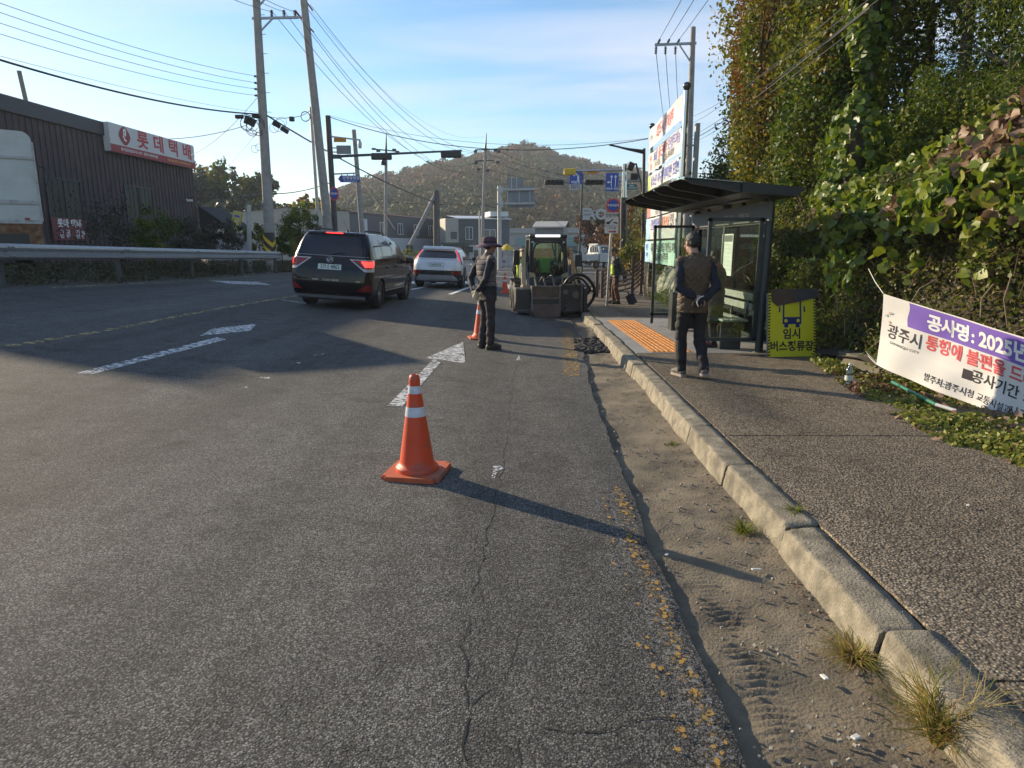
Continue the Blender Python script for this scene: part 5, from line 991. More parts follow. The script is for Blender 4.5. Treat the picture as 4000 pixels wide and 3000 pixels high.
def round_sign(label, c, r, txt='주정차금지', rest=None, grp=None):
    s_ = thing('no_parking_sign', label, 'sign', c, 0, grp)
    for rr_, mt, o in ((r, M('signal_red', (.55, .03, .04), .45), 0), (r * .78, M_BLUE, -.012)): m = MB(); m.tube([(0, o, 0), (0, o - .012, 0)], rr_, 32, 0, True, False); m.build('disc' if rr_ == r else 'disc_centre', mt, s_)
    put_text(txt, 'lettering', M_LTRW, (0, -.026, 0), (1, 0, 0), (0, 0, 1), r * .36, s_, .02, off=.004); return s_
rs = round_sign('round red and blue no parking sign on the left signal mast', at(1305, 757, 35.7), .33, grp='no parking signs'); rs.scale = (.72, 1, 1.05)
p5 = pxpole('utility_pole', 'plain concrete pole between the left mast and the far hall', 1425, 45, 1382, 507, .19, .13, M_CONC, zb=.1)
p6 = pxpole('utility_pole', 'distant pole carrying a transformer behind the left signal', 1504, 62, 1508, 600, .17, .13, M_CONC, zb=-.2)
m = MB(); m.tube([loc(p6, at(1508, 600, 62)), loc(p6, at(1509, 517, 62))], [.12, .02], 8); m.bar(loc(p6, at(1455, 582, 62)), loc(p6, at(1560, 592, 62)), .1, .1)
for u, v in ((1460, 582), (1478, 590), (1540, 585), (1552, 598)): m.box(loc(p6, at(u, v, 62)), (.34, .2, .16))
m.lathe([(.0, 0), (.25, 0), (.25, .6), (0, .62)], loc(p6, at(1500, 645, 62)), 12); m.build('crossarm', M_SMOKE, p6)
p7 = pxpole('utility_pole', 'distant tapering pole with two crossarms right of the second signal', 1880, 62, 1896, 590, .17, .13, M_CONC, zb=-.25)
m = MB(); m.tube([loc(p7, at(1896, 590, 62)), loc(p7, at(1900, 518, 62))], [.12, .02], 8); m.bar(loc(p7, at(1855, 586, 62)), loc(p7, at(1948, 582, 62)), .1, .1); m.bar(loc(p7, at(1855, 630, 62)), loc(p7, at(1930, 627, 62)), .1, .1)
for u, v in ((1858, 592), (1935, 587), (1948, 592), (1860, 637), (1945, 634), (1870, 662), (1905, 667)): m.box(loc(p7, at(u, v, 62)), (.3, .2, .2))
m.build('crossarm', M_SMOKE, p7)
p8 = pxpole('sign_gantry', 'pale steel gantry post with a double arm and the grey backs of road signs', 1952, 52, 1950, 727, .17, .15, M('pale_post', (.46, .46, .44), .5, .3), cat='sign gantry', zb=-.25)
m = MB()
for v in (742, 797): m.tube([loc(p8, at(1942, v, 52)), loc(p8, at(2088, v - 2, 52))], .10, 10); m.box(loc(p8, at(1958, v, 52)), (.3, .4, .4))
m.build('arm', MATS['pale_post'], p8)
m = MB(); m.box(loc(p8, at(2033, 770, 52.2)), (2.05, .05, 1.55)); m.box(loc(p8, at(2012, 711, 52.2)), (1.25, .05, .55)); m.build('sign_back', M('sign_back_grey', (.20, .22, .24), .5, .4), p8)
m = MB()
for u in (1983, 2028, 2070): m.bar(loc(p8, at(u, 735, 51.9)), loc(p8, at(u, 800, 51.9)), .06, .05)
for u in (1998, 2018): m.bar(loc(p8, at(u, 690, 51.9)), loc(p8, at(u, 740, 51.9)), .06, .05)
m.build('stiffener', MATS['pale_post'], p8)
p9 = pxpole('utility_pole', 'short dark pole propped by a slanting brace right of the pink-roofed hall', 1702, 55, 1703, 745, .22, .2, M('dark_pole', (.11, .105, .095), .8), zb=-.25)
m = MB(); m.tube([loc(p9, at(1602, 958, 54)), loc(p9, at(1697, 768, 55))], .16, 10); m.build('brace', M_CONC, p9)
pxpole('utility_pole', 'thin dark pole just right of the propped pole', 1716, 57, 1712, 748, .10, .09, MATS['dark_pole'], zb=-.25)
pxpole('steel_pole', 'thin pale pole left of the crossarm pole', 1873, 58, 1873, 823, .06, .06, MATS['pale_post'], zb=-.25)
p10 = pxpole('steel_post', 'plain galvanised post behind the end of the guardrail', 970, 29.5, 972, 800, .10, .10, M_STEEL)
yb = thing('roadside_board', 'leaning yellow roadside board with faded lettering behind the guardrail', 'sign', at(924, 862, 30.5)); yb.rotation_euler = (0, R(14), 0); m = MB(); m.box((0, 0, 0), (.42, .08, .86), None, 0, .07); m.build('panel', M('faded_yellow', (.45, .40, .10), .6, var=.1, stain=(.5, .5, .4)), yb)
m = MB(); m.box((0, -.045, .2), (.26, .006, .09)); m.build('faded_print', M_LTRV, yb); m = MB(); m.cyl((0, 0, -1.9), (0, 0, -.4), .04); m.build('stand', M_GREY, yb)
# right-hand utility pole with its crossarm
r1 = pxpole('utility_pole', 'utility pole with one high crossarm rising behind the banner rack', 2680, 30, 2708, 106, .17, .105, M_CONC)
m = MB(); m.bar(loc(r1, at(2556, 175, 30)), loc(r1, at(2720, 169, 30)), .09, .09); m.bar(loc(r1, at(2655, 177, 30)), loc(r1, at(2700, 246, 30)), .05, .05); m.build('crossarm', M_STEEL, r1)
for u in (2563, 2600, 2639):
    m = MB(); insul(m, loc(r1, at(u, 182, 30)), Vector((0, 0, -1)), .3, .065); m.build('insulator', M_SMOKE, r1)
    m = MB(); insul(m, loc(r1, at(u + 4, 176, 30)), Vector((.45, 0, .9)).normalized(), .26, .06); m.build('insulator', M_SMOKE, r1)
# signal mast on the right with yellow head
s1 = pxpole('signal_mast', 'black and steel signal mast with a short arm carrying a yellow signal head', 2434, 36, 2440, 640, .15, .12, M_CHROME, cat='traffic signal')
m = MB(); b_ = loc(s1, at(2434, 1100, 36)); b_.z = 0; m.tube([b_, loc(s1, at(2436, 772, 36))], [.20, .17], 14); m.build('black_sleeve', M_BLACK, s1)
m = MB(); m.tube([loc(s1, at(2438, 665, 36)), loc(s1, at(2248, 667, 36))], .055, 8); m.build('arm', M_CHROME, s1)
m = MB(); sig(m, loc(s1, at(2226, 671, 36)), .66, .34, Vector((.85, -.5, 0)), 3); m.build('signal_head', M_YELLOW, s1)
m = MB(); m.box(loc(s1, at(2314, 675, 36)), (.58, .03, .1)); m.build('amber_plate', MATS['amber_plate'], s1)
m = MB(); m.tube([loc(s1, at(2452, 640, 36)), loc(s1, at(2485, 640, 36)), loc(s1, at(2505, 720, 36)), loc(s1, at(2508, 770, 36))], .05, 6); m.box(loc(s1, at(2464, 650, 35.8)), (.34, .3, .4), (0, .4, 0), 0, .05); m.box(loc(s1, at(2478, 690, 35.8)), (.4, .3, .32), None, 0, .05); m.build('pedestrian_signal', M_BLACK, s1)
s2 = pxpole('signal_mast', 'far dark signal mast with a long arm, two black signals and blue lane signs', 2509, 46, 2516, 600, .15, .1, M('mast_dark', (.05, .052, .058), .5, .3), cat='traffic signal')
m = MB(); m.tube([loc(s2, at(2511, 706, 46)), loc(s2, at(2128, 713, 46))], [.09, .05], 8); m.build('arm', M_GREY, s2)
for u in (2165, 2320): m = MB(); sig(m, loc(s2, at(u, 712, 45.8)), 1.28, .33, n=4, front=True); m.build('signal_head', M_BLACK, s2)
def blue_sign(label, c, w_, h_, build):
    s_ = thing('lane_sign', label, 'sign', c); m = MB(); m.box((0, 0, 0), (w_, .03, h_)); m.build('plate', M_BLUE, s_); m = MB(); build(m); m.build('arrows', M_LTRW, s_); return s_
def arrow(m, x, z0, z1, w_=.05, y=-.02):
    m.add([(x - w_ / 2, y, z0), (x + w_ / 2, y, z0), (x + w_ / 2, y, z1 - .14), (x - w_ / 2, y, z1 - .14)], [(0, 1, 2, 3)]); m.add([(x - .1, y, z1 - .15), (x + .1, y, z1 - .15), (x, y, z1)], [(0, 1, 2)])
def ar1(m):
    arrow(m, -.05, -.3, .45); arrow(m, .22, -.3, .45); m.add([(-.05, -.02, -.05), (-.05, -.02, .02), (-.24, -.02, .02), (-.24, -.02, -.05)], [(0, 1, 2, 3)]); m.add([(-.22, -.02, .08), (-.36, -.02, -.015), (-.22, -.02, -.11)], [(0, 1, 2)])
b1 = blue_sign('blue lane sign with a left and two straight arrows, nearest the right masts', at(2391, 711, 45.7), .84, 1.16, ar1); put_text('직좌후 직진', 'lettering', M_LTRW, (0, -.016, -.44), (1, 0, 0), (0, 0, 1), .17, b1, .02, off=.006)
def ar2(m): m.add([(.1, -.02, -.2), (.22, -.02, -.2), (.22, -.02, .3), (.1, -.02, .3)], [(0, 1, 2, 3)]); m.add([(.22, -.02, .3), (.22, -.02, .18), (-.1, -.02, .18), (-.1, -.02, .3)], [(0, 1, 2, 3)]); m.add([(-.08, -.02, .4), (-.25, -.02, .24), (-.08, -.02, .08)], [(0, 1, 2)])
b2 = blue_sign('blue left turn sign under the yellow signal head', at(2249, 696, 45.7), .82, .78, ar2); put_text('비보호', 'lettering', M_LTRW, (0, -.016, -.27), (1, 0, 0), (0, 0, 1), .22, b2, .025, off=.006)
p = thing('supplementary_plate', 'small white plate with two lines of text under the blue left turn sign', 'sign', at(2248, 730, 45.7)); m = MB(); m.box((0, 0, 0), (.8, .03, .34)); m.build('plate', M_SIGNW, p); put_text('직진신호시\n좌회전가능', 'lettering', M_LTRK, (0, -.016, 0), (1, 0, 0), (0, 0, 1), .14, p, .02, off=.006)
p = thing('direction_sign', 'small green direction sign right of the steel mast', 'sign', at(2467, 730, 46)); m = MB(); m.box((0, 0, 0), (.66, .03, .34)); m.build('plate', M('sign_green', (.01, .13, .10), .5), p); put_text('문형로\nMunhyeong', 'lettering', M_LTRW, (0, -.016, 0), (1, 0, 0), (0, 0, 1), .11, p, .015, off=.006)
p = thing('round_plate', 'small pale round plate beside the blue lane sign', 'sign', at(2424, 682, 45.7)); m = MB(); m.tube([(0, 0, 0), (0, .03, 0)], .14, 20, 0, True, False); m.build('disc', M('pale_blue_plate', (.45, .6, .62), .5), p)
ln = pxpole('street_lamp', 'dark street lamp reaching left above the banner rack', 2514, 33, 2516, 580, .10, .07, M_BLACK, cat='street lamp')
m = MB(); m.tube([loc(ln, at(2513, 593, 33)), loc(ln, at(2455, 583, 33)), loc(ln, at(2412, 573, 33))], [.10, .06, .04], 8); m.build('arm', M_BLACK, ln); m = MB(); m.box(loc(ln, at(2400, 570, 33)), (.5, .2, .06), (0, R(12), 0), 0, .02); m.build('lamp_head', M_BLACK, ln)
# tow zone post
tz_ = pxpole('tow_zone_post', 'slim grey post carrying the round no parking sign and the tow zone plates', 2374, 18.4, 2396, 775, .035, .035, M_STEEL, cat='sign post')
round_sign('round red and blue no parking sign above the tow zone plate', at(2395, 803, 18.3), .185, grp='no parking signs')
tp = thing('tow_zone_plate', 'white plate with a towed car symbol under the round sign', 'sign', at(2391, 856, 18.3)); m = MB(); m.box((0, 0, 0), (.37, .012, .37), None, 0, .005); m.build('plate', M_SIGNW, tp); put_text('견인지역', 'lettering', M_LTRK, (0, -.007, .09), (1, 0, 0), (0, 0, 1), .10, tp, .03, off=.003)
m = MB()
for z in (-.178, .178): m.box((0, -.008, z), (.36, .002, .008))
for x in (-.178, .178): m.box((x, -.008, 0), (.008, .002, .36))
m.prism([(-.15, -.13), (-.06, -.13), (-.06, -.10), (.04, .0), (.03, .012), (-.07, -.06), (-.15, -.07)], (0, -.007, 0), (1, 0, 0), (0, 0, 1), .004); m.prism([(.03, -.10), (.15, -.125), (.15, -.095), (.10, -.075), (.05, -.07)], (0, -.007, 0), (1, 0, 0), (0, 0, 1), .004); m.build('tow_symbol', M_LTRK, tp)
tp = thing('arrow_plate', 'white plate with a red arrow below the tow zone plate', 'sign', at(2389, 898, 18.3)); m = MB(); m.box((0, 0, 0), (.36, .012, .19), None, 0, .005); m.build('plate', M_SIGNW, tp); put_text('구 간 끝', 'lettering', M_LTRK, (.02, -.007, .045), (1, 0, 0), (0, 0, 1), .06, tp, .02, off=.003); m = MB(); m.prism([(-.08, -.06), (.07, -.06), (.07, -.08), (.14, -.045), (.07, -.01), (.07, -.03), (-.08, -.03)], (0, -.007, 0), (1, 0, 0), (0, 0, 1), .004); m.build('arrow', M_LTRR, tp)
m = MB(); m.cyl((0, 0, -1.6), (0, 0, 2.0), .05); wp = thing('white_letter_sign', 'dark post with white cut-out letters seen from behind near the junction', 'sign', at(2266, 830, 48)); m = MB(); m.tube([(0, 0, at(2260, 960, 48).z - wp.location.z - 1.8), (.12, 0, 2.6)], .07, 8); m.build('post', M_BLACK, wp)
put_text('AO', 'letters', M_SIGNW, (1.15, -.02, -.15), (1, 0, 0), (0, 0, 1), 1.0, wp, .04); m = MB(); m.box((.45, 0, -.1), (.5, .05, .8)); m.bar((.1, 0, .1), (1.6, 0, .1), .05, .05); m.bar((.1, 0, -.15), (1.6, 0, -.15), .05, .05); m.build('plate', M_SIGNW, wp)
# ------------------------------------------------------------------ overhead cables
NW = [0]
def wire(label, P, r=.012, sag=0.0, group='overhead cables', mat=None, n=22):
    """hangs between the given points (photo pixel u, v and distance D)"""
    W = [at(*q) for q in P]; pts = []
    for a, b in zip(W[:-1], W[1:]):
        for k in range(n + (1 if b is W[-1] else 0)): t = k / n; q = a.lerp(b, t); q.z -= sag * 4 * t * (1 - t); pts.append(q)
    m = MB(); o0 = pts[0].copy(); m.tube([p - o0 for p in pts], r, 5); o = m.build('overhead_cable', mat or M_CABLE, loc=o0); return tag(o, label, 'cable', group)
for i, (v0, v1, lb) in enumerate(((3, 297, 'topmost of the four thin cables from the striped pole to the left edge'), (41, 323, 'second from the top of the four thin cables left of the striped pole'), (85, 347, 'third of the four thin cables left of the striped pole'), (130, 372, 'lowest of the four thin cables left of the striped pole'))): wire(lb, [(-150, v0 - 45, 17.3), (1000 - i * 2, v1, D1)], .0085, .22)
wire('thick black cable bundle sloping from the left edge to the splice boxes', [(-150, 188, 17.0), (1014, 446, D1)], .03, .30)
wire('thin support wire just above the thick bundle on the left', [(-150, 178, 17.0), (1014, 440, D1)], .006, .16)
for i, (u, ue, ve) in enumerate(((1065, 905, -8), (1110, 1000, -12), (1153, 1040, -10))): wire(['cable from the left insulator of the striped pole up to the frame top', 'cable from the middle insulator of the striped pole up to the frame top', 'cable from the right insulator of the striped pole up to the frame top'][i], [(u, 46, D1), (ue - 60, ve - 22, 20)], .010, .05)
for i, (u, v, D, ue, ve, lb) in enumerate(((1066, 48, D1, 1862, 634, 'leftmost of the six long cables falling to the right'), (1112, 47, D1, 1875, 660, 'second of the six long cables falling to the right'), (1155, 48, D1, 1903, 665, 'third of the six long cables falling to the right'), (1214, 114, 34, 1857, 590, 'fourth of the six long cables falling to the right'), (1206, 40, 34, 1902, 585, 'fifth of the six long cables falling to the right'), (1212, 18, 34, 1940, 586, 'rightmost of the six long cables falling to the right'))): wire(lb, [(u, v, D), (ue, ve, 62)], .0125, 2.4 if i < 3 else 2.2)
wire('thick drooping black cable from the splice boxes to the propped pole', [(1036, 447, D1), (1700, 790, 55)], .036, .35)
wire('black cable spanning the junction from the left mast to the banner rack', [(1290, 458, 36), (2532, 542, 31)], .018, .95); wire('thin wire beside the cable spanning the junction', [(1290, 452, 36), (2532, 540, 31)], .008, .75)
wire('cable from the depot sign up to the splice boxes', [(655, 543, 33), (962, 490, D1)], .014, .12); wire('cable from the depot corner curving up to the striped pole', [(742, 608, 40.5), (1004, 382, D1)], .012, .3)
wire('thin service wire from the striped pole down to the far trees', [(880, 655, 60), (1015, 505, D1)], .008, .1)
wire('low black cable crossing in front of the far trees', [(742, 771, 41), (1062, 758, D1 + 1), (1285, 715, 36)], .022, .12)
wire('slanting black stay cable ending beside the black van', [(1405, 690, 44), (1545, 897, 40)], .03, .0)
wire('low cable looping across the pink-roofed hall', [(1290, 822, 60), (1506, 787, 62), (1878, 800, 62), (2262, 862, 70)], .02, .12)
for i, (a, b, lb) in enumerate(((1905, 600, 'upper thin cable from the crossarm pole to the right mast'), (1950, 590, 'second thin cable from the crossarm pole to the right mast'), (1930, 634, 'third thin cable from the crossarm pole to the right mast'), (1905, 662, 'lowest thin cable from the crossarm pole to the right mast'))): wire(lb, [(a, b, 62), (2260, 690 + i * 9, 75)], .018, .3)
for i, (u, ue) in enumerate(((2569, 2662), (2606, 2712), (2644, 2770))): wire(['left of three cables rising from the right crossarm', 'middle of three cables rising from the right crossarm', 'right of three cables rising from the right crossarm'][i], [(u, 165, 30), (ue + 10, -20, 20)], .011, .02)
for i, (u, ue, ve) in enumerate(((2563, 2612, 520), (2600, 2634, 500), (2639, 2660, 480))): wire(['left of three cables dropping behind the header board', 'middle of three cables dropping behind the header board', 'right of three cables dropping behind the header board'][i], [(u, 205, 30), (ue, ve, 70)], .014, .8)
for i, (v, ue, ve, r_, lb) in enumerate(((455, 3420, -20, .006, 'topmost thin cable from the right pole into the wooded bank'), (480, 3300, 25, .006, 'second thin cable from the right pole into the wooded bank'), (530, 3480, -40, .007, 'third cable from the right pole into the wooded bank'), (545, 3400, 30, .013, 'thick cable from the right pole into the wooded bank'), (558, 3330, 120, .006, 'lowest cable from the right pole into the wooded bank'))): wire(lb, [(2706, v, 29.8), (ue, ve, 7.6)], r_, .12)
wire('wire from the left mast top sagging to the slim pole', [(1036, 450, D1 + .5), (1140, 458, 30), (1215, 430, 34.5)], .014, .08)
wire('faint wire from the leaning pole far across the sky', [(1215, 40, 34), (1900, 530, 62)], .006, 2.0)
# ------------------------------------------------------------------ buildings across the junction
M_HALLD = M('hall_dark_wall', (.075, .082, .095), .6, var=.06); M_HALLL = M('hall_pale_wall', (.48, .50, .52), .6, var=.06); M_ROOFP = M('roof_pink', (.42, .24, .24), .6, var=.08); M_BEIGE = M('corrugated_beige', (.36, .34, .29), .6, var=.06); M_TEAL = M('teal_girder', (.14, .28, .28), .5); M_CONCL = M('far_concrete', (.33, .33, .32), .8, var=.08); M_GLZ = M('far_window', (.05, .075, .085), .1, var=.2)
def hall(name, label, A, B, zb, zt, depth, mats, roof=None, split=None, wins=(), ov=.25):
    """long wall from A to B (plan), depth behind it"""
    A, B = Vector((A[0], A[1], 0)), Vector((B[0], B[1], 0)); d = (B - A).normalized(); nn = Vector((d.y, -d.x, 0)); L = (B - A).length
    r = thing(name, label, 'building', (A.x, A.y, zb)); q = lambda s_, z, o=0.0: d * s_ + nn * o + Vector((0, 0, z - zb))
    def blk(nm, z0, z1, mt, o=0.0, s0=0, s1=L, dp=depth, par=None):
        m = MB(); m.add([q(s0, z0, o), q(s1, z0, o), q(s1, z1, o), q(s0, z1, o), q(s0, z0, -dp), q(s1, z0, -dp), q(s1, z1, -dp), q(s0, z1, -dp)], [(0, 1, 2, 3), (5, 4, 7, 6), (4, 0, 3, 7), (1, 5, 6, 2), (3, 2, 6, 7), (0, 4, 5, 1)]); return m.build(nm, mt, par or r)
    if split: blk('lower_wall', zb - .5, split, mats[1], .04); blk('upper_wall', split, zt, mats[0])
    else: blk('wall', zb - .5, zt, mats[0])
    if roof:
        m = MB(); m.add([q(-ov, zt, ov), q(L + ov, zt, ov), q(L + ov, zt + .55, -depth * .5), q(-ov, zt + .55, -depth * .5), q(-ov, zt - .12, ov), q(L + ov, zt - .12, ov), q(L + ov, zt, -depth - ov), q(-ov, zt, -depth - ov)], [(0, 1, 2, 3), (3, 2, 6, 7), (4, 5, 1, 0)]); m.build('roof', roof, r)
    for (s0, s1, z0, z1) in wins:
        m = MB(); m.add([q(s0, z0, .06), q(s1, z0, .06), q(s1, z1, .06), q(s0, z1, .06)], [(0, 1, 2, 3)]); w_ = m.build('window', M_GLZ, r); m = MB()
        for a, b in ((q(s0, z0, .07), q(s1, z0, .07)), (q(s0, z1, .07), q(s1, z1, .07)), (q(s0, z0, .07), q(s0, z1, .07)), (q(s1, z0, .07), q(s1, z1, .07)), (q((s0 + s1) / 2, z0, .07), q((s0 + s1) / 2, z1, .07))): m.bar(a, b, .08, .08, up=nn)
        m.build('frame', M_SIGNW, w_)
    return r, q, blk, L
A, B = at(1368, 900, 75), at(1745, 900, 100)
h1, q, blk, L = hall('factory_hall', 'dark grey factory hall with a pink roof beyond the black van', A.xy, B.xy, -.4, 5.35, 16, (M_HALLD, M_HALLL), M_ROOFP, 2.55, [(L_, L_ + 1.3, 3.0, 4.3) for L_ in (6.5, 11, 15.5, 20, 24)] + [(s_, s_ + 2.2, .7, 1.7) for s_ in (8, 13, 18.5)])
m = MB(); m.add([q(2.0, 2.7, .08), q(3.6, 2.7, .08), q(3.6, 4.6, .08), q(2.0, 4.6, .08)], [(0, 1, 2, 3)]); m.build('pale_panel', M_HALLL, h1)
m = MB(); m.add([q(-.03, -.5, .0), q(-.03, 5.3, 0), q(-.03, 5.85, -8), q(-.03, 5.3, -16), q(-.03, -.5, -16)], [(0, 1, 2, 3, 4)]); m.build('gable_wall', M_BEIGE, h1)
A, B = at(1788, 900, 86), at(1990, 900, 88)
h2, q, blk, L = hall('shop_building', 'two-storey dark shop building with a beige bay and green shopfront', A.xy, B.xy, -.4, 5.0, 12, (M_HALLD, M_HALLL), M('roof_pale', (.5, .52, .54), .5), 1.7, [(1.0, 1.9, 2.4, 3.9), (3.4, 4.9, 2.6, 3.6), (2.0, 3.4, .1, 1.1), (4.6, 6.0, .1, 1.1)])
blk('beige_bay', 1.9, 4.95, M_BEIGE, .9, -1.75, -.1, 6); m = MB(); m.add([q(-1.1, 2.4, .93), q(-.3, 2.4, .93), q(-.3, 3.3, .93), q(-1.1, 3.3, .93)], [(0, 1, 2, 3)]); m.build('window', M_GLZ, h2)
blk('shopfront', -.4, 1.75, M('shopfront_green', (.06, .13, .11), .25), .5, -2.5, 1.3, 5); blk('shop_canopy', 1.75, 2.0, M('canopy_dark_green', (.03, .06, .05), .5), 1.3, -2.6, 1.6, 2); blk('roof_box', 5.3, 5.9, M_SIGNW, -.5, 4.4, L, 4); blk('dark_signboard', .8, 1.5, M_BLACK, 1.0, .5, 1.7, .4)
A, B = at(1990, 900, 112), at(2270, 900, 108)
h3, q, blk, L = hall('girder_bridge', 'grey concrete road bridge with pale teal girders behind the loader', A.xy, B.xy, -.5, 3.6, 5, (M_CONCL,), None, None, ())
h3['category'] = 'bridge'; blk('girder', 1.6, 2.9, M_TEAL, .25, 1.4, L); blk('opening_shade', -.4, 1.55, M('underpass_shade', (.10, .115, .12), .8), .2, 1.2, L - .6, .1); blk('parapet', 3.6, 4.4, M_CONCL, .3, -.3, L, .4)  # flat dark panel on a solid wall; the shade under the bridge is its colour
A, B = at(2090, 900, 64), at(2200, 900, 63.5)
hall('grey_site_box', 'plain grey box-like hut rising behind the loader cab', A.xy, B.xy, -.35, 3.35, 4, (M('hut_grey', (.20, .205, .21), .6),), M('hut_roof', (.42, .40, .36), .7), None, ())
A, B = at(800, 900, 78), at(1320, 900, 82)
hall('low_house', 'low blue grey houses with a slate roof across the junction on the left', A.xy, B.xy, -.2, 3.0, 9, (M('house_blue_grey', (.17, .20, .23), .7, var=.15),), M('slate_roof', (.10, .115, .14), .7), None, [(s_, s_ + 1.2, 1.0, 2.2) for s_ in (2, 5, 8, 11, 13)])
# barriers, planters and fences near the junction
M_WBAR = M('barrier_white', (.46, .46, .45), .7, var=.08)
for i, (u, D, lb) in enumerate(((2015, 60, 'white concrete road barrier just left of the loader'), (1968, 60.5, 'second white road barrier partly behind the man in the hat'))):
    b = thing('road_barrier', lb, 'barrier', (at(u, 900, D).x, D, surf(0, D)), 0, 'road barriers'); m = MB(); m.prism([(-.28, 0), (.28, 0), (.28, .25), (.12, .45), (.08, .95), (-.08, .95), (-.12, .45), (-.28, .25)], (-.6, 0, 0), (0, 1, 0), (0, 0, 1), 1.25); m.build('body', M_WBAR, b); m = MB(); m.box((0, -.2, .55), (.2, .2, .2)); m.build('lifting_slot', M_GREY, b)
b = thing('site_fence', 'grey panel fence behind the man in the hat', 'fence', (at(1930, 900, 66).x, 66, -.3)); m = MB()
for k in range(7): m.box((k * .42, 0, .95), (.38, .05, 1.9))
m.build('panels', M_CONCL, b); m = MB(); m.box((1.3, 0, 1.9), (3.0, .08, .06)); m.build('rail', M_GREY, b)
pa = thing('parasol', 'yellow site parasol showing beyond the hat brim', 'parasol', (at(1980, 900, 58).x, 58, surf(0, 58))); m = MB(); m.lathe([(0, 2.05), (.35, 1.85), (.75, 1.5)], (0, 0, 0), 8); m.build('canopy', M_YELLOW, pa); m = MB(); m.cyl((0, 0, 0), (0, 0, 2.0), .025); m.build('pole', M_STEEL, pa)
pl_ = thing('brick_planter', 'low red brick planter beside the white crossover car', 'planter', (at(1600, 900, 40).x, 40, surf(-6, 40))); m = MB(); m.box((0, 0, .3), (1.5, .9, .7)); m.build('box', M('brick_red', (.16, .06, .045), .9, var=.3, vscale=12), pl_); P_, k_, q_ = blob_points((0, 0, .95), (.7, .5, .4), 500, 9); bag = LeafBag(); bag.add(*leaves(P_, .11)); bag.build('plants', L_WEED, pl_)
M_BRWN = M('fence_brown', (.085, .05, .04), .7, var=.12)
bf = thing('stair_fence', 'brown slatted stair fence beside the tow zone post', 'fence', (at(2345, 900, 22.5).x, 22.5, surf(3, 22.5) + .05)); ox = bf.location.x
for u, D, h in ((2337, 22.5, 1.02), (2358, 22.0, 1.0), (2392, 22.6, 1.1), (2478, 24, 1.45), (2512, 24.4, 1.6)):
    m = MB(); p = at(u, 900, D); m.box((p.x - ox, D - 22.5, h / 2), (.10, .10, h), None, 0, .012); m.box((p.x - ox, D - 22.5, .02), (.2, .2, .16)); m.build('post', M_BRWN, bf)
m = MB()
for k in range(6):
    z = .12 + k * .16; a, b = at(2360, 900, 22.2), at(2392, 900, 22.6); m.bar((a.x - ox, -.3, z), (b.x - ox, .1, z + .3), .03, .07); a, b = at(2480, 900, 24), at(2512, 900, 24.4); m.bar((a.x - ox, 1.5, z + .1), (b.x - ox, 1.9, z + .36), .03, .07); a, b = at(2395, 900, 22.7), at(2476, 900, 24)
    if k < 5: m.bar((a.x - ox, .2, z + .1), (b.x - ox, 1.5, z + .2), .03, .06)
m.build('slats', M_BRWN, bf)
cw = thing('retaining_wall', 'sloping concrete retaining wall at the foot of the bank beyond the shelter', 'wall', (0, 0, 0)); m = MB()
m.grid([[(xh(y) - .62 + dx_ + .05 * noise.noise(Vector((y, dx_ * 9, 0))), y, surf(4, y) + z_ * (1 + .25 * noise.noise(Vector((y * .7, 0, 4))))) for dx_, z_ in ((0, 0), (.12, .35), (.3, .85), (.42, 1.05), (.9, 1.1))] for y in np.arange(14.2, 30, .3)], 0, False); m.build('wall', M('old_concrete', (.30, .26, .20), .9, var=.2, vscale=2, stain=(.13, .12, .09), sscale=1.2), cw)
cw2 = thing('concrete_footing', 'short weathered concrete footing between the yellow board and the banner', 'wall', (0, 0, 0)); m = MB(); m.grid([[(xh(y) - .42 + dx_ + .03 * noise.noise(Vector((y * 3, dx_ * 9, 0))), y, surf(4, y) + z_ + .05 * noise.noise(Vector((y * 2, 1, 0)))) for dx_, z_ in ((.06, .0), (.08, .16), (.12, .28), (.3, .3))] for y in np.arange(7.3, 8.6, .1)], 0, False); m.build('wall', M('footing_concrete', (.12, .105, .08), .9, var=.2, vscale=6, stain=(.12, .11, .08), sscale=3), cw2)
m = MB(); m.box((0, 0, .08), (2.6, .25, .22)); o = m.build('kerb_edge', M_CONCL, loc=(at(2290, 900, 27.5).x, 27.5, surf(3, 27.5))); kind(o, 'structure')
def rock(r, seed):
    bm = bmesh.new(); bmesh.ops.create_icosphere(bm, subdivisions=2, radius=r); sc_ = [random.Random(seed + i).uniform(.7, 1.2) for i in range(3)]
    for v in bm.verts:
        n_ = noise.noise(v.co / r * 1.3 + Vector((seed, 0, 0))); v.co *= 1 + .4 * n_
        for i in range(3): v.co[i] = v.co[i] * sc_[i]
    mb = MB(); mb.add([v.co.copy() for v in bm.verts], [[v.index for v in f.verts] for f in bm.faces]); bm.free(); return mb
M_ROCK = M('rock', (.16, .14, .12), .9, var=.3, vscale=4, bump=.5, bscale=12); rg = random.Random(3)
for i in range(11):
    x = at(2300, 900, 26).x + rg.uniform(-.35, .5); o = rock(rg.uniform(.10, .19), i).build('broken_rock', M_ROCK, loc=(x, 26 + rg.uniform(-.4, .4), surf(3, 26) + .16 + .1 * rg.random() + max(0, .3 * (x - at(2300, 900, 26).x)))); tag(o, 'broken rock in the small heap left of the brown fence', 'rock', 'broken rocks heaped by the brown fence')
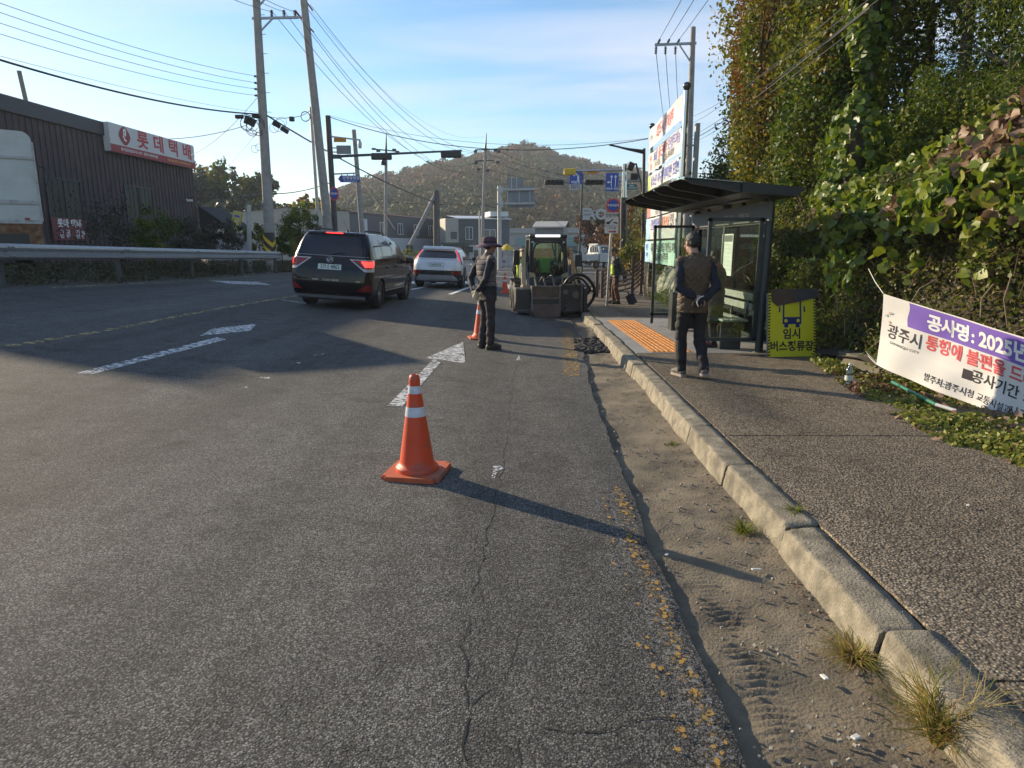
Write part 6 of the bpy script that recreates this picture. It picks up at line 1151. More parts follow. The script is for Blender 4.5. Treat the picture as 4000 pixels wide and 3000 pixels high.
# ================================================================== vehicles, cones and small things
class Car:
    """body as stacked plan outlines: rear y, front y, half width and corner radius change with height"""
    def __init__(s, xr, xf, hw, rc, bul=0.05, taper=0.05):
        s.xr, s.xf, s.hw, s.rc, s.bul, s.taper = interp(xr), interp(xf), interp(hw), interp(rc), bul, taper
    def P(s, u, z):
        """u: way along the outline from the rear centre, to the right when positive"""
        w, rc, y0, y1 = s.hw(z), min(s.rc(z), s.hw(z) * .9), s.xr(z), s.xf(z); a = abs(u); Lr = w - rc; Lc = rc * math.pi / 2; sg = 1 if u >= 0 else -1; b = s.bul * max(0.2, min(1, w / .8))
        if a <= Lr: x, y = a, y0 + b * (a / max(w, .01)) ** 2
        elif a <= Lr + Lc: t = (a - Lr) / rc; x, y = Lr + rc * math.sin(t), y0 + b * ((Lr + .5 * rc * math.sin(t)) / max(w, .01)) ** 2 + rc * (1 - math.cos(t))
        else: y = y0 + b + rc + (a - Lr - Lc); x = w
        L = max(y1 - y0, .1); c = (y - y0) / L; x -= s.taper * max(0, c - .6) ** 2 * 6 * w if a > Lr + Lc else 0
        return Vector((sg * x, y, z))
    def S(s, y, z, side=1, off=0.0):
        """point on the flank at length y"""
        w, rc, y0 = s.hw(z), min(s.rc(z), s.hw(z) * .9), s.xr(z); b = s.bul * max(.2, min(1, w / .8)); u = (w - rc) + rc * math.pi / 2 + max(y - y0 - b - rc, 0)
        if y - y0 - b < rc: u = (w - rc) + rc * math.acos(max(-1, min(1, 1 - max(y - y0 - b * .8, 0) / rc)))
        return s.N(u * side, z, off)
    def N(s, u, z, off=0.0):
        p = s.P(u, z); du = s.P(u + .01, z) - s.P(u - .01, z); dz = s.P(u, z + .012) - s.P(u, z - .012); n = du.cross(dz).normalized()
        if n.dot(p - Vector((0, 2.4, z))) < 0: n = -n
        return p + n * off
    def body(s, zs, name, mat, parent, arches=(), wr=.37):
        rows = []
        for z in zs:
            w, rc, y0, y1 = s.hw(z), min(s.rc(z), s.hw(z) * .9), s.xr(z), s.xf(z); Lr = w - rc; Lc = rc * 1.5708; b = s.bul * max(.2, min(1, w / .8)); ye = y1 - .35 * min(1, w); Ls = max(ye - y0 - b - rc, .05); half = [s.P(u, z) for u in list(np.linspace(0, Lr, 7)) + list(np.linspace(Lr, Lr + Lc, 7))[1:] + list(np.linspace(Lr + Lc, Lr + Lc + Ls, 26))[1:]]
            xe = half[-1].x; ye = half[-1].y
            for a in np.linspace(0, 1.5708, 8)[1:]: half.append(Vector((xe * math.cos(a) ** .6 if a < 1.57 else 0, ye + max(y1 - ye, .02) * math.sin(a), z)))
            rows.append(half + [Vector((-p.x, p.y, p.z)) for p in half[-2:0:-1]])
        m = MB(); m.grid(rows, 0, True, True); k = len(rows[0]); m.add(rows[0], [tuple(range(k - 1, -1, -1))]); m.add(rows[-1], [tuple(range(k))], 0, True)
        o = m.build(name, mat, parent); bm = bmesh.new(); bm.from_mesh(o.data); bmesh.ops.remove_doubles(bm, verts=bm.verts, dist=1e-4); bmesh.ops.recalc_face_normals(bm, faces=bm.faces); bm.to_mesh(o.data); bm.free()
        cut = []
        for ya in arches:
            for sd in (-1, 1):
                c = MB(); c.tube([(sd * .60, ya, .34), (sd * 1.3, ya, .34)], wr, 32, 0, True, False); q = c.build('c', mat); md = o.modifiers.new('b', 'BOOLEAN'); md.object = q; md.operation = 'DIFFERENCE'; md.solver = 'EXACT'; cut.append(q)
                bmc = bmesh.new(); bmc.from_mesh(q.data); bmesh.ops.remove_doubles(bmc, verts=bmc.verts, dist=1e-4); bmesh.ops.recalc_face_normals(bmc, faces=bmc.faces); bmc.to_mesh(q.data); bmc.free(); q.parent = parent
        if cut: fin(o); [bpy.data.objects.remove(q) for q in cut]
        o.data.polygons.foreach_set('use_smooth', [True] * len(o.data.polygons)); o.data.set_sharp_from_angle(angle=R(32)); return o
    def patch(s, name, mat, parent, z0, z1, ul, ur, off=.004, n=14, k=10):
        f = lambda q, t: q(t) if callable(q) else q
        m = MB(); m.grid([[s.N(f(ul, t) + (f(ur, t) - f(ul, t)) * j / n, z0 + (z1 - z0) * t, off) for j in range(n + 1)] for t in np.linspace(0, 1, k)], 0, True); return m.build(name, mat, parent)
    def flank(s, name, mat, parent, z0, z1, ya, yb, side=1, off=.004, n=16, k=8):
        f = lambda q, t: q(t) if callable(q) else q
        m = MB(); m.grid([[s.S(f(ya, t) + (f(yb, t) - f(ya, t)) * j / n, z0 + (z1 - z0) * t, side, off) for j in range(n + 1)] for t in np.linspace(0, 1, k)], 0, True); return m.build(name, mat, parent)
    def wheels(s, parent, axles, r, w, hw, spokes=10, cover=None):
        for ya in axles:
            for sd in (-1, 1):
                x = sd * (hw - w / 2); m = MB(); m.lathe([(r * .66, -w / 2), (r * .93, -w / 2), (r, -w * .32), (r, w * .32), (r * .93, w / 2), (r * .66, w / 2)], (x, ya, r), 36, 0, 'X'); t = m.build('wheel', M_RUBBER, parent)
                m = MB(); xo = x + sd * (w * .42); m.lathe([(r * .68, -w * .4), (r * .66, 0), (r * .60, sd * .004)], (xo, ya, r), 30, 0, 'X'); m.lathe([(0, sd * .0), (.07, sd * .0), (.07, -sd * .03)], (xo, ya, r), 14, 0, 'X')
                for k in range(spokes): a = 6.2832 * k / spokes; m.bar((xo - sd * .012, ya + .05 * math.cos(a), r + .05 * math.sin(a)), (xo - sd * .004, ya + r * .64 * math.cos(a), r + r * .64 * math.sin(a)), .022, .03, up=(1, 0, 0))
                m.build('rim', M('alloy_rim', (.42, .42, .43), .3, .9), t); m = MB(); m.tube([(xo - sd * .05, ya, r), (xo - sd * .06, ya, r)], r * .62, 24, 0, True, False); m.build('brake_disc', M_BLACK, t)
    def place(s, root, p, yaw, yref):
        """stand the car on the sloping road at p, the point under length yref"""
        f = Vector((math.sin(yaw), math.cos(yaw), 0)); e = .8; q = Vector((p[0], p[1], 0)) - f * yref
        c = q + f * (yref + 1.4); rt = Vector((f.y, -f.x, 0))
        zf, zr = surf(*(c + f * 1.4).xy), surf(*(c - f * 1.4).xy); zl, z_r = surf(*(c - rt * .8).xy), surf(*(c + rt * .8).xy)
        F = Vector((f.x, f.y, (zf - zr) / 2.8)).normalized(); Rr = Vector((rt.x, rt.y, (z_r - zl) / 1.6)).normalized(); U = Rr.cross(F).normalized(); Rr = F.cross(U)
        o = Vector((c.x, c.y, (zf + zr + zl + z_r) / 4)) - F * (yref + 1.4)
        root.matrix_world = Matrix(((Rr.x, F.x, U.x, o.x), (Rr.y, F.y, U.y, o.y), (Rr.z, F.z, U.z, o.z), (0, 0, 0, 1)))
M_PBLACK = M('car_paint_black', (.004, .004, .006), .25, 0, var=.05, coat=.5, spec=.2); M_PWHITE = M('car_paint_white', (.62, .65, .70), .3, 0, var=.02, coat=1.0)
M_CGLASS = M('car_privacy_glass', (.010, .012, .016), .05, var=.1, spec=.8); M_PLASTIC = M('car_black_plastic', (.015, .015, .016), .6, var=.1)
M_LAMPON = M('brake_lamp_lit', (.5, .01, .01), .2, emit=(1, .04, .03), estr=1.7); M_LAMPDIM = M('tail_lamp_dim', (.35, .012, .015), .2, emit=(1, .03, .03), estr=.55); M_LAMPRED = M('lamp_red_lens', (.22, .008, .012), .12, spec=.7); M_LAMPCLR = M('lamp_clear_lens', (.55, .52, .5), .15, spec=.7); M_SILVER = M('silver_trim', (.42, .43, .45), .35, .6); M_PLATEG = M('plate_white', (.60, .66, .62), .5, var=.03)
# ------------------------------------------------------------------ black people carrier
van = thing('people_carrier', 'black people carrier with lit brake lamps driving off on the left lane', 'car')
V = Car([(.24, .14), (.36, .05), (.5, 0), (.66, .0), (.9, .02), (1.12, .07), (1.22, .11), (1.5, .25), (1.68, .36), (1.735, .42), (1.765, .55), (1.785, .95), (1.79, 1.3)],
        [(.24, 5.0), (.6, 5.12), (.85, 5.02), (1.0, 4.6), (1.08, 4.25), (1.35, 3.75), (1.62, 3.15), (1.72, 2.85), (1.765, 2.5), (1.785, 2.2), (1.79, 1.9)],
        [(.24, .86), (.36, .925), (.6, .95), (.9, .955), (1.1, .94), (1.22, .915), (1.5, .83), (1.68, .755), (1.735, .715), (1.765, .63), (1.785, .42), (1.79, .2)],
        [(.24, .2), (.6, .22), (1.0, .24), (1.2, .22), (1.6, .16), (1.735, .16), (1.765, .25), (1.79, .18)], bul=.07)
V.body([.24, .3, .36, .44, .55, .66, .78, .9, 1.0, 1.08, 1.15, 1.22, 1.3, 1.4, 1.5, 1.6, 1.68, 1.71, 1.735, 1.752, 1.765, 1.776, 1.785, 1.79], 'body', M_PBLACK, van, (1.05, 4.08), .40)
V.wheels(van, (1.05, 4.08), .35, .24, .925, 10)
wr_ = lambda t: .80 - .10 * t
V.patch('rear_window', M_CGLASS, van, 1.23, 1.66, lambda t: -wr_(t), wr_, .004)
V.patch('tailgate_band', M_PLASTIC, van, 1.665, 1.70, -.66, .66, .006); V.patch('spoiler', M_PBLACK, van, 1.70, 1.745, -.70, .70, .03)
V.patch('high_brake_lamp', M_LAMPON, van, 1.705, 1.725, -.2, .2, .034)
for sd in (-1, 1):
    lo, hi = (lambda a, b: (a, b))(0, 0)
    A_ = lambda t, sd=sd: sd * (.86 - .34 * t); B_ = lambda t, sd=sd: sd * 1.08
    l = V.patch('tail_lamp', M_LAMPCLR, van, .90, 1.17, lambda t: sd * (.80 - .36 * t), lambda t: sd * 1.10, .006); 
    V.patch('brake_light', M_LAMPRED, l, .965, 1.15, lambda t: sd * (.76 - .26 * t), lambda t: sd * .985, .010); V.patch('lit_segment', M_LAMPON, l, 1.0, 1.13, lambda t: sd * (.80 - .10 * t), lambda t: sd * .97, .013) if sd > 0 else V.patch('lit_segment', M_LAMPON, l, 1.0, 1.14, lambda t: sd * .93, lambda t: sd * 1.05, .013)
    if sd > 0: V.patch('lit_segment', M_LAMPON, l, 1.02, 1.14, lambda t: sd * .99, lambda t: sd * 1.05, .013)
    V.patch('bumper_reflector', M('reflector_red', (.20, .01, .015), .25), van, .44, .62, lambda t: sd * (.58 + .14 * t * 0), lambda t: sd * (.86 + .12 * (1 - t)), .006) if False else V.patch('bumper_reflector', M('reflector_red', (.20, .01, .015), .25), van, .45, .60, lambda t: sd * (.62 + .22 * t), lambda t: sd * 1.0, .006)
V.patch('skid_bar', M_SILVER, van, .27, .345, -.80, .80, .02); V.patch('bumper_lip', M_PLASTIC, van, .348, .37, -.9, .9, .012)
V.patch('tailgate_crease', M_SILVER, van, 1.222, 1.230, lambda t: -.86, .86, .006)
pl = V.patch('number_plate', M_PLATEG, van, .915, 1.035, -.27, .27, .012)
def car_text(C, tx, u0, z, size, mat, par, off, bold=.02, spacing=1.0, sx=1.0):
    return put_text(tx, 'lettering', mat, (0, 0, 0), (1, 0, 0), (0, 0, 1), size, par, bold, warp=lambda x, y: C.N(u0 + x, z + y, off), spacing=spacing, sx=sx)
car_text(V, '57너 4862', .01, .975, .115, M_LTRK, pl, .016, .012, sx=.92)
car_text(V, 'TURISMO', .03, .68, .062, M_SILVER, van, .006, .01, 1.6); car_text(V, '4WD', .66, .67, .045, M_SILVER, van, .006, .01)
m = MB(); m.grid([[V.N(x, .675, .005), V.N(x, .69, .005)] for x in np.linspace(-.40, -.25, 6)]); m.build('badge_bar', M_SILVER, van)
m = MB(); m.tube([V.N(.065 * math.cos(a), 1.135 + .06 * math.sin(a), .018) for a in np.linspace(0, 6.2832, 25)], .008, 6); m.tube([V.N(x, 1.135 + .032 * math.sin(x * 60), .018) for x in np.linspace(-.05, .05, 12)], .009, 6); m.tube([V.N(x * 1.5, 1.135, .018) for x in (-.06, .06)], .005, 6); m.build('badge', M_CHROME, van)
m = MB(); m.tube([V.N(-.02, 1.24, .02), V.N(.2, 1.29, .02), V.N(.34, 1.28, .02)], .008, 5); m.build('rear_wiper', M_BLACK, van)
for sd in (-1, 1):
    for (ya, yb, z1) in ((lambda t: .62 + .08 * t, lambda t: 1.25 + .0 * t, 1.62), (lambda t: 1.32, lambda t: 2.25, 1.64), (lambda t: 2.32, lambda t: 3.18 - .12 * t, 1.63), (lambda t: 3.26, lambda t: 3.95 - .68 * t, 1.60)): V.flank('side_window', M_CGLASS, van, 1.10, z1, ya, yb, sd, .004)
    V.flank('side_trim', M_SILVER, van, .40, .435, .0 + 1.5, 3.6, sd, .012); V.flank('sill', M_PLASTIC, van, .25, .36, 1.48, 3.66, sd, .03)
    for ys_ in (1.36, 2.30, 3.3): V.flank('door_gap', M('panel_gap', (.002, .002, .002), .8), van, .42, 1.08, ys_, ys_ + .012, sd, .002, 1, 8)
    for ys_ in (1.55, 2.5): m = MB(); m.bar(V.S(ys_, .98, sd, .03), V.S(ys_ + .18, .985, sd, .03), .03, .03); m.build('handle', M_PBLACK, van)
    m = MB(); m.tube([V.N(0, 1.7, 0) * 0 + Vector((sd * .60, y, 1.772 + h)) for y, h in ((.62, -.03), (.75, .045), (1.6, .065), (2.4, .05), (2.55, -.02))], .018, 8); m.build('roof_rail', M_PLASTIC, van)
    m = MB(); m.box((sd * 1.07, 3.62, 1.13), (.2, .12, .17), None, 0, .04); m.bar((sd * .9, 3.7, 1.08), (sd * 1.02, 3.64, 1.1), .06, .04); m.build('wing_mirror', M_PBLACK, van)
m = MB(); m.lathe([(.04, 0), (.015, .05), (.006, .06)], (0.1, 1.05, 1.785), 10); m.tube([(.1, 1.05, 1.83), (.08, .8, 2.04)], .004, 5); m.build('aerial', M_BLACK, van)
m = MB(); m.box((0, 1.4, .26), (1.5, 2.2, .12)); m.box((0, 3.6, .26), (1.5, 1.6, .1)); m.cyl((-.45, .25, .24), (-.45, .7, .24), .03); m.build('underbody', M_BLACK, van)
pr, plf = G(1500, 1207), G(1205, 1187); V.place(van, ((pr.x + plf.x) / 2 - .1, (pr.y + plf.y) / 2 + .1), R(3.6), 1.05)
# ------------------------------------------------------------------ white crossover ahead of it
suv = thing('crossover_car', 'white compact crossover with red upright tail lamps ahead of the black people carrier', 'car')
S_ = Car([(.26, .16), (.36, .08), (.5, .02), (.62, 0), (.85, .02), (1.0, .07), (1.1, .16), (1.3, .42), (1.40, .56), (1.43, .48), (1.455, .49), (1.49, .75), (1.51, 1.1), (1.515, 1.4)],
         [(.26, 4.3), (.55, 4.40), (.75, 4.3), (.95, 3.7), (1.02, 3.3), (1.25, 2.85), (1.42, 2.4), (1.47, 2.2), (1.49, 2.05), (1.51, 1.85), (1.515, 1.7)],
         [(.26, .82), (.36, .89), (.6, .91), (.85, .908), (1.0, .88), (1.1, .845), (1.3, .72), (1.42, .64), (1.455, .60), (1.49, .50), (1.51, .34), (1.515, .15)],
         [(.26, .26), (.6, .36), (1.0, .36), (1.3, .27), (1.455, .2), (1.49, .24), (1.515, .12)], bul=.12)
S_.body([.26, .36, .5, .62, .74, .85, .95, 1.0, 1.1, 1.2, 1.3, 1.38, 1.42, 1.455, 1.475, 1.49, 1.502, 1.51, 1.515], 'body', M_PWHITE, suv, (.92, 3.62), .375)
S_.wheels(suv, (.92, 3.62), .335, .22, .89, 5)
S_.patch('rear_window', M_CGLASS, suv, 1.09, 1.35, lambda t: -(.70 - .12 * t + .05 * math.sin(3.14 * t)), lambda t: .70 - .12 * t + .05 * math.sin(3.14 * t), .004)
S_.patch('roof_spoiler', M_PWHITE, suv, 1.415, 1.46, -.58, .58, .05); S_.patch('high_brake_lamp', M_LAMPDIM, suv, 1.375, 1.392, -.46, .46, .012)
for sd in (-1, 1):
    S_.patch('tail_lamp', M_LAMPDIM, suv, .98, 1.38, lambda t: sd * (.87 - .24 * t), lambda t: sd * (.925 - .24 * t), .008)
    S_.patch('pillar_gloss', M_PLASTIC, suv, .86, 1.3, lambda t: sd * (.97 - .25 * t), lambda t: sd * (1.06 - .25 * t), .005)
    S_.patch('bumper_lamp', M_LAMPRED, suv, .53, .63, lambda t: sd * .58, lambda t: sd * .90, .014)
    for (ya, yb, z1) in ((lambda t: .85 + .0 * t, lambda t: 1.25, 1.33), (lambda t: 1.30, lambda t: 2.1, 1.37), (lambda t: 2.16, lambda t: 3.1 - .85 * t, 1.36)): S_.flank('side_window', M_CGLASS, suv, 1.02, z1, ya, yb, sd, .004)
    S_.flank('sill_cladding', M_PLASTIC, suv, .27, .42, 1.3, 3.25, sd, .012)
    for ya in (.92, 3.62): m = MB(); m.grid([[S_.S(ya + r_ * math.cos(a), max(.27, .34 + r_ * math.sin(a)), sd, .012) for r_ in (.37, .445)] for a in np.linspace(-.15, 3.3, 20)], 0, True); m.build('arch_cladding', M_PLASTIC, suv)
    m = MB(); m.tube([(sd * .55, y, 1.50 + h) for y, h in ((.75, -.03), (.85, .02), (1.5, .03), (2.1, .0), (2.2, -.05))], .014, 6); m.build('roof_rail', M_PLASTIC, suv)
    m = MB(); m.box((sd * .98, 2.98, 1.05), (.18, .1, .13), None, 0, .03); m.bar((sd * .82, 3.05, 1.02), (sd * .95, 3.0, 1.03), .05, .03); m.build('wing_mirror', M_PLASTIC, suv)
    for ys_ in (1.28, 2.14): S_.flank('door_gap', MATS['panel_gap'], suv, .43, 1.0, ys_, ys_ + .01, sd, .002, 1, 8)
    for ys_ in (1.45, 2.3): m = MB(); m.bar(S_.S(ys_, .9, sd, .02), S_.S(ys_ + .16, .9, sd, .02), .02, .025); m.build('handle', M_PWHITE, suv)
S_.patch('bumper_band', M_PLASTIC, suv, .50, .66, lambda t: -(.98), lambda t: .98, .008)
S_.patch('skid_plate', M('skid_silver', (.36, .38, .40), .5, .2), suv, .29, .50, lambda t: -(.84 - .22 * t) , lambda t: .84 - .22 * t, .022); S_.patch('bumper_lower', M_PLASTIC, suv, .265, .505, -1.12, 1.12, .009)
pl = S_.patch('number_plate', M('plate_blue_edge', (.10, .14, .24), .5), suv, .79, .905, -.27, .27, .010); S_.patch('plate_face', M_PLATEG, pl, .80, .895, -.26, .26, .013); car_text(S_, '249루4570', 0, .848, .085, M_LTRK, pl, .016, .014)
m = MB(); m.grid([[S_.N(x, .94 - .06 * abs(x / .36) ** 3 + h, .006) for h in (0, .012)] for x in np.linspace(-.36, .36, 20)], 0); m.grid([[S_.N(x, 1.045 + h, .008) for h in (0, .012)] for x in np.linspace(-.72, .72, 16)], 0); m.build('tailgate_crease', M('crease_shade', (.30, .33, .37), .5), suv)  # flat grey strips; the shade of the creases is put into their colour
m = MB(); m.box((0, 1.6, .27), (1.4, 2.6, .1)); m.build('underbody', M_BLACK, suv)
m = MB(); m.prism([(0, 0), (.16, 0), (.05, .07)], (.01, .95, 1.505), (0, 1, 0), (0, 0, 1), .02); m.build('shark_fin_aerial', M_PWHITE, suv)
pr, plf = G(1800, 1129), G(1642, 1116); S_.place(suv, ((pr.x + plf.x) / 2, (pr.y + plf.y) / 2 + .1), R(4.6), .92)
# ------------------------------------------------------------------ silver pickup at the junction
pk = thing('pickup_truck', 'small silver flatbed pickup standing at the junction beyond the brown fence', 'truck', (at(2282, 900, 55).x, 55, surf(7, 55)), R(-60)); M_PSIL = M('pickup_silver', (.40, .41, .42), .4, .3, var=.05)
# local: +Y is the front, the rear corner faces the camera
m = MB(); m.prism([(-.8, .75), (.8, .75), (.8, 1.3), (.62, 1.95), (-.62, 1.95), (-.8, 1.3)], (0, 3.3, 0), (1, 0, 0), (0, 0, 1), 1.5) if False else None
m = MB(); m.add([(-.82, 1.0, .6), (.82, 1.0, .6), (.82, 2.6, .6), (-.82, 2.6, .6), (-.82, 1.0, 1.25), (.82, 1.0, 1.25), (.82, 2.6, 1.2), (-.82, 2.6, 1.2), (-.68, 1.08, 1.93), (.68, 1.08, 1.93), (.68, 2.1, 1.93), (-.68, 2.1, 1.93)], [(3, 2, 1, 0), (0, 1, 5, 4), (1, 2, 6, 5), (2, 3, 7, 6), (3, 0, 4, 7), (4, 5, 9, 8), (5, 6, 10, 9), (6, 7, 11, 10), (7, 4, 8, 11), (8, 9, 10, 11)]); m.build('cab', M_PSIL, pk)
m = MB(); m.add([(-.55, 1.01, 1.36), (.55, 1.01, 1.36), (.50, 1.055, 1.80), (-.50, 1.055, 1.80)], [(0, 1, 2, 3)]); m.add([(.80, 1.2, 1.32), (.79, 2.35, 1.30), (.70, 2.0, 1.82), (.705, 1.2, 1.82)], [(0, 1, 2, 3)]); m.add([(-.80, 1.2, 1.32), (-.79, 2.35, 1.30), (-.70, 2.0, 1.82), (-.705, 1.2, 1.82)], [(3, 2, 1, 0)])
for i, v in enumerate(m.v): m.v[i] = (v[0] * 1.012, v[1] - (.012 if v[1] < 1.1 else 0), v[2])
m.build('window', M_CGLASS, pk)
m = MB()
for x in (-.45, -.15, .15, .45): m.bar((x, .93, 1.2), (x, .97, 1.92), .03, .03)
m.bar((-.7, .95, 1.95), (.7, .95, 1.95), .05, .06); m.bar((-.6, 1.0, 2.02), (.6, 1.0, 2.02), .05, .08); m.build('cab_guard', M_PSIL, pk)
m = MB(); m.box((0, -.55, .78), (1.62, 2.9, .1)); m.box((-.80, -.55, 1.0), (.05, 2.9, .42)); m.box((.80, -.55, 1.0), (.05, 2.9, .42)); m.box((0, -2.0, 1.0), (1.62, .05, .42)); m.box((0, .88, 1.02), (1.62, .05, .46)); m.build('cargo_bed', M_PSIL, pk)
m = MB(); m.box((0, -.2, .58), (.8, 4.4, .16)); m.box((0, -1.95, .5), (1.5, .12, .16)); m.build('chassis', M_BLACK, pk)
for sd in (-1, 1):
    m = MB(); m.box((sd * .66, -2.02, .62), (.26, .05, .12)); m.build('tail_lamp', M_LAMPRED, pk)
    for yy in (-1.15, 1.75): m = MB(); m.lathe([(.2, -.1), (.3, -.1), (.32, 0), (.3, .1), (.2, .1)], (sd * .68, yy, .32), 22, 0, 'X'); t = m.build('wheel', M_RUBBER, pk); m = MB(); m.lathe([(0, -.06), (.2, -.09), (.2, .09), (0, .06)], (sd * .68, yy, .32), 18, 0, 'X'); m.build('rim', M_GREY, t)
# ------------------------------------------------------------------ skid steer loader with planer attachment, facing the camera
LB = Vector((.88, 18.0, surf(.9, 17.6) - .01)); sk = thing('skid_steer_loader', 'beige skid steer loader with a black cab and a dark road planer facing the camera', 'loader', LB, R(4))
M_BG = M('loader_beige', (.42, .33, .18), .5, var=.1, vscale=3, stain=(.16, .12, .07), sscale=3); M_DST = M('planer_steel', (.045, .044, .042), .5, .3, var=.25, vscale=4, stain=(.06, .045, .035), sscale=3); M_RSTEEL = M('planer_rusty', (.13, .082, .062), .65, .2, var=.3, vscale=5, stain=(.04, .035, .03), sscale=4); M_HOSE = M('hydraulic_hose', (.015, .015, .016), .45)
m = MB(); m.box((0, .1, .62), (.98, 2.0, .62), None, 0, .03); m.box((0, .85, 1.02), (1.2, .7, .45), None, 0, .05); m.build('chassis', M('loader_dark', (.05, .05, .05), .6), sk)
m = MB(); m.prism([(-.50, .5), (-.22, .5), (-.30, .80), (-.36, 1.04), (-.50, 1.06)], (0, -.72, 0), (1, 0, 0), (0, 0, 1), .1); m.prism([(.50, .5), (.50, 1.06), (.36, 1.0), (.28, .80), (.18, .5)][::-1], (0, -.72, 0), (1, 0, 0), (0, 0, 1), .1); m.build('front_panel', M_BG, sk)
for sx_ in (-1, 1):
    for yy in (-.5, .62):
        m = MB(); m.lathe([(.2, -.15), (.36, -.15), (.41, -.1), (.41, .1), (.36, .15), (.2, .15)], (sx_ * .74, yy, .41), 26, 0, 'X')
        for k in range(16): a = 6.283 * k / 16; m.box((sx_ * .74, yy + .415 * math.cos(a), .41 + .415 * math.sin(a)), (.26, .03, .05), (a, 0, 0))
        t = m.build('wheel', M_RUBBER, sk); m = MB(); m.lathe([(0, -.05), (.2, -.08), (.2, .08), (0, .05)], (sx_ * .76, yy, .41), 16, 0, 'X'); m.build('rim', M_BG, t)
cb_ = MB(); W2_ = .46
for sx_ in (-1, 1):
    cb_.tube([(sx_ * .44, -.68, .80), (sx_ * .46, -.66, 1.3), (sx_ * .43, -.60, 1.92)], .05, 8); cb_.tube([(sx_ * .44, .45, .85), (sx_ * .43, .45, 1.92)], .05, 8); cb_.bar((sx_ * .43, -.62, 1.90), (sx_ * .43, .45, 1.92), .09, .09); cb_.box((sx_ * .45, -.1, 1.02), (.05, 1.1, .5))
    for k in range(5): cb_.bar((sx_ * .45, -.5 + k * .22, 1.25), (sx_ * .44, -.5 + k * .22, 1.9), .018, .018)
cb_.box((0, -.08, 1.95), (.98, 1.2, .10), None, 0, .035); cb_.box((0, -.62, 1.87), (.9, .1, .12), None, 0, .02); cb_.box((0, .47, 1.35), (.9, .05, .9)) if False else None
cb_.build('cab', M_BLACK, sk)
m = MB(); dz = []
for a in np.linspace(0, 6.2832, 41)[:-1]:
    c, s2 = math.cos(a), math.sin(a); dz.append((.40 * math.copysign(abs(c) ** .45, c), 1.28 + .53 * math.copysign(abs(s2) ** (.5 if s2 > 0 else .6), s2)))
m.tube([(x * (1 if z > 1.0 else .95), -.70 + .0 * z, z) for x, z in dz + dz[:1]], .028, 6); m.build('door_frame', M_BLACK, sk)
m = MB(); m.add([(x * (1 if z > 1.0 else .95), -.70, z) for x, z in dz], [tuple(range(40))]); m.build('door_glass', glass('loader_glass', (.46, .74, .66), .12), sk)
m = MB(); m.add([(-.40, .46, 1.25), (.40, .46, 1.25), (.40, .46, 1.9), (-.40, .46, 1.9)], [(0, 1, 2, 3)]); m.build('rear_glass', glass('rear_glass', (.40, .66, .60), .3), sk)
m = MB(); m.tube([(.08, -.73, 1.78), (.22, -.73, 1.25)], .012, 5); m.build('wiper', M_BLACK, sk)
m = MB(); m.box((-.02, -.70, 1.965), (.64, .06, .060), (R(-12), 0, 0), 0, .015); m.build('white_bar', M('white_bar_emissive', (.8, .8, .8), .3, emit=(1, .97, .92), estr=.6), sk)  # emissive white bar along the front edge of the cab roof
for sx_ in (-1, 1): m = MB(); m.lathe([(0, 0), (.03, 0), (.035, .03), (0, .035)], (sx_ * .40, -.69, 1.80), 10, 0, 'Y'); m.build('work_lamp', M_CHROME, sk)
m = MB(); m.box((0, .05, .95), (.5, .5, .14), None, 0, .04); m.box((0, .32, 1.3), (.5, .12, .7), None, 0, .05); m.build('seat', M_BLACK, sk)
for sx_ in (-1, 1): m = MB(); m.tube([(sx_ * .26, -.1, .95), (sx_ * .26, -.16, 1.18)], .025, 8); m.build('joystick', M_BLACK, sk)
for sx_ in (-1, 1):
    m = MB(); m.bar((sx_ * .62, .9, 1.45), (sx_ * .62, -.45, 1.55), .12, .2, bev=.02); m.bar((sx_ * .60, -.35, 1.62), (sx_ * .66, -1.02, .62), .12, .19, bev=.02); m.bar((sx_ * .66, -1.0, .75), (sx_ * .62, -1.12, .38), .12, .16, bev=.02); m.build('lift_arm', M_BG, sk)
    m = MB(); m.cyl((sx_ * .54, -.5, 1.2), (sx_ * .52, -1.0, .6), .035, 10); m.cyl((sx_ * .54, -.45, 1.27), (sx_ * .53, -.75, .9), .05, 10); m.build('hydraulic_ram', M_STEEL, sk)
    m = MB(); m.box((sx_ * .80, -.55, 1.42 if sx_ < 0 else 1.30), (.17, .05, .38), (0, 0, R(-12 * sx_)), 0, .02); m.tube([(sx_ * .62, -.55, 1.6), (sx_ * .86, -.6, 1.55), (sx_ * .90, -.62, 1.1), (sx_ * .82, -.6, .82), (sx_ * .66, -.55, .85)], .017, 6); m.build('mirror', M_BLACK, sk)
m = MB(); m.box((.80, -.62, 1.02), (.14, .04, .34), None, 0, .02); m.build('lower_mirror', M('mirror_face', (.45, .45, .42), .15, .8), sk)
for k, (x0, z0, x1, z1) in enumerate(((.56, 1.6, .62, .8), (.52, 1.55, .50, .7), (.58, 1.2, .42, .55))): m = MB(); m.tube([(x0, -.62, z0), ((x0 + x1) / 2 + .05, -.85, (z0 + z1) / 2), (x1, -1.0, z1)], .014, 5); m.build('hose', M('orange_hose', (.45, .16, .05), .6) if k == 0 else M_HOSE, sk)
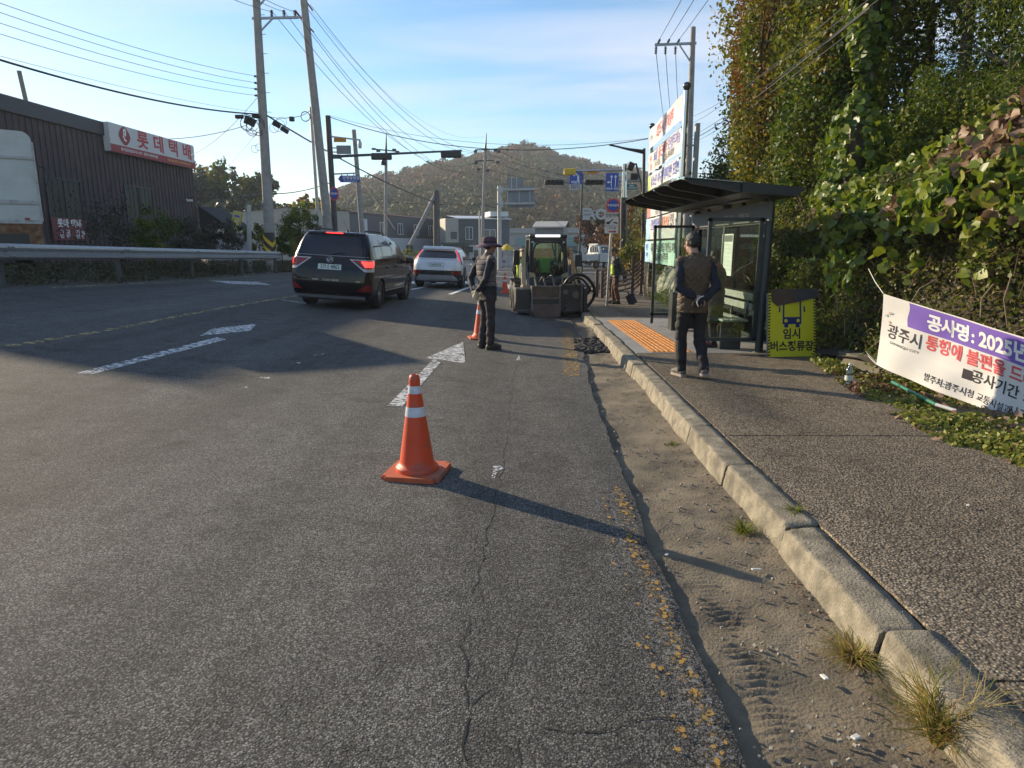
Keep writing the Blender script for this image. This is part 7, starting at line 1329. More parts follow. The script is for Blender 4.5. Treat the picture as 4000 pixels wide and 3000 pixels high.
# planer
pn_ = MB(); pn_.box((-.18, -1.50, .44), (.66, .5, .62), None, 0, .015); pn_.box((-.18, -1.78, .17), (.66, .1, .32), (R(-14), 0, 0), 0, .01); ob = pn_.build('planer_housing', M_RSTEEL, sk)
m = MB(); m.box((-.18, -1.765, .30), (.64, .02, .34)); m.build('front_flap', M_DST, sk); m = MB()
for k in range(9):
    for r_ in range(2): m.lathe([(.013, 0), (.013, .01), (0, .012)], (-.46 + k * .07, -1.757, .52 + r_ * .17), 6, 0, 'Y')
for sx_ in (-.53, .17):
    for k in range(6): m.box((sx_, -1.76, .12 + k * .1), (.03, .03, .05))
m.build('bolts', M_GREY, sk)
m = MB(); m.bar((-.52, -1.775, .47), (.16, -1.775, .47), .03, .025); m.bar((-.52, -1.775, .76), (.16, -1.775, .76), .03, .03); m.bar((-.52, -1.79, .03), (.16, -1.79, .03), .05, .05)
for x in (-.52, .16): m.bar((x, -1.78, .02), (x, -1.76, .78), .035, .05)
for x in (-.40, -.18, .04): m.bar((x, -1.62, .74), (x, -1.25, .92), .03, .06)
m.build('housing_ribs', M('worn_steel_edge', (.16, .15, .14), .45, .6, var=.3), sk)
m = MB(); m.bar((.18, -1.74, .80), (.74, -1.74, .80), .04, .04); m.bar((.22, -1.74, .80), (.30, -1.1, 1.0), .03, .04); m.bar((.70, -1.74, .15), (.70, -1.74, .80), .03, .04); m.tube([(.30, -1.73, .62), (.30, -1.77, .62)], .06, 12); m.tube([(.56, -1.73, .55), (.56, -1.76, .55)], .09, 14); m.bar((-.90, -1.56, .68), (-.54, -1.56, .68), .03, .03); m.bar((-.90, -1.56, .16), (-.54, -1.56, .16), .03, .03); m.build('guard_ribs', MATS['worn_steel_edge'], sk)
m = MB(); m.box((-.72, -1.3, .42), (.36, .5, .56), None, 0, .02); m.box((-.70, -1.35, .12), (.30, .46, .08), (0, 0, 0), 0, .02); m.tube([(-.74, -1.56, .5), (-.74, -1.58, .5)], .05, 12); m.build('side_box', M_DST, sk)
m = MB(); m.box((.46, -1.42, .46), (.56, .6, .66), None, 0, .03); m.box((.80, -1.40, .40), (.10, .62, .74), None, 0, .02); m.tube([(.25, -1.72, .16), (.6, -1.72, .16)], .07, 12); m.box((.50, -1.75, .30), (.36, .03, .2)); m.build('drum_guard', M_DST, sk)
m = MB(); m.prism([(.0, -.0), (.9, 0), (.85, .12), (.05, .12)], (-.55, -1.25, .04), (1, 0, 0), (0, 1, 0), .06); m.box((-.53, -1.6, .08), (.07, .9, .16), None, 0, .02); m.box((.86, -1.45, .10), (.05, .8, .2), None, 0, .02); m.build('skid_shoe', M_DST, sk)
m = MB(); m.box((.02, -1.1, .62), (1.05, .1, .34), None, 0, .02); m.box((.0, -1.18, .80), (.4, .12, .1), None, 0, .02); m.build('mount_plate', M_DST, sk)
def hose(P, r): m = MB(); m.tube(bez(P), r, 8); m.build('hose', M_HOSE, sk)
def bez(P, n=8):
    P = [Vector(p) for p in P]; out_ = []
    for i in range(len(P) - 1):
        a, b, c, d = P[max(i - 1, 0)], P[i], P[i + 1], P[min(i + 2, len(P) - 1)]
        for k in range(n): t = k / n; out_.append(.5 * ((2 * b) + (c - a) * t + (2 * a - 5 * b + 4 * c - d) * t * t + (3 * b - a - 3 * c + d) * t ** 3))
    return out_ + [P[-1]]
hose([(.24, -1.4, .48), (.30, -1.75, .85), (.52, -1.78, 1.03), (.80, -1.7, .98), (1.02, -1.6, .72), (1.03, -1.5, .45), (.88, -1.45, .22)], .04); hose([(.26, -1.4, .5), (.34, -1.7, .80), (.54, -1.72, .95), (.74, -1.66, .9), (.92, -1.6, .66), (.82, -1.5, .5)], .028); hose([(-.1, -1.2, .9), (.0, -1.4, 1.0), (.1, -1.5, .85)], .02); hose([(.5, -1.75, .9), (.62, -1.8, .6), (.60, -1.78, .35)], .014); hose([(-.28, -1.3, .85), (-.22, -1.4, .97), (-.12, -1.35, .95)], .018)
m = MB(); m.box((.78, -1.76, .72), (.05, .02, .03)); m.box((-.72, -1.56, .5), (.04, .03, .06)); m.build('plate_tags', M_LTRW, sk)
# ------------------------------------------------------------------ traffic cones
M_ORG = M('cone_orange', (.66, .062, .012), .5, var=.1, vscale=5, stain=(.20, .085, .06), sscale=5, samt=.8); M_ORGB = M('cone_base_orange', (.50, .10, .035), .75, var=.18, vscale=8, stain=(.20, .12, .09), sscale=7, samt=.8); M_REFL = M('reflective_band', (.58, .59, .64), .4, var=.1, vscale=25, stain=(.36, .34, .32), sscale=9)
def cone(label, p, rz, h=.72, tilt=None):
    c = thing('traffic_cone', label, 'traffic cone', p, rz, 'orange traffic cones'); s = h / .72; rb_, rt_ = .128 * s, .030 * s; zc = .045 * s
    rad_ = lambda z: rb_ + (rt_ - rb_) * (z - zc) / (.70 * s - zc)
    m = MB(); m.lathe([(.150 * s, .03 * s), (.150 * s, .055 * s), (.140 * s, .068 * s), (.127 * s, .072 * s), (rad_(.1 * s), .1 * s), (rad_(.3 * s), .3 * s), (rad_(.5 * s), .5 * s), (rad_(.655 * s), .655 * s), (rad_(.66 * s) + .004, .668 * s), (rt_ + .004, .70 * s), (rt_ - .004, .715 * s), (.018 * s, .715 * s), (.016 * s, .62 * s)], (0, 0, 0), 40); m.build('cone_body', M_ORG, c)
    for z0, z1 in ((.425, .492), (.585, .638)): m = MB(); m.lathe([(rad_(z * s) + .0022, z * s) for z in (z0, z1)], (0, 0, 0), 40); m.build('reflective_band', M_REFL, c)
    m = MB(); bm = bmesh.new(); bmesh.ops.create_cube(bm, size=1)
    for v in bm.verts: v.co.x *= .41 * s; v.co.y *= .41 * s; v.co.z = (v.co.z + .5) * .032 * s
    bmesh.ops.bevel(bm, geom=[e for e in bm.edges if abs(e.verts[0].co.z - e.verts[1].co.z) > .01], offset=.03 * s, segments=4, affect='EDGES'); bmesh.ops.bevel(bm, geom=[e for e in bm.edges if e.verts[0].co.z > .02 * s and e.verts[1].co.z > .02 * s], offset=.006, segments=2, affect='EDGES')
    m.add([v.co.copy() for v in bm.verts], [[v.index for v in f.verts] for f in bm.faces]); bm.free()
    for sx_ in (-1, 1):
        for sy_ in (-1, 1): m.box((sx_ * .16 * s, sy_ * .16 * s, .004), (.05, .05, .012))
    m.build('cone_base', M_ORGB, c); return c
pc = G(1630, 1848); cone('orange traffic cone alone on the asphalt in the foreground', pc, R(-9))
cone('orange traffic cone touching the boots of the man in the hat', G(1878, 1322), R(12), .74)
cone('orange traffic cone far behind the man in the hat, left of the loader', G(1973, 1146), R(5), .72)
# ------------------------------------------------------------------ small things near the verge and gutter
bt2 = thing('plastic_bottle', 'clear greenish plastic bottle standing at the edge of the weeds', 'bottle', G(3312, 1512, WZ + .03)); M_BOT = glass('bottle_plastic', (.80, .86, .78), .5, .1); m = MB(); m.lathe([(.0, 0), (.038, .0), (.042, .01), (.042, .06), (.039, .065), (.042, .07), (.042, .14), (.039, .145), (.042, .15), (.042, .18), (.03, .215), (.016, .235), (.015, .255)], (0, 0, 0), 20); m.build('bottle_body', M_BOT, bt2); m = MB(); m.lathe([(.017, .25), (.017, .272), (0, .272)], (0, 0, 0), 12); m.build('cap', M_SIGNW, bt2); m = MB(); m.lathe([(.0425, .08), (.0425, .135)], (0, 0, 0), 20); m.build('label_wrap', M('bottle_label', (.45, .52, .46), .5), bt2); bt2.scale = (.95, .95, .92)
a, b, c = G(3485, 1492, .24), G(3655, 1580, .22), G(3735, 1605, .20); m = MB(); m.tube([(0, 0, 0), b - a], .016, 8, 0); m.tube([b - a, c - a], .016, 8, 1); o = m.build('painted_stick', [M('stick_green', (.02, .17, .11), .5), M_SIGNW], loc=a); tag(o, 'green stick with a white end lying in the weeds below the banner', 'stick')
a, c = G(3600, 1530, .22), G(3742, 1618, .19); m = MB(); m.tube([(0, 0, 0), (c - a) * .5 + Vector((0, 0, .02)), c - a], .011, 6); o = m.build('bare_branch', M('branch_brown', (.12, .055, .035), .9), loc=a); tag(o, 'thin brown branch lying beside the green stick', 'branch')
for i, (u, v, off, L, lb) in enumerate(((2955, 2228, -.02, .055, 'white cigarette butt in the gutter at the tip of the cone shadow'), (3343, 2885, -.02, .035, 'white paper scrap in the gutter near the bottom edge'), (3782, 1977, WZ + .012, .03, 'white chip lying on the pavement'), (2605, 2170, -.03, .03, 'pale stone chip in the gutter beside the asphalt edge'), (2758, 1858, -.03, .04, 'grey pebble in the gutter by the kerb'), (3220, 2650, -.02, .035, 'pale scrap beside the dry grass tuft'))):
    p = G(u, v, off); 
    if i == 4: o = rock(.02, 5).build('pebble', M_ROCK, loc=p)
    else: m = MB(); m.box((0, 0, .006), (L, L * (.28 if i == 0 else .55), .008), (0, .1, .3 * i + .2), 0, .003); o = m.build('cigarette_butt' if i == 0 else 'litter_scrap', M('litter_white', (.62, .62, .58), .7), loc=p)
    tag(o, lb, 'litter' if i != 4 else 'pebble')
rl = np.random.default_rng(5); n = 260; yv = 1.5 + 11 * rl.uniform(0, 1, n) ** 1.5; P = np.array([(kerbf(y_) - abs(rl.normal()) * .09 - .015, y_, surf(1.4, y_) - .008) for y_ in yv]); bag = LeafBag(); bag.add(*leaves(P, .022, 'oval', N=np.tile([0, 0, 1.], (n, 1)), spread=.35, var=.6, rng=rl)); kind(bag.build('gutter_litter', L_WITHER), 'stuff')
# broken asphalt dug out beside the kerb
m = MB(); rg = random.Random(17); C0 = [G(2262, 1318, -.02), G(2365, 1355, -.02), G(2320, 1300, -.02)]
for _ in range(230):
    t = rg.random(); y = rg.uniform(10.35, 12.1); a_, b_ = aedge(y) - .12, kerbf(y); x = a_ + (b_ - a_) * rg.random(); r_ = rg.uniform(.015, .055) * (1 if rg.random() < .8 else 1.5); rk2 = rock(r_, _); z = surf(x, y) - .03 + rg.uniform(0, .035)
    m.add([(v[0] + x, v[1] + y, v[2] * .6 + z) for v in rk2.v], rk2.f)
kind(m.build('asphalt_rubble', M('rubble_dark', (.035, .034, .034), .9, var=.4, vscale=9)), 'stuff')
m = MB(); rg = random.Random(19)
for _ in range(420):
    y = 1.4 + 10 * rg.random() ** 1.8; a_, b_ = aedge(y), kerbf(y); x = a_ + (b_ - a_) * rg.random(); r_ = rg.uniform(.003, .009); rk2 = MB(); rk2.box((0, 0, 0), (r_ * 2, r_ * 1.5, r_ * 1.2), (rg.random(), rg.random(), rg.random() * 6)); z = surf(x, y) - .032; m.add([(v[0] + x, v[1] + y, v[2] + z + .012) for v in rk2.v], rk2.f)
kind(m.build('gutter_grit', M('grit', (.22, .2, .17), .9, var=.5, vscale=60)), 'stuff')
# ================================================================== people
class Flesh(MB):
    """overlapping tapered volumes that are fused into one continuous surface"""
    def ell(s, c, r, rot=None, n=14):
        c = Vector(c); vs = []; mt = Matrix.Rotation(rot[2], 3, 'Z') @ Matrix.Rotation(rot[1], 3, 'Y') @ Matrix.Rotation(rot[0], 3, 'X') if rot else Matrix.Identity(3)
        for i in range(1, n): 
            for j in range(n * 2): t, p = math.pi * i / n, math.pi * j / n; vs.append(c + mt @ Vector((r[0] * math.sin(t) * math.cos(p), r[1] * math.sin(t) * math.sin(p), r[2] * math.cos(t))))
        k = n * 2; vs += [c + mt @ Vector((0, 0, r[2])), c - mt @ Vector((0, 0, r[2]))]; f = [(i * k + j, (i + 1) * k + j, (i + 1) * k + (j + 1) % k, i * k + (j + 1) % k) for i in range(n - 2) for j in range(k)]
        f += [(len(vs) - 2, j, (j + 1) % k) for j in range(k)] + [(len(vs) - 1, (n - 2) * k + (j + 1) % k, (n - 2) * k + j) for j in range(k)]; s.add(vs, f)
    def limb(s, P, r, n=14):
        P = [Vector(p) for p in P]
        for p, rr_ in zip(P, r): s.ell(p, (rr_,) * 3, None, 8)
        for i in range(len(P) - 1): s.tube([P[i].lerp(P[i + 1], t) for t in (0, .33, .66, 1)], [r[i] + (r[i + 1] - r[i]) * t for t in (0, .33, .66, 1)], n)
    def loft(s, rings, n=24):
        """rings: (centre, half width, half depth, turn)"""
        rows = []
        for c, a, b, tw in rings:
            c = Vector(c); rows.append([c + Vector((a * math.copysign(abs(math.cos(t)) ** .85, math.cos(t)) * math.cos(tw) - b * math.sin(t) * math.sin(tw), a * math.copysign(abs(math.cos(t)) ** .85, math.cos(t)) * math.sin(tw) + b * math.sin(t) * math.cos(tw), 0)) for t in np.linspace(0, 6.2832, n + 1)[:-1]])
        s.grid(rows, 0, True, True); s.add(rows[0], [tuple(range(n - 1, -1, -1))]); s.add(rows[-1], [tuple(range(n))])
    def bake(s, name, mat, parent, vox=.012, it=4, fold=0.0, fscale=7.0, quilt=None, keep=None):
        o = s.build(name, mat, parent); md = o.modifiers.new('r', 'REMESH'); md.mode = 'VOXEL'; md.voxel_size = vox; md.use_smooth_shade = True
        sm = o.modifiers.new('s', 'SMOOTH'); sm.factor = .5; sm.iterations = it; fin(o); me = o.data
        if fold or quilt:
            nrm = [v.normal.copy() for v in me.vertices]
            for v, n_ in zip(me.vertices, nrm):
                d = 0.0
                if fold: q = v.co; d += fold * (noise.noise(Vector((q.x * fscale * 1.2, q.y * fscale * 1.2, q.z * fscale * 1.9))) + .55 * abs(noise.noise(Vector((q.x * 6, q.y * 6, q.z * fscale * 2.6 + 5)))))
                if quilt: d += quilt(v.co)
                v.co += n_ * d
        me.polygons.foreach_set('use_smooth', [True] * len(me.polygons)); me.update(); return o
M_SKIN = M('skin', (.40, .235, .165), .55, var=.08, vscale=14); M_SKIND = M('skin_tanned', (.27, .145, .095), .55, var=.1, vscale=14)
M_HAIR = M('hair_black', (.012, .011, .011), .5, var=.3, vscale=60, bump=.6, bscale=130)
def head_parts(b, c, yaw=0.0, pitch=0.0, s=1.0):
    """skull, jaw, nose, ears, brow, mouth, added to the body volume; +Y is the face"""
    c = Vector(c); mt = Matrix.Rotation(yaw, 3, 'Z') @ Matrix.Rotation(pitch, 3, 'X'); rt = (pitch, 0, yaw); q = lambda x, y, z: c + mt @ (Vector((x, y, z)) * s)
    b.ell(q(0, -.008, .03), (.076 * s, .095 * s, .098 * s), rt); b.ell(q(0, .022, -.045), (.060 * s, .070 * s, .075 * s), rt); b.ell(q(0, .045, -.085), (.038 * s, .04 * s, .034 * s), rt)
    b.ell(q(0, .100, -.022), (.014 * s, .020 * s, .026 * s), rt, 8); b.ell(q(0, .086, .012), (.012 * s, .014 * s, .03 * s), rt, 8); b.ell(q(0, .082, -.062), (.026 * s, .012 * s, .009 * s), rt, 8)
    for sx_ in (-1, 1): b.ell(q(sx_ * .078, -.008, -.008), (.012 * s, .022 * s, .034 * s), rt, 8); b.ell(q(sx_ * .035, .082, .028), (.026 * s, .01 * s, .008 * s), rt, 8); b.ell(q(sx_ * .05, .06, -.03), (.022 * s, .02 * s, .02 * s), rt, 8)
    return q
def face_marks(q, par, rt, s=1.0):
    m = MB()
    for sx_ in (-1, 1): m.lathe([(0, -.003), (.012 * s, -.002), (.012 * s, .002), (0, .004)], q(sx_ * .031, .081, .008), 10, 0, 'Y')
    m.build('eyes', M_LTRK, par)
def hand(b, w, d, up, s=1.0, curl=.6, side=1):
    """palm with four unequal bent fingers and a thumb; w wrist, d towards the fingers, up the back of the hand"""
    w = Vector(w); d = Vector(d).normalized(); up = Vector(up); up = (up - d * up.dot(d)).normalized(); x = d.cross(up) * side
    b.ell(w + d * .045 * s, (.001, .001, .001)); b.limb([w, w + d * .03 * s], [.026 * s, .03 * s])
    for k in range(4): o = (k - 1.5) * .019 * s; b.limb([w + d * .03 * s + x * o * .8, w + d * .085 * s + x * o], [.0155 * s, .0135 * s], 8)
    for k, L in enumerate((.068, .078, .072, .055)):
        o = (k - 1.5) * .020 * s; p0 = w + d * .088 * s + x * o; P = [p0]; a = 0
        for j, fr_ in enumerate((.45, .32, .23)): a += curl * (.55 + .2 * j); P.append(P[-1] + (d * math.cos(a) - up * math.sin(a)) * L * fr_ * s)
        b.limb(P, [.0098 * s, .0092 * s, .0085 * s, .0075 * s], 8)
    t0 = w + d * .03 * s - x * .03 * s; b.limb([t0, t0 + (d * .6 - x * .7 - up * .2).normalized() * .035 * s, t0 + (d * .9 - x * .35 - up * .45).normalized() * .068 * s], [.014 * s, .0115 * s, .009 * s], 8)
def person(label, p, rz, J, out, scale=1.0, group=None, vox=.010, skin=None, hairlen='short', head_yaw=0, head_pitch=0):
    """J: joints; out: clothing dictionary"""
    r = thing('person', label, 'person', p, rz, group); r.scale = (scale,) * 3; skin = skin or M_SKIN
    hip, ch, nk, hd = Vector(J['hip']), Vector(J['chest']), Vector(J['neck']), Vector(J['head'])
    def torso(b, g, z0=None, hem=0.0):
        b.loft([(hip + Vector((0, 0, -.08 - hem)), .150 + g + hem * .05, .105 + g, J.get('tw', 0)), (hip + Vector((0, 0, .03)), .155 + g, .108 + g, 0), (hip.lerp(ch, .45), .145 + g, .103 + g, 0), (hip.lerp(ch, .8), .165 + g, .118 + g, 0), (ch + Vector((0, 0, .05)), .175 + g, .112 + g, 0), (ch.lerp(nk, .7), .150 + g * .8, .085 + g * .8, 0), (nk + Vector((0, 0, -.02)), .075 + g * .6, .065 + g * .6, 0)])
    def arms(b, g, tip=1.0):
        for sd in ('l', 'r'):
            S, E, W = Vector(J['s' + sd]), Vector(J['e' + sd]), Vector(J['w' + sd]); b.limb([ch.lerp(S, .6), S, S.lerp(E, .5), E, E.lerp(W, .45), E.lerp(W, tip)], [.062 + g, .058 + g, .048 + g, .040 + g, .038 + g, .028 + g])
    def legs(b, g):
        for sd in ('l', 'r'):
            H, K, A = Vector(J['h' + sd]), Vector(J['k' + sd]), Vector(J['a' + sd]); b.limb([H, H.lerp(K, .4), K, K.lerp(A, .35), A], [.088 + g, .075 + g, .055 + g, .054 + g * 1.2, .040 + g * 1.3])
    b = Flesh(); torso(b, -.012); arms(b, -.006); legs(b, -.008); b.limb([ch.lerp(nk, .6), nk, hd + Vector((0, -.01, -.06))], [.065, .055, .052]); q = head_parts(b, hd, head_yaw, head_pitch)
    for sd, s_ in (('l', -1), ('r', 1)):
        E, W = Vector(J['e' + sd]), Vector(J['w' + sd]); hdr = J.get('f' + sd); hand(b, W, hdr or (W - E), J.get('u' + sd, (0, 0, 1)), 1.0, J.get('curl', .55), s_); f = Vector(J['t' + sd]); A = Vector(J['a' + sd]); b.limb([A, A + Vector((0, 0, -.03)), f], [.036, .036, .026])
    b.bake('body', skin, r, vox * .72, 3); face_marks(q, r, None)
    if 'trousers' in out: b = Flesh(); b.loft([(hip + Vector((0, 0, -.10)), .158, .118, 0), (hip + Vector((0, 0, -.02)), .162, .118, 0), (hip + Vector((0, 0, .10)), .152, .112, 0)]); legs(b, .012); b.bake('trousers', out['trousers'], r, vox, 3, .017, 6)
    if 'jacket' in out: b = Flesh(); torso(b, out.get('jg', .012), hem=out.get('jhem', .03)); arms(b, .010, .96); b.bake('jacket', out['jacket'], r, vox, 3, .013, 8, out.get('jquilt'))
    if 'vest' in out: b = Flesh(); torso(b, out.get('vg', .028), hem=out.get('vhem', .06)); b.loft([(nk + Vector((0, 0, -.05)), .085, .08, 0), (nk + Vector((0, .005, .035)), .072, .07, 0)]); [b.limb([ch.lerp(Vector(J['s' + sd]), .5), Vector(J['s' + sd]) + Vector((0, 0, .008))], [.085, .074]) for sd in 'lr']; b.limb([nk + Vector((-.05, 0, -.05)), Vector(J['sl']) + Vector((.01, 0, .02))], [.055, .06]); b.limb([nk + Vector((.05, 0, -.05)), Vector(J['sr']) + Vector((-.01, 0, .02))], [.055, .06]); b.bake('vest', out['vest'], r, vox, 3, .004, 8, out.get('quilt'))
    for sd in ('l', 'r'):
        A, f = Vector(J['a' + sd]), Vector(J['t' + sd]); d = (f - A); d.z = 0; d = d.normalized() if d.length > .02 else Vector((0, 1, 0)); heel = A - d * .05 + Vector((0, 0, -.045)); b = Flesh(); slope = f - A; bt = out.get('boot', 0)
        b.limb([A + Vector((0, 0, .02 + bt)), A + Vector((0, 0, -.02)), A.lerp(f, .55) + Vector((0, 0, .004)), f], [.047 + .004 * (bt > 0), .046, .043, .036]); b.ell(A - d * .03 + Vector((0, 0, -.035)), (.042, .045, .04), (0, 0, math.atan2(d.y, d.x)))
        b.bake('shoe', out['shoes'], r, .009, 3); m = Flesh(); a_, c_ = A - d * .045 + Vector((0, 0, -.068)), f + d * .02 + Vector((0, 0, -.027)); m.limb([a_, a_.lerp(c_, .5), c_], [.016, .016, .016]); m2 = MB()
        sx_ = Vector((-d.y, d.x, 0)); ol = [(-.075, .03), (-.06, .042), (0, .042), (.1, .05), (.16, .04), (.185, .018)]; pl_ = [(y, x) for y, x in ol] + [(y, -x) for y, x in ol[::-1]]; zz = lambda t: A.z - .080 + (f.z - .037 - (A.z - .080)) * min(1, max(0, (t + .02) / .17))
        lo = [A + d * y + sx_ * x + Vector((0, 0, zz(y) - A.z)) for y, x in pl_]; hi = [v + Vector((0, 0, .03)) for v in lo]; k = len(lo); m2.add(lo + hi, [tuple(range(k - 1, -1, -1)), tuple(range(k, 2 * k))] + [(i, (i + 1) % k, k + (i + 1) % k, k + i) for i in range(k)]); m2.build('sole', out.get('soles', M_RUBBER), r)
    if hairlen:
        b = Flesh(); cq = hd; mt = Matrix.Rotation(head_yaw, 3, 'Z') @ Matrix.Rotation(head_pitch, 3, 'X'); hq = lambda x, y, z: cq + mt @ Vector((x, y, z)); rt = (head_pitch, 0, head_yaw); b.ell(hq(0, -.018, .045), (.083, .098, .090), rt); b.ell(hq(0, -.052, .004), (.072, .058, .062), rt)
        if hairlen == 'bob': b.ell(hq(0, -.05, -.05), (.085, .06, .07), rt)
        o = b.bake('hair', M_HAIR, r, .008, 1, .007, 42)
    return r, q
def std(**k):
    J = dict(hip=(0, 0, .95), chest=(0, 0, 1.28), neck=(0, -.005, 1.47), head=(0, .02, 1.605), sl=(-.168, -.005, 1.375), sr=(.168, -.005, 1.375), el=(-.24, -.03, 1.11), er=(.24, -.03, 1.11), wl=(-.23, .06, .87), wr=(.23, .06, .87), hl=(-.088, 0, .88), hr=(.088, 0, .88), kl=(-.10, .02, .48), kr=(.10, .02, .48), al=(-.10, -.01, .085), ar=(.10, -.01, .085), tl=(-.115, .15, .04), tr=(.115, .15, .04)); J.update(k); return J
M_OLIVE = M('vest_olive', (.095, .062, .034), .75, var=.12, vscale=10); M_NAVYC = M('navy_cloth', (.008, .010, .020), .8, var=.15, vscale=10); M_BLKC = M('black_cloth', (.008, .008, .010), .8, var=.2, vscale=10); M_SNK = M('sneaker_grey', (.09, .08, .075), .7, var=.3, vscale=25); M_SOLE = M('sole_pale', (.30, .25, .2), .7)
M_VPLAID = M('vest_plaid', (.125, .105, .105), .8, var=.2, vscale=12); M_PURT = M('trousers_dark_plum', (.026, .021, .025), .85, var=.15, vscale=10); M_BOOT = M('boot_brown', (.045, .036, .028), .6, var=.25, vscale=14); M_HATP = M('hat_plum', (.085, .038, .062), .85, var=.2, vscale=18); M_GLOVE = M('work_glove', (.38, .31, .22), .85, var=.15, vscale=25); M_HIVIS = M('hi_vis_yellow', (.42, .60, .03), .7, var=.08); M_PAD = M('padded_jacket', (.028, .030, .030), .6, var=.15); M_BRNT = M('work_trousers_brown', (.095, .045, .030), .85, var=.25, vscale=6); M_CAP = M('cap_dark', (.05, .035, .04), .8)
def quilt_diag(sp=.085, dep=.012):
    def f(c): a = ((c.x + c.z) / sp) % 1; b = ((c.z - c.x) / sp) % 1; return -dep * max(math.exp(-((a - .5) / .10) ** 2), math.exp(-((b - .5) / .10) ** 2))
    return f
def quilt_h(sp=.07, dep=.009): return lambda c: -dep * math.exp(-((((c.z) / sp) % 1 - .5) / .16) ** 2)
# man walking away on the pavement, hands clasped behind him
pm = G(2690, 1472, WZ)
J = std(chest=(0, -.01, 1.285), neck=(0, .01, 1.465), head=(-.025, .055, 1.60), el=(-.235, -.14, 1.10), er=(.235, -.14, 1.10), wl=(-.06, -.215, .985), wr=(.07, -.215, .965), fl=(.9, -.05, -.25), fr=(-.75, -.10, -.5), ul=(0, -1, .1), ur=(0, -1, .1), kl=(-.10, .07, .48), kr=(.105, .01, .49), al=(-.085, .04, .085), ar=(.115, -.20, .135), tl=(-.13, .19, .04), tr=(.135, -.06, .06), hip=(0, 0, .945), curl=.8)
man1, q = person('man in an olive quilted vest walking away along the pavement with hands clasped behind', pm, R(4), J, dict(trousers=M_BLKC, jacket=M_NAVYC, jhem=.0, jg=.010, vest=M_OLIVE, vg=.034, vhem=.075, quilt=quilt_diag(), shoes=M_SNK, soles=M_SOLE), .93, vox=.0095, head_yaw=.25, head_pitch=-.12)
b = Flesh(); hand(b, (.055, -.218, .968), (-.75, -.10, -.5), (0, -1, .1), 1.08, .8, 1); b.limb([(.085, -.21, 1.0), (.055, -.218, .968)], [.036, .034]); b.bake('glove', M_BLKC, man1, .0065, 2); m = MB(); m.tube([(-.055 + .006 * math.cos(k), -.275, .92 + .115 * k) for k in (0, .25, .5, .75, 1)], .006, 5) if False else None
m = MB(); m.tube(bez([(-.028, -.276, .885), (-.050, -.285, .935), (-.022, -.288, .985), (.028, -.28, 1.005)]), .005, 6); m.build('glove_piping', M_LTRW, man1)
# man in a wide-brimmed hat watching the loader, hands behind his back
ph = G(1902, 1363)
J = std(hip=(0, .02, .95), chest=(0, .0, 1.28), neck=(0, .03, 1.465), head=(0, .07, 1.60), el=(-.245, -.15, 1.10), er=(.245, -.15, 1.10), wl=(-.05, -.20, .905), wr=(.06, -.19, .925), fl=(.7, -.25, -.5), fr=(-.6, -.3, -.55), ul=(0, -1, .1), ur=(0, -1, .1), kl=(-.10, .03, .48), kr=(.09, .03, .48), al=(-.115, -.03, .085), ar=(.10, .0, .085), tl=(-.14, .13, .04), tr=(.12, .16, .04), curl=.9)
man2, q = person('man in a plum bucket hat and plaid vest beside a traffic cone', ph, R(-58), J, dict(trousers=M_PURT, jacket=M_NAVYC, jhem=.10, jg=.016, vest=M_VPLAID, vg=.024, vhem=-.13, quilt=quilt_h(.085, .010), shoes=M_BOOT, boot=.10, soles=M_RUBBER), 1.0, vox=.010, head_yaw=.1, head_pitch=-.05, skin=M_SKIND)
for sd, wv, dv in ((-1, (-.05, -.20, .905), (.7, -.25, -.5)), (1, (.06, -.19, .925), (-.6, -.3, -.55))): b = Flesh(); hand(b, wv, dv, (0, -1, .1), 1.15, .9, sd); b.limb([Vector(wv) + Vector((.03 * sd, .02, .06)), wv], [.036, .036]); b.bake('glove', M_GLOVE, man2, .0065, 2)
ht = MB(); hc = Vector((0, .055, 1.645)); rows = []
for (r_, z) in ((.0, .098), (.06, .096), (.088, .085), (.097, .06), (.101, .01), (.104, -.005), (.125, -.018), (.165, -.034), (.195, -.052), (.193, -.058), (.163, -.043), (.12, -.028), (.098, -.02)): rows.append([hc + Vector((r_ * 1.0 * math.cos(a), r_ * 1.12 * math.sin(a), z + (.012 * math.sin(2 * a + 1) * max(0, r_ - .1) / .1))) for a in np.linspace(0, 6.2832, 33)[:-1]])
ht.grid(rows, 0, True, True); hat = ht.build('hat', M_HATP, man2); m = MB(); m.lathe([(.1025, -.008), (.1035, .022)], (0, 0, 0), 32); hb = m.build('hat_band', M_BLKC, hat); hb.location = hc; hb.scale = (1, 1.12, 1)
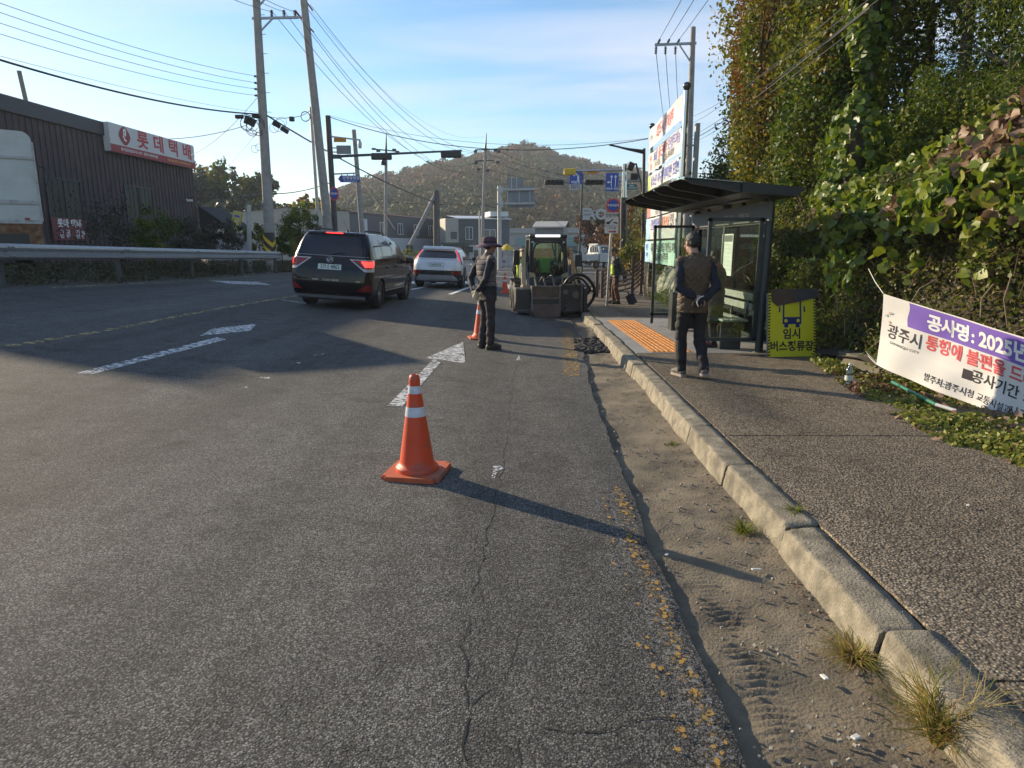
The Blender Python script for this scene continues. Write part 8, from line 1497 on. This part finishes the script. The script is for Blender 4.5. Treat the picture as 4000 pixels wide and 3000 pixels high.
# worker with a shovel on the pavement beyond
pw = G(2405, 1187, WZ)
J = std(chest=(0, .02, 1.27), neck=(0, .05, 1.455), head=(0, .10, 1.585), el=(-.25, -.12, 1.11), er=(.25, .0, 1.10), wl=(-.24, -.10, .86), wr=(.22, .13, .90), hip=(0, -.02, .94), fl=(0.0, -.1, -1), kl=(-.10, .03, .48), al=(-.10, -.06, .085), tl=(-.11, .11, .04), kr=(.10, .07, .48), ar=(.10, .04, .085), tr=(.11, .21, .04), ul=(-1, 0, 0), curl=1.0)
wk, q = person('worker in a dark padded jacket and cap holding a shovel behind him on the pavement', pw, R(90), J, dict(trousers=M_BRNT, jacket=M_PAD, jhem=.06, jg=.045, jquilt=quilt_h(.06, .010), shoes=M_BOOT, boot=.14), .93, vox=.012, skin=M_SKIND, head_yaw=0)
b = Flesh(); b.loft([((0, .09, .90), .13, .085, 0), ((0, .10, 1.1), .14, .09, 0), ((0, .09, 1.3), .12, .08, 0)]); b.bake('vest', M_HIVIS, wk, .014, 3); m = MB(); cq = Vector((0, .095, 1.63)); rows = [[cq + Vector((r_ * math.cos(a), r_ * 1.15 * math.sin(a), z)) for a in np.linspace(0, 6.2832, 25)[:-1]] for r_, z in ((.002, .085), (.05, .08), (.082, .05), (.09, .0), (.088, -.01))]; m.grid(rows, 0, True, True); m.grid([[cq + Vector((x, .09 + y, -.005 - .02 * y / .08 - .4 * x * x)) for y in (0, .04, .085)] for x in np.linspace(-.07, .07, 8)], 0, True); m.build('cap', M_CAP, wk)
for sd, wv, dv in ((-1, J['wl'], (0, -.1, -1)), (1, J['wr'], (0, .2, -1))): b = Flesh(); hand(b, wv, dv, (sd, 0, 0), 1.15, 1.0, sd); b.limb([Vector(wv) + Vector((0, 0, .05)), wv], [.036, .034]); b.bake('glove', M('glove_pale', (.45, .46, .46), .8), wk, .008, 2)
sv = thing('shovel', 'square-bladed shovel with a wooden handle held by the worker on the pavement', 'shovel', pw, R(90)); m = MB(); hA, hB = Vector((-.235, -.10, .80)) * .93, Vector((-.25, -.36, .30)) * .93; m.tube([hA + (hA - hB) * .15, hA, hB], .017, 8); m.build('handle', M('shovel_wood', (.30, .16, .06), .6), sv); dvec = (hB - hA).normalized(); sx_ = Vector((.25, 1, -.25)).normalized(); sx_ = (sx_ - dvec * sx_.dot(dvec)).normalized(); m = MB(); b0 = hB; m.grid([[b0 + dvec * t * .30 + sx_ * x * .125 + dvec.cross(sx_) * (.02 * x * x - .03 * t) for x in np.linspace(-1, 1, 7)] for t in (0, .3, .7, 1)], 0, True); m.tube([hB - dvec * .08, hB + dvec * .04], .02, 8); m.build('blade', M('shovel_steel', (.035, .04, .05), .5, .5), sv)
# loader driver
J = std(hip=(0, 0, 1.05), chest=(0, -.02, 1.36), neck=(0, .0, 1.53), head=(-.0, .03, 1.655), sl=(-.18, -.01, 1.46), sr=(.18, -.01, 1.46), el=(-.25, .06, 1.23), er=(.25, .06, 1.23), wl=(-.25, .27, 1.21), wr=(.25, .27, 1.21), hl=(-.09, .02, 1.0), hr=(.09, .02, 1.0), kl=(-.13, .42, 1.02), kr=(.13, .42, 1.02), al=(-.12, .44, .72), ar=(.12, .44, .72), tl=(-.12, .56, .66), tr=(.12, .56, .66))
dr, q = person('loader driver in a bright green safety vest seated behind the cab glass', LB + Vector((0.0, .22, -.02)), R(184), J, dict(trousers=M_BLKC, jacket=M_NAVYC, jg=.012, vest=M('hi_vis_green', (.16, .60, .06), .7, var=.08), vg=.026, shoes=M_BOOT), .93, vox=.014, skin=M_SKIND, head_yaw=.25)
m = MB()
for x in (-.09, .09): m.tube([(x, .145, 1.52), (x, .165, 1.3), (x, .15, 1.08)], .012, 5)
m.build('reflective_strip', M('hi_vis_strip', (.55, .6, .5), .4), dr)
# worker in a red helmet behind the loader
pz = Vector((at(2045, 900, 20.5).x - .05, 20.5, surf(.4, 20.5))); J = std()
rw_, q = person('worker in a red helmet and yellow vest half hidden behind the loader', pz, R(160), J, dict(trousers=M_BLKC, jacket=M_NAVYC, vest=M_HIVIS, vg=.028, shoes=M_BOOT), .93, vox=.016, skin=M_SKIND); m = MB(); m.lathe([(0, .115), (.05, .108), (.09, .075), (.105, .02), (.108, 0), (.125, -.004)], (0, .01, 1.63), 20); m.build('helmet', M('helmet_red', (.40, .03, .04), .4), rw_)
# woman waiting in the shelter
pwm = Vector((3.02, 9.95, surf(3, 9.9) + WZ)); J = std(head=(0, .06, 1.575), neck=(0, .02, 1.46), wl=(-.12, .16, .98), wr=(.12, .16, .98), el=(-.25, .0, 1.12), er=(.25, .0, 1.12))
wm, q = person('black-haired woman in a dark coat with a red collar standing inside the shelter', pwm, R(70), J, dict(trousers=M_BLKC, jacket=M('coat_dark_check', (.035, .03, .03), .85, var=.35, vscale=20), jg=.05, jhem=.42, shoes=M('shoe_burgundy', (.10, .02, .03), .5)), .84, vox=.014, hairlen='bob'); b = Flesh(); b.loft([((0, .0, 1.30), .20, .13, 0), ((0, .0, 1.38), .19, .125, 0), ((0, .015, 1.46), .10, .10, 0)]); b.bake('collar', M('scarf_red', (.26, .03, .03), .85), wm, .014, 3)
# person in red far across the junction
pr_ = Vector((at(1956, 900, 57).x, 57, surf(-1, 57))); rp_, q = person('person in a red jacket far across the junction behind the hat', pr_, R(-90), std(), dict(trousers=M_BLKC, jacket=M('jacket_red', (.32, .03, .035), .8), jg=.04, jhem=.1, shoes=M_BLKC), .98, vox=.03)
# ================================================================== the hazy air of the valley
hz = MB(); hz.box((-20, 240, 34), (620, 500, 72)); ho = hz.build('haze', None or M_GREY); ho.data.materials.clear()
hm = bpy.data.materials.new('haze'); hm.use_nodes = True; t = hm.node_tree; t.nodes.remove(t.nodes['Principled BSDF']); v = nd(t, 'ShaderNodeVolumePrincipled'); v.inputs['Color'].default_value = (.80, .86, .95, 1); v.inputs['Density'].default_value = .00055; v.inputs['Anisotropy'].default_value = .0
t.links.new(v.outputs[0], t.nodes['Material Output'].inputs['Volume']); ho.data.materials.append(hm); kind(ho, 'stuff')
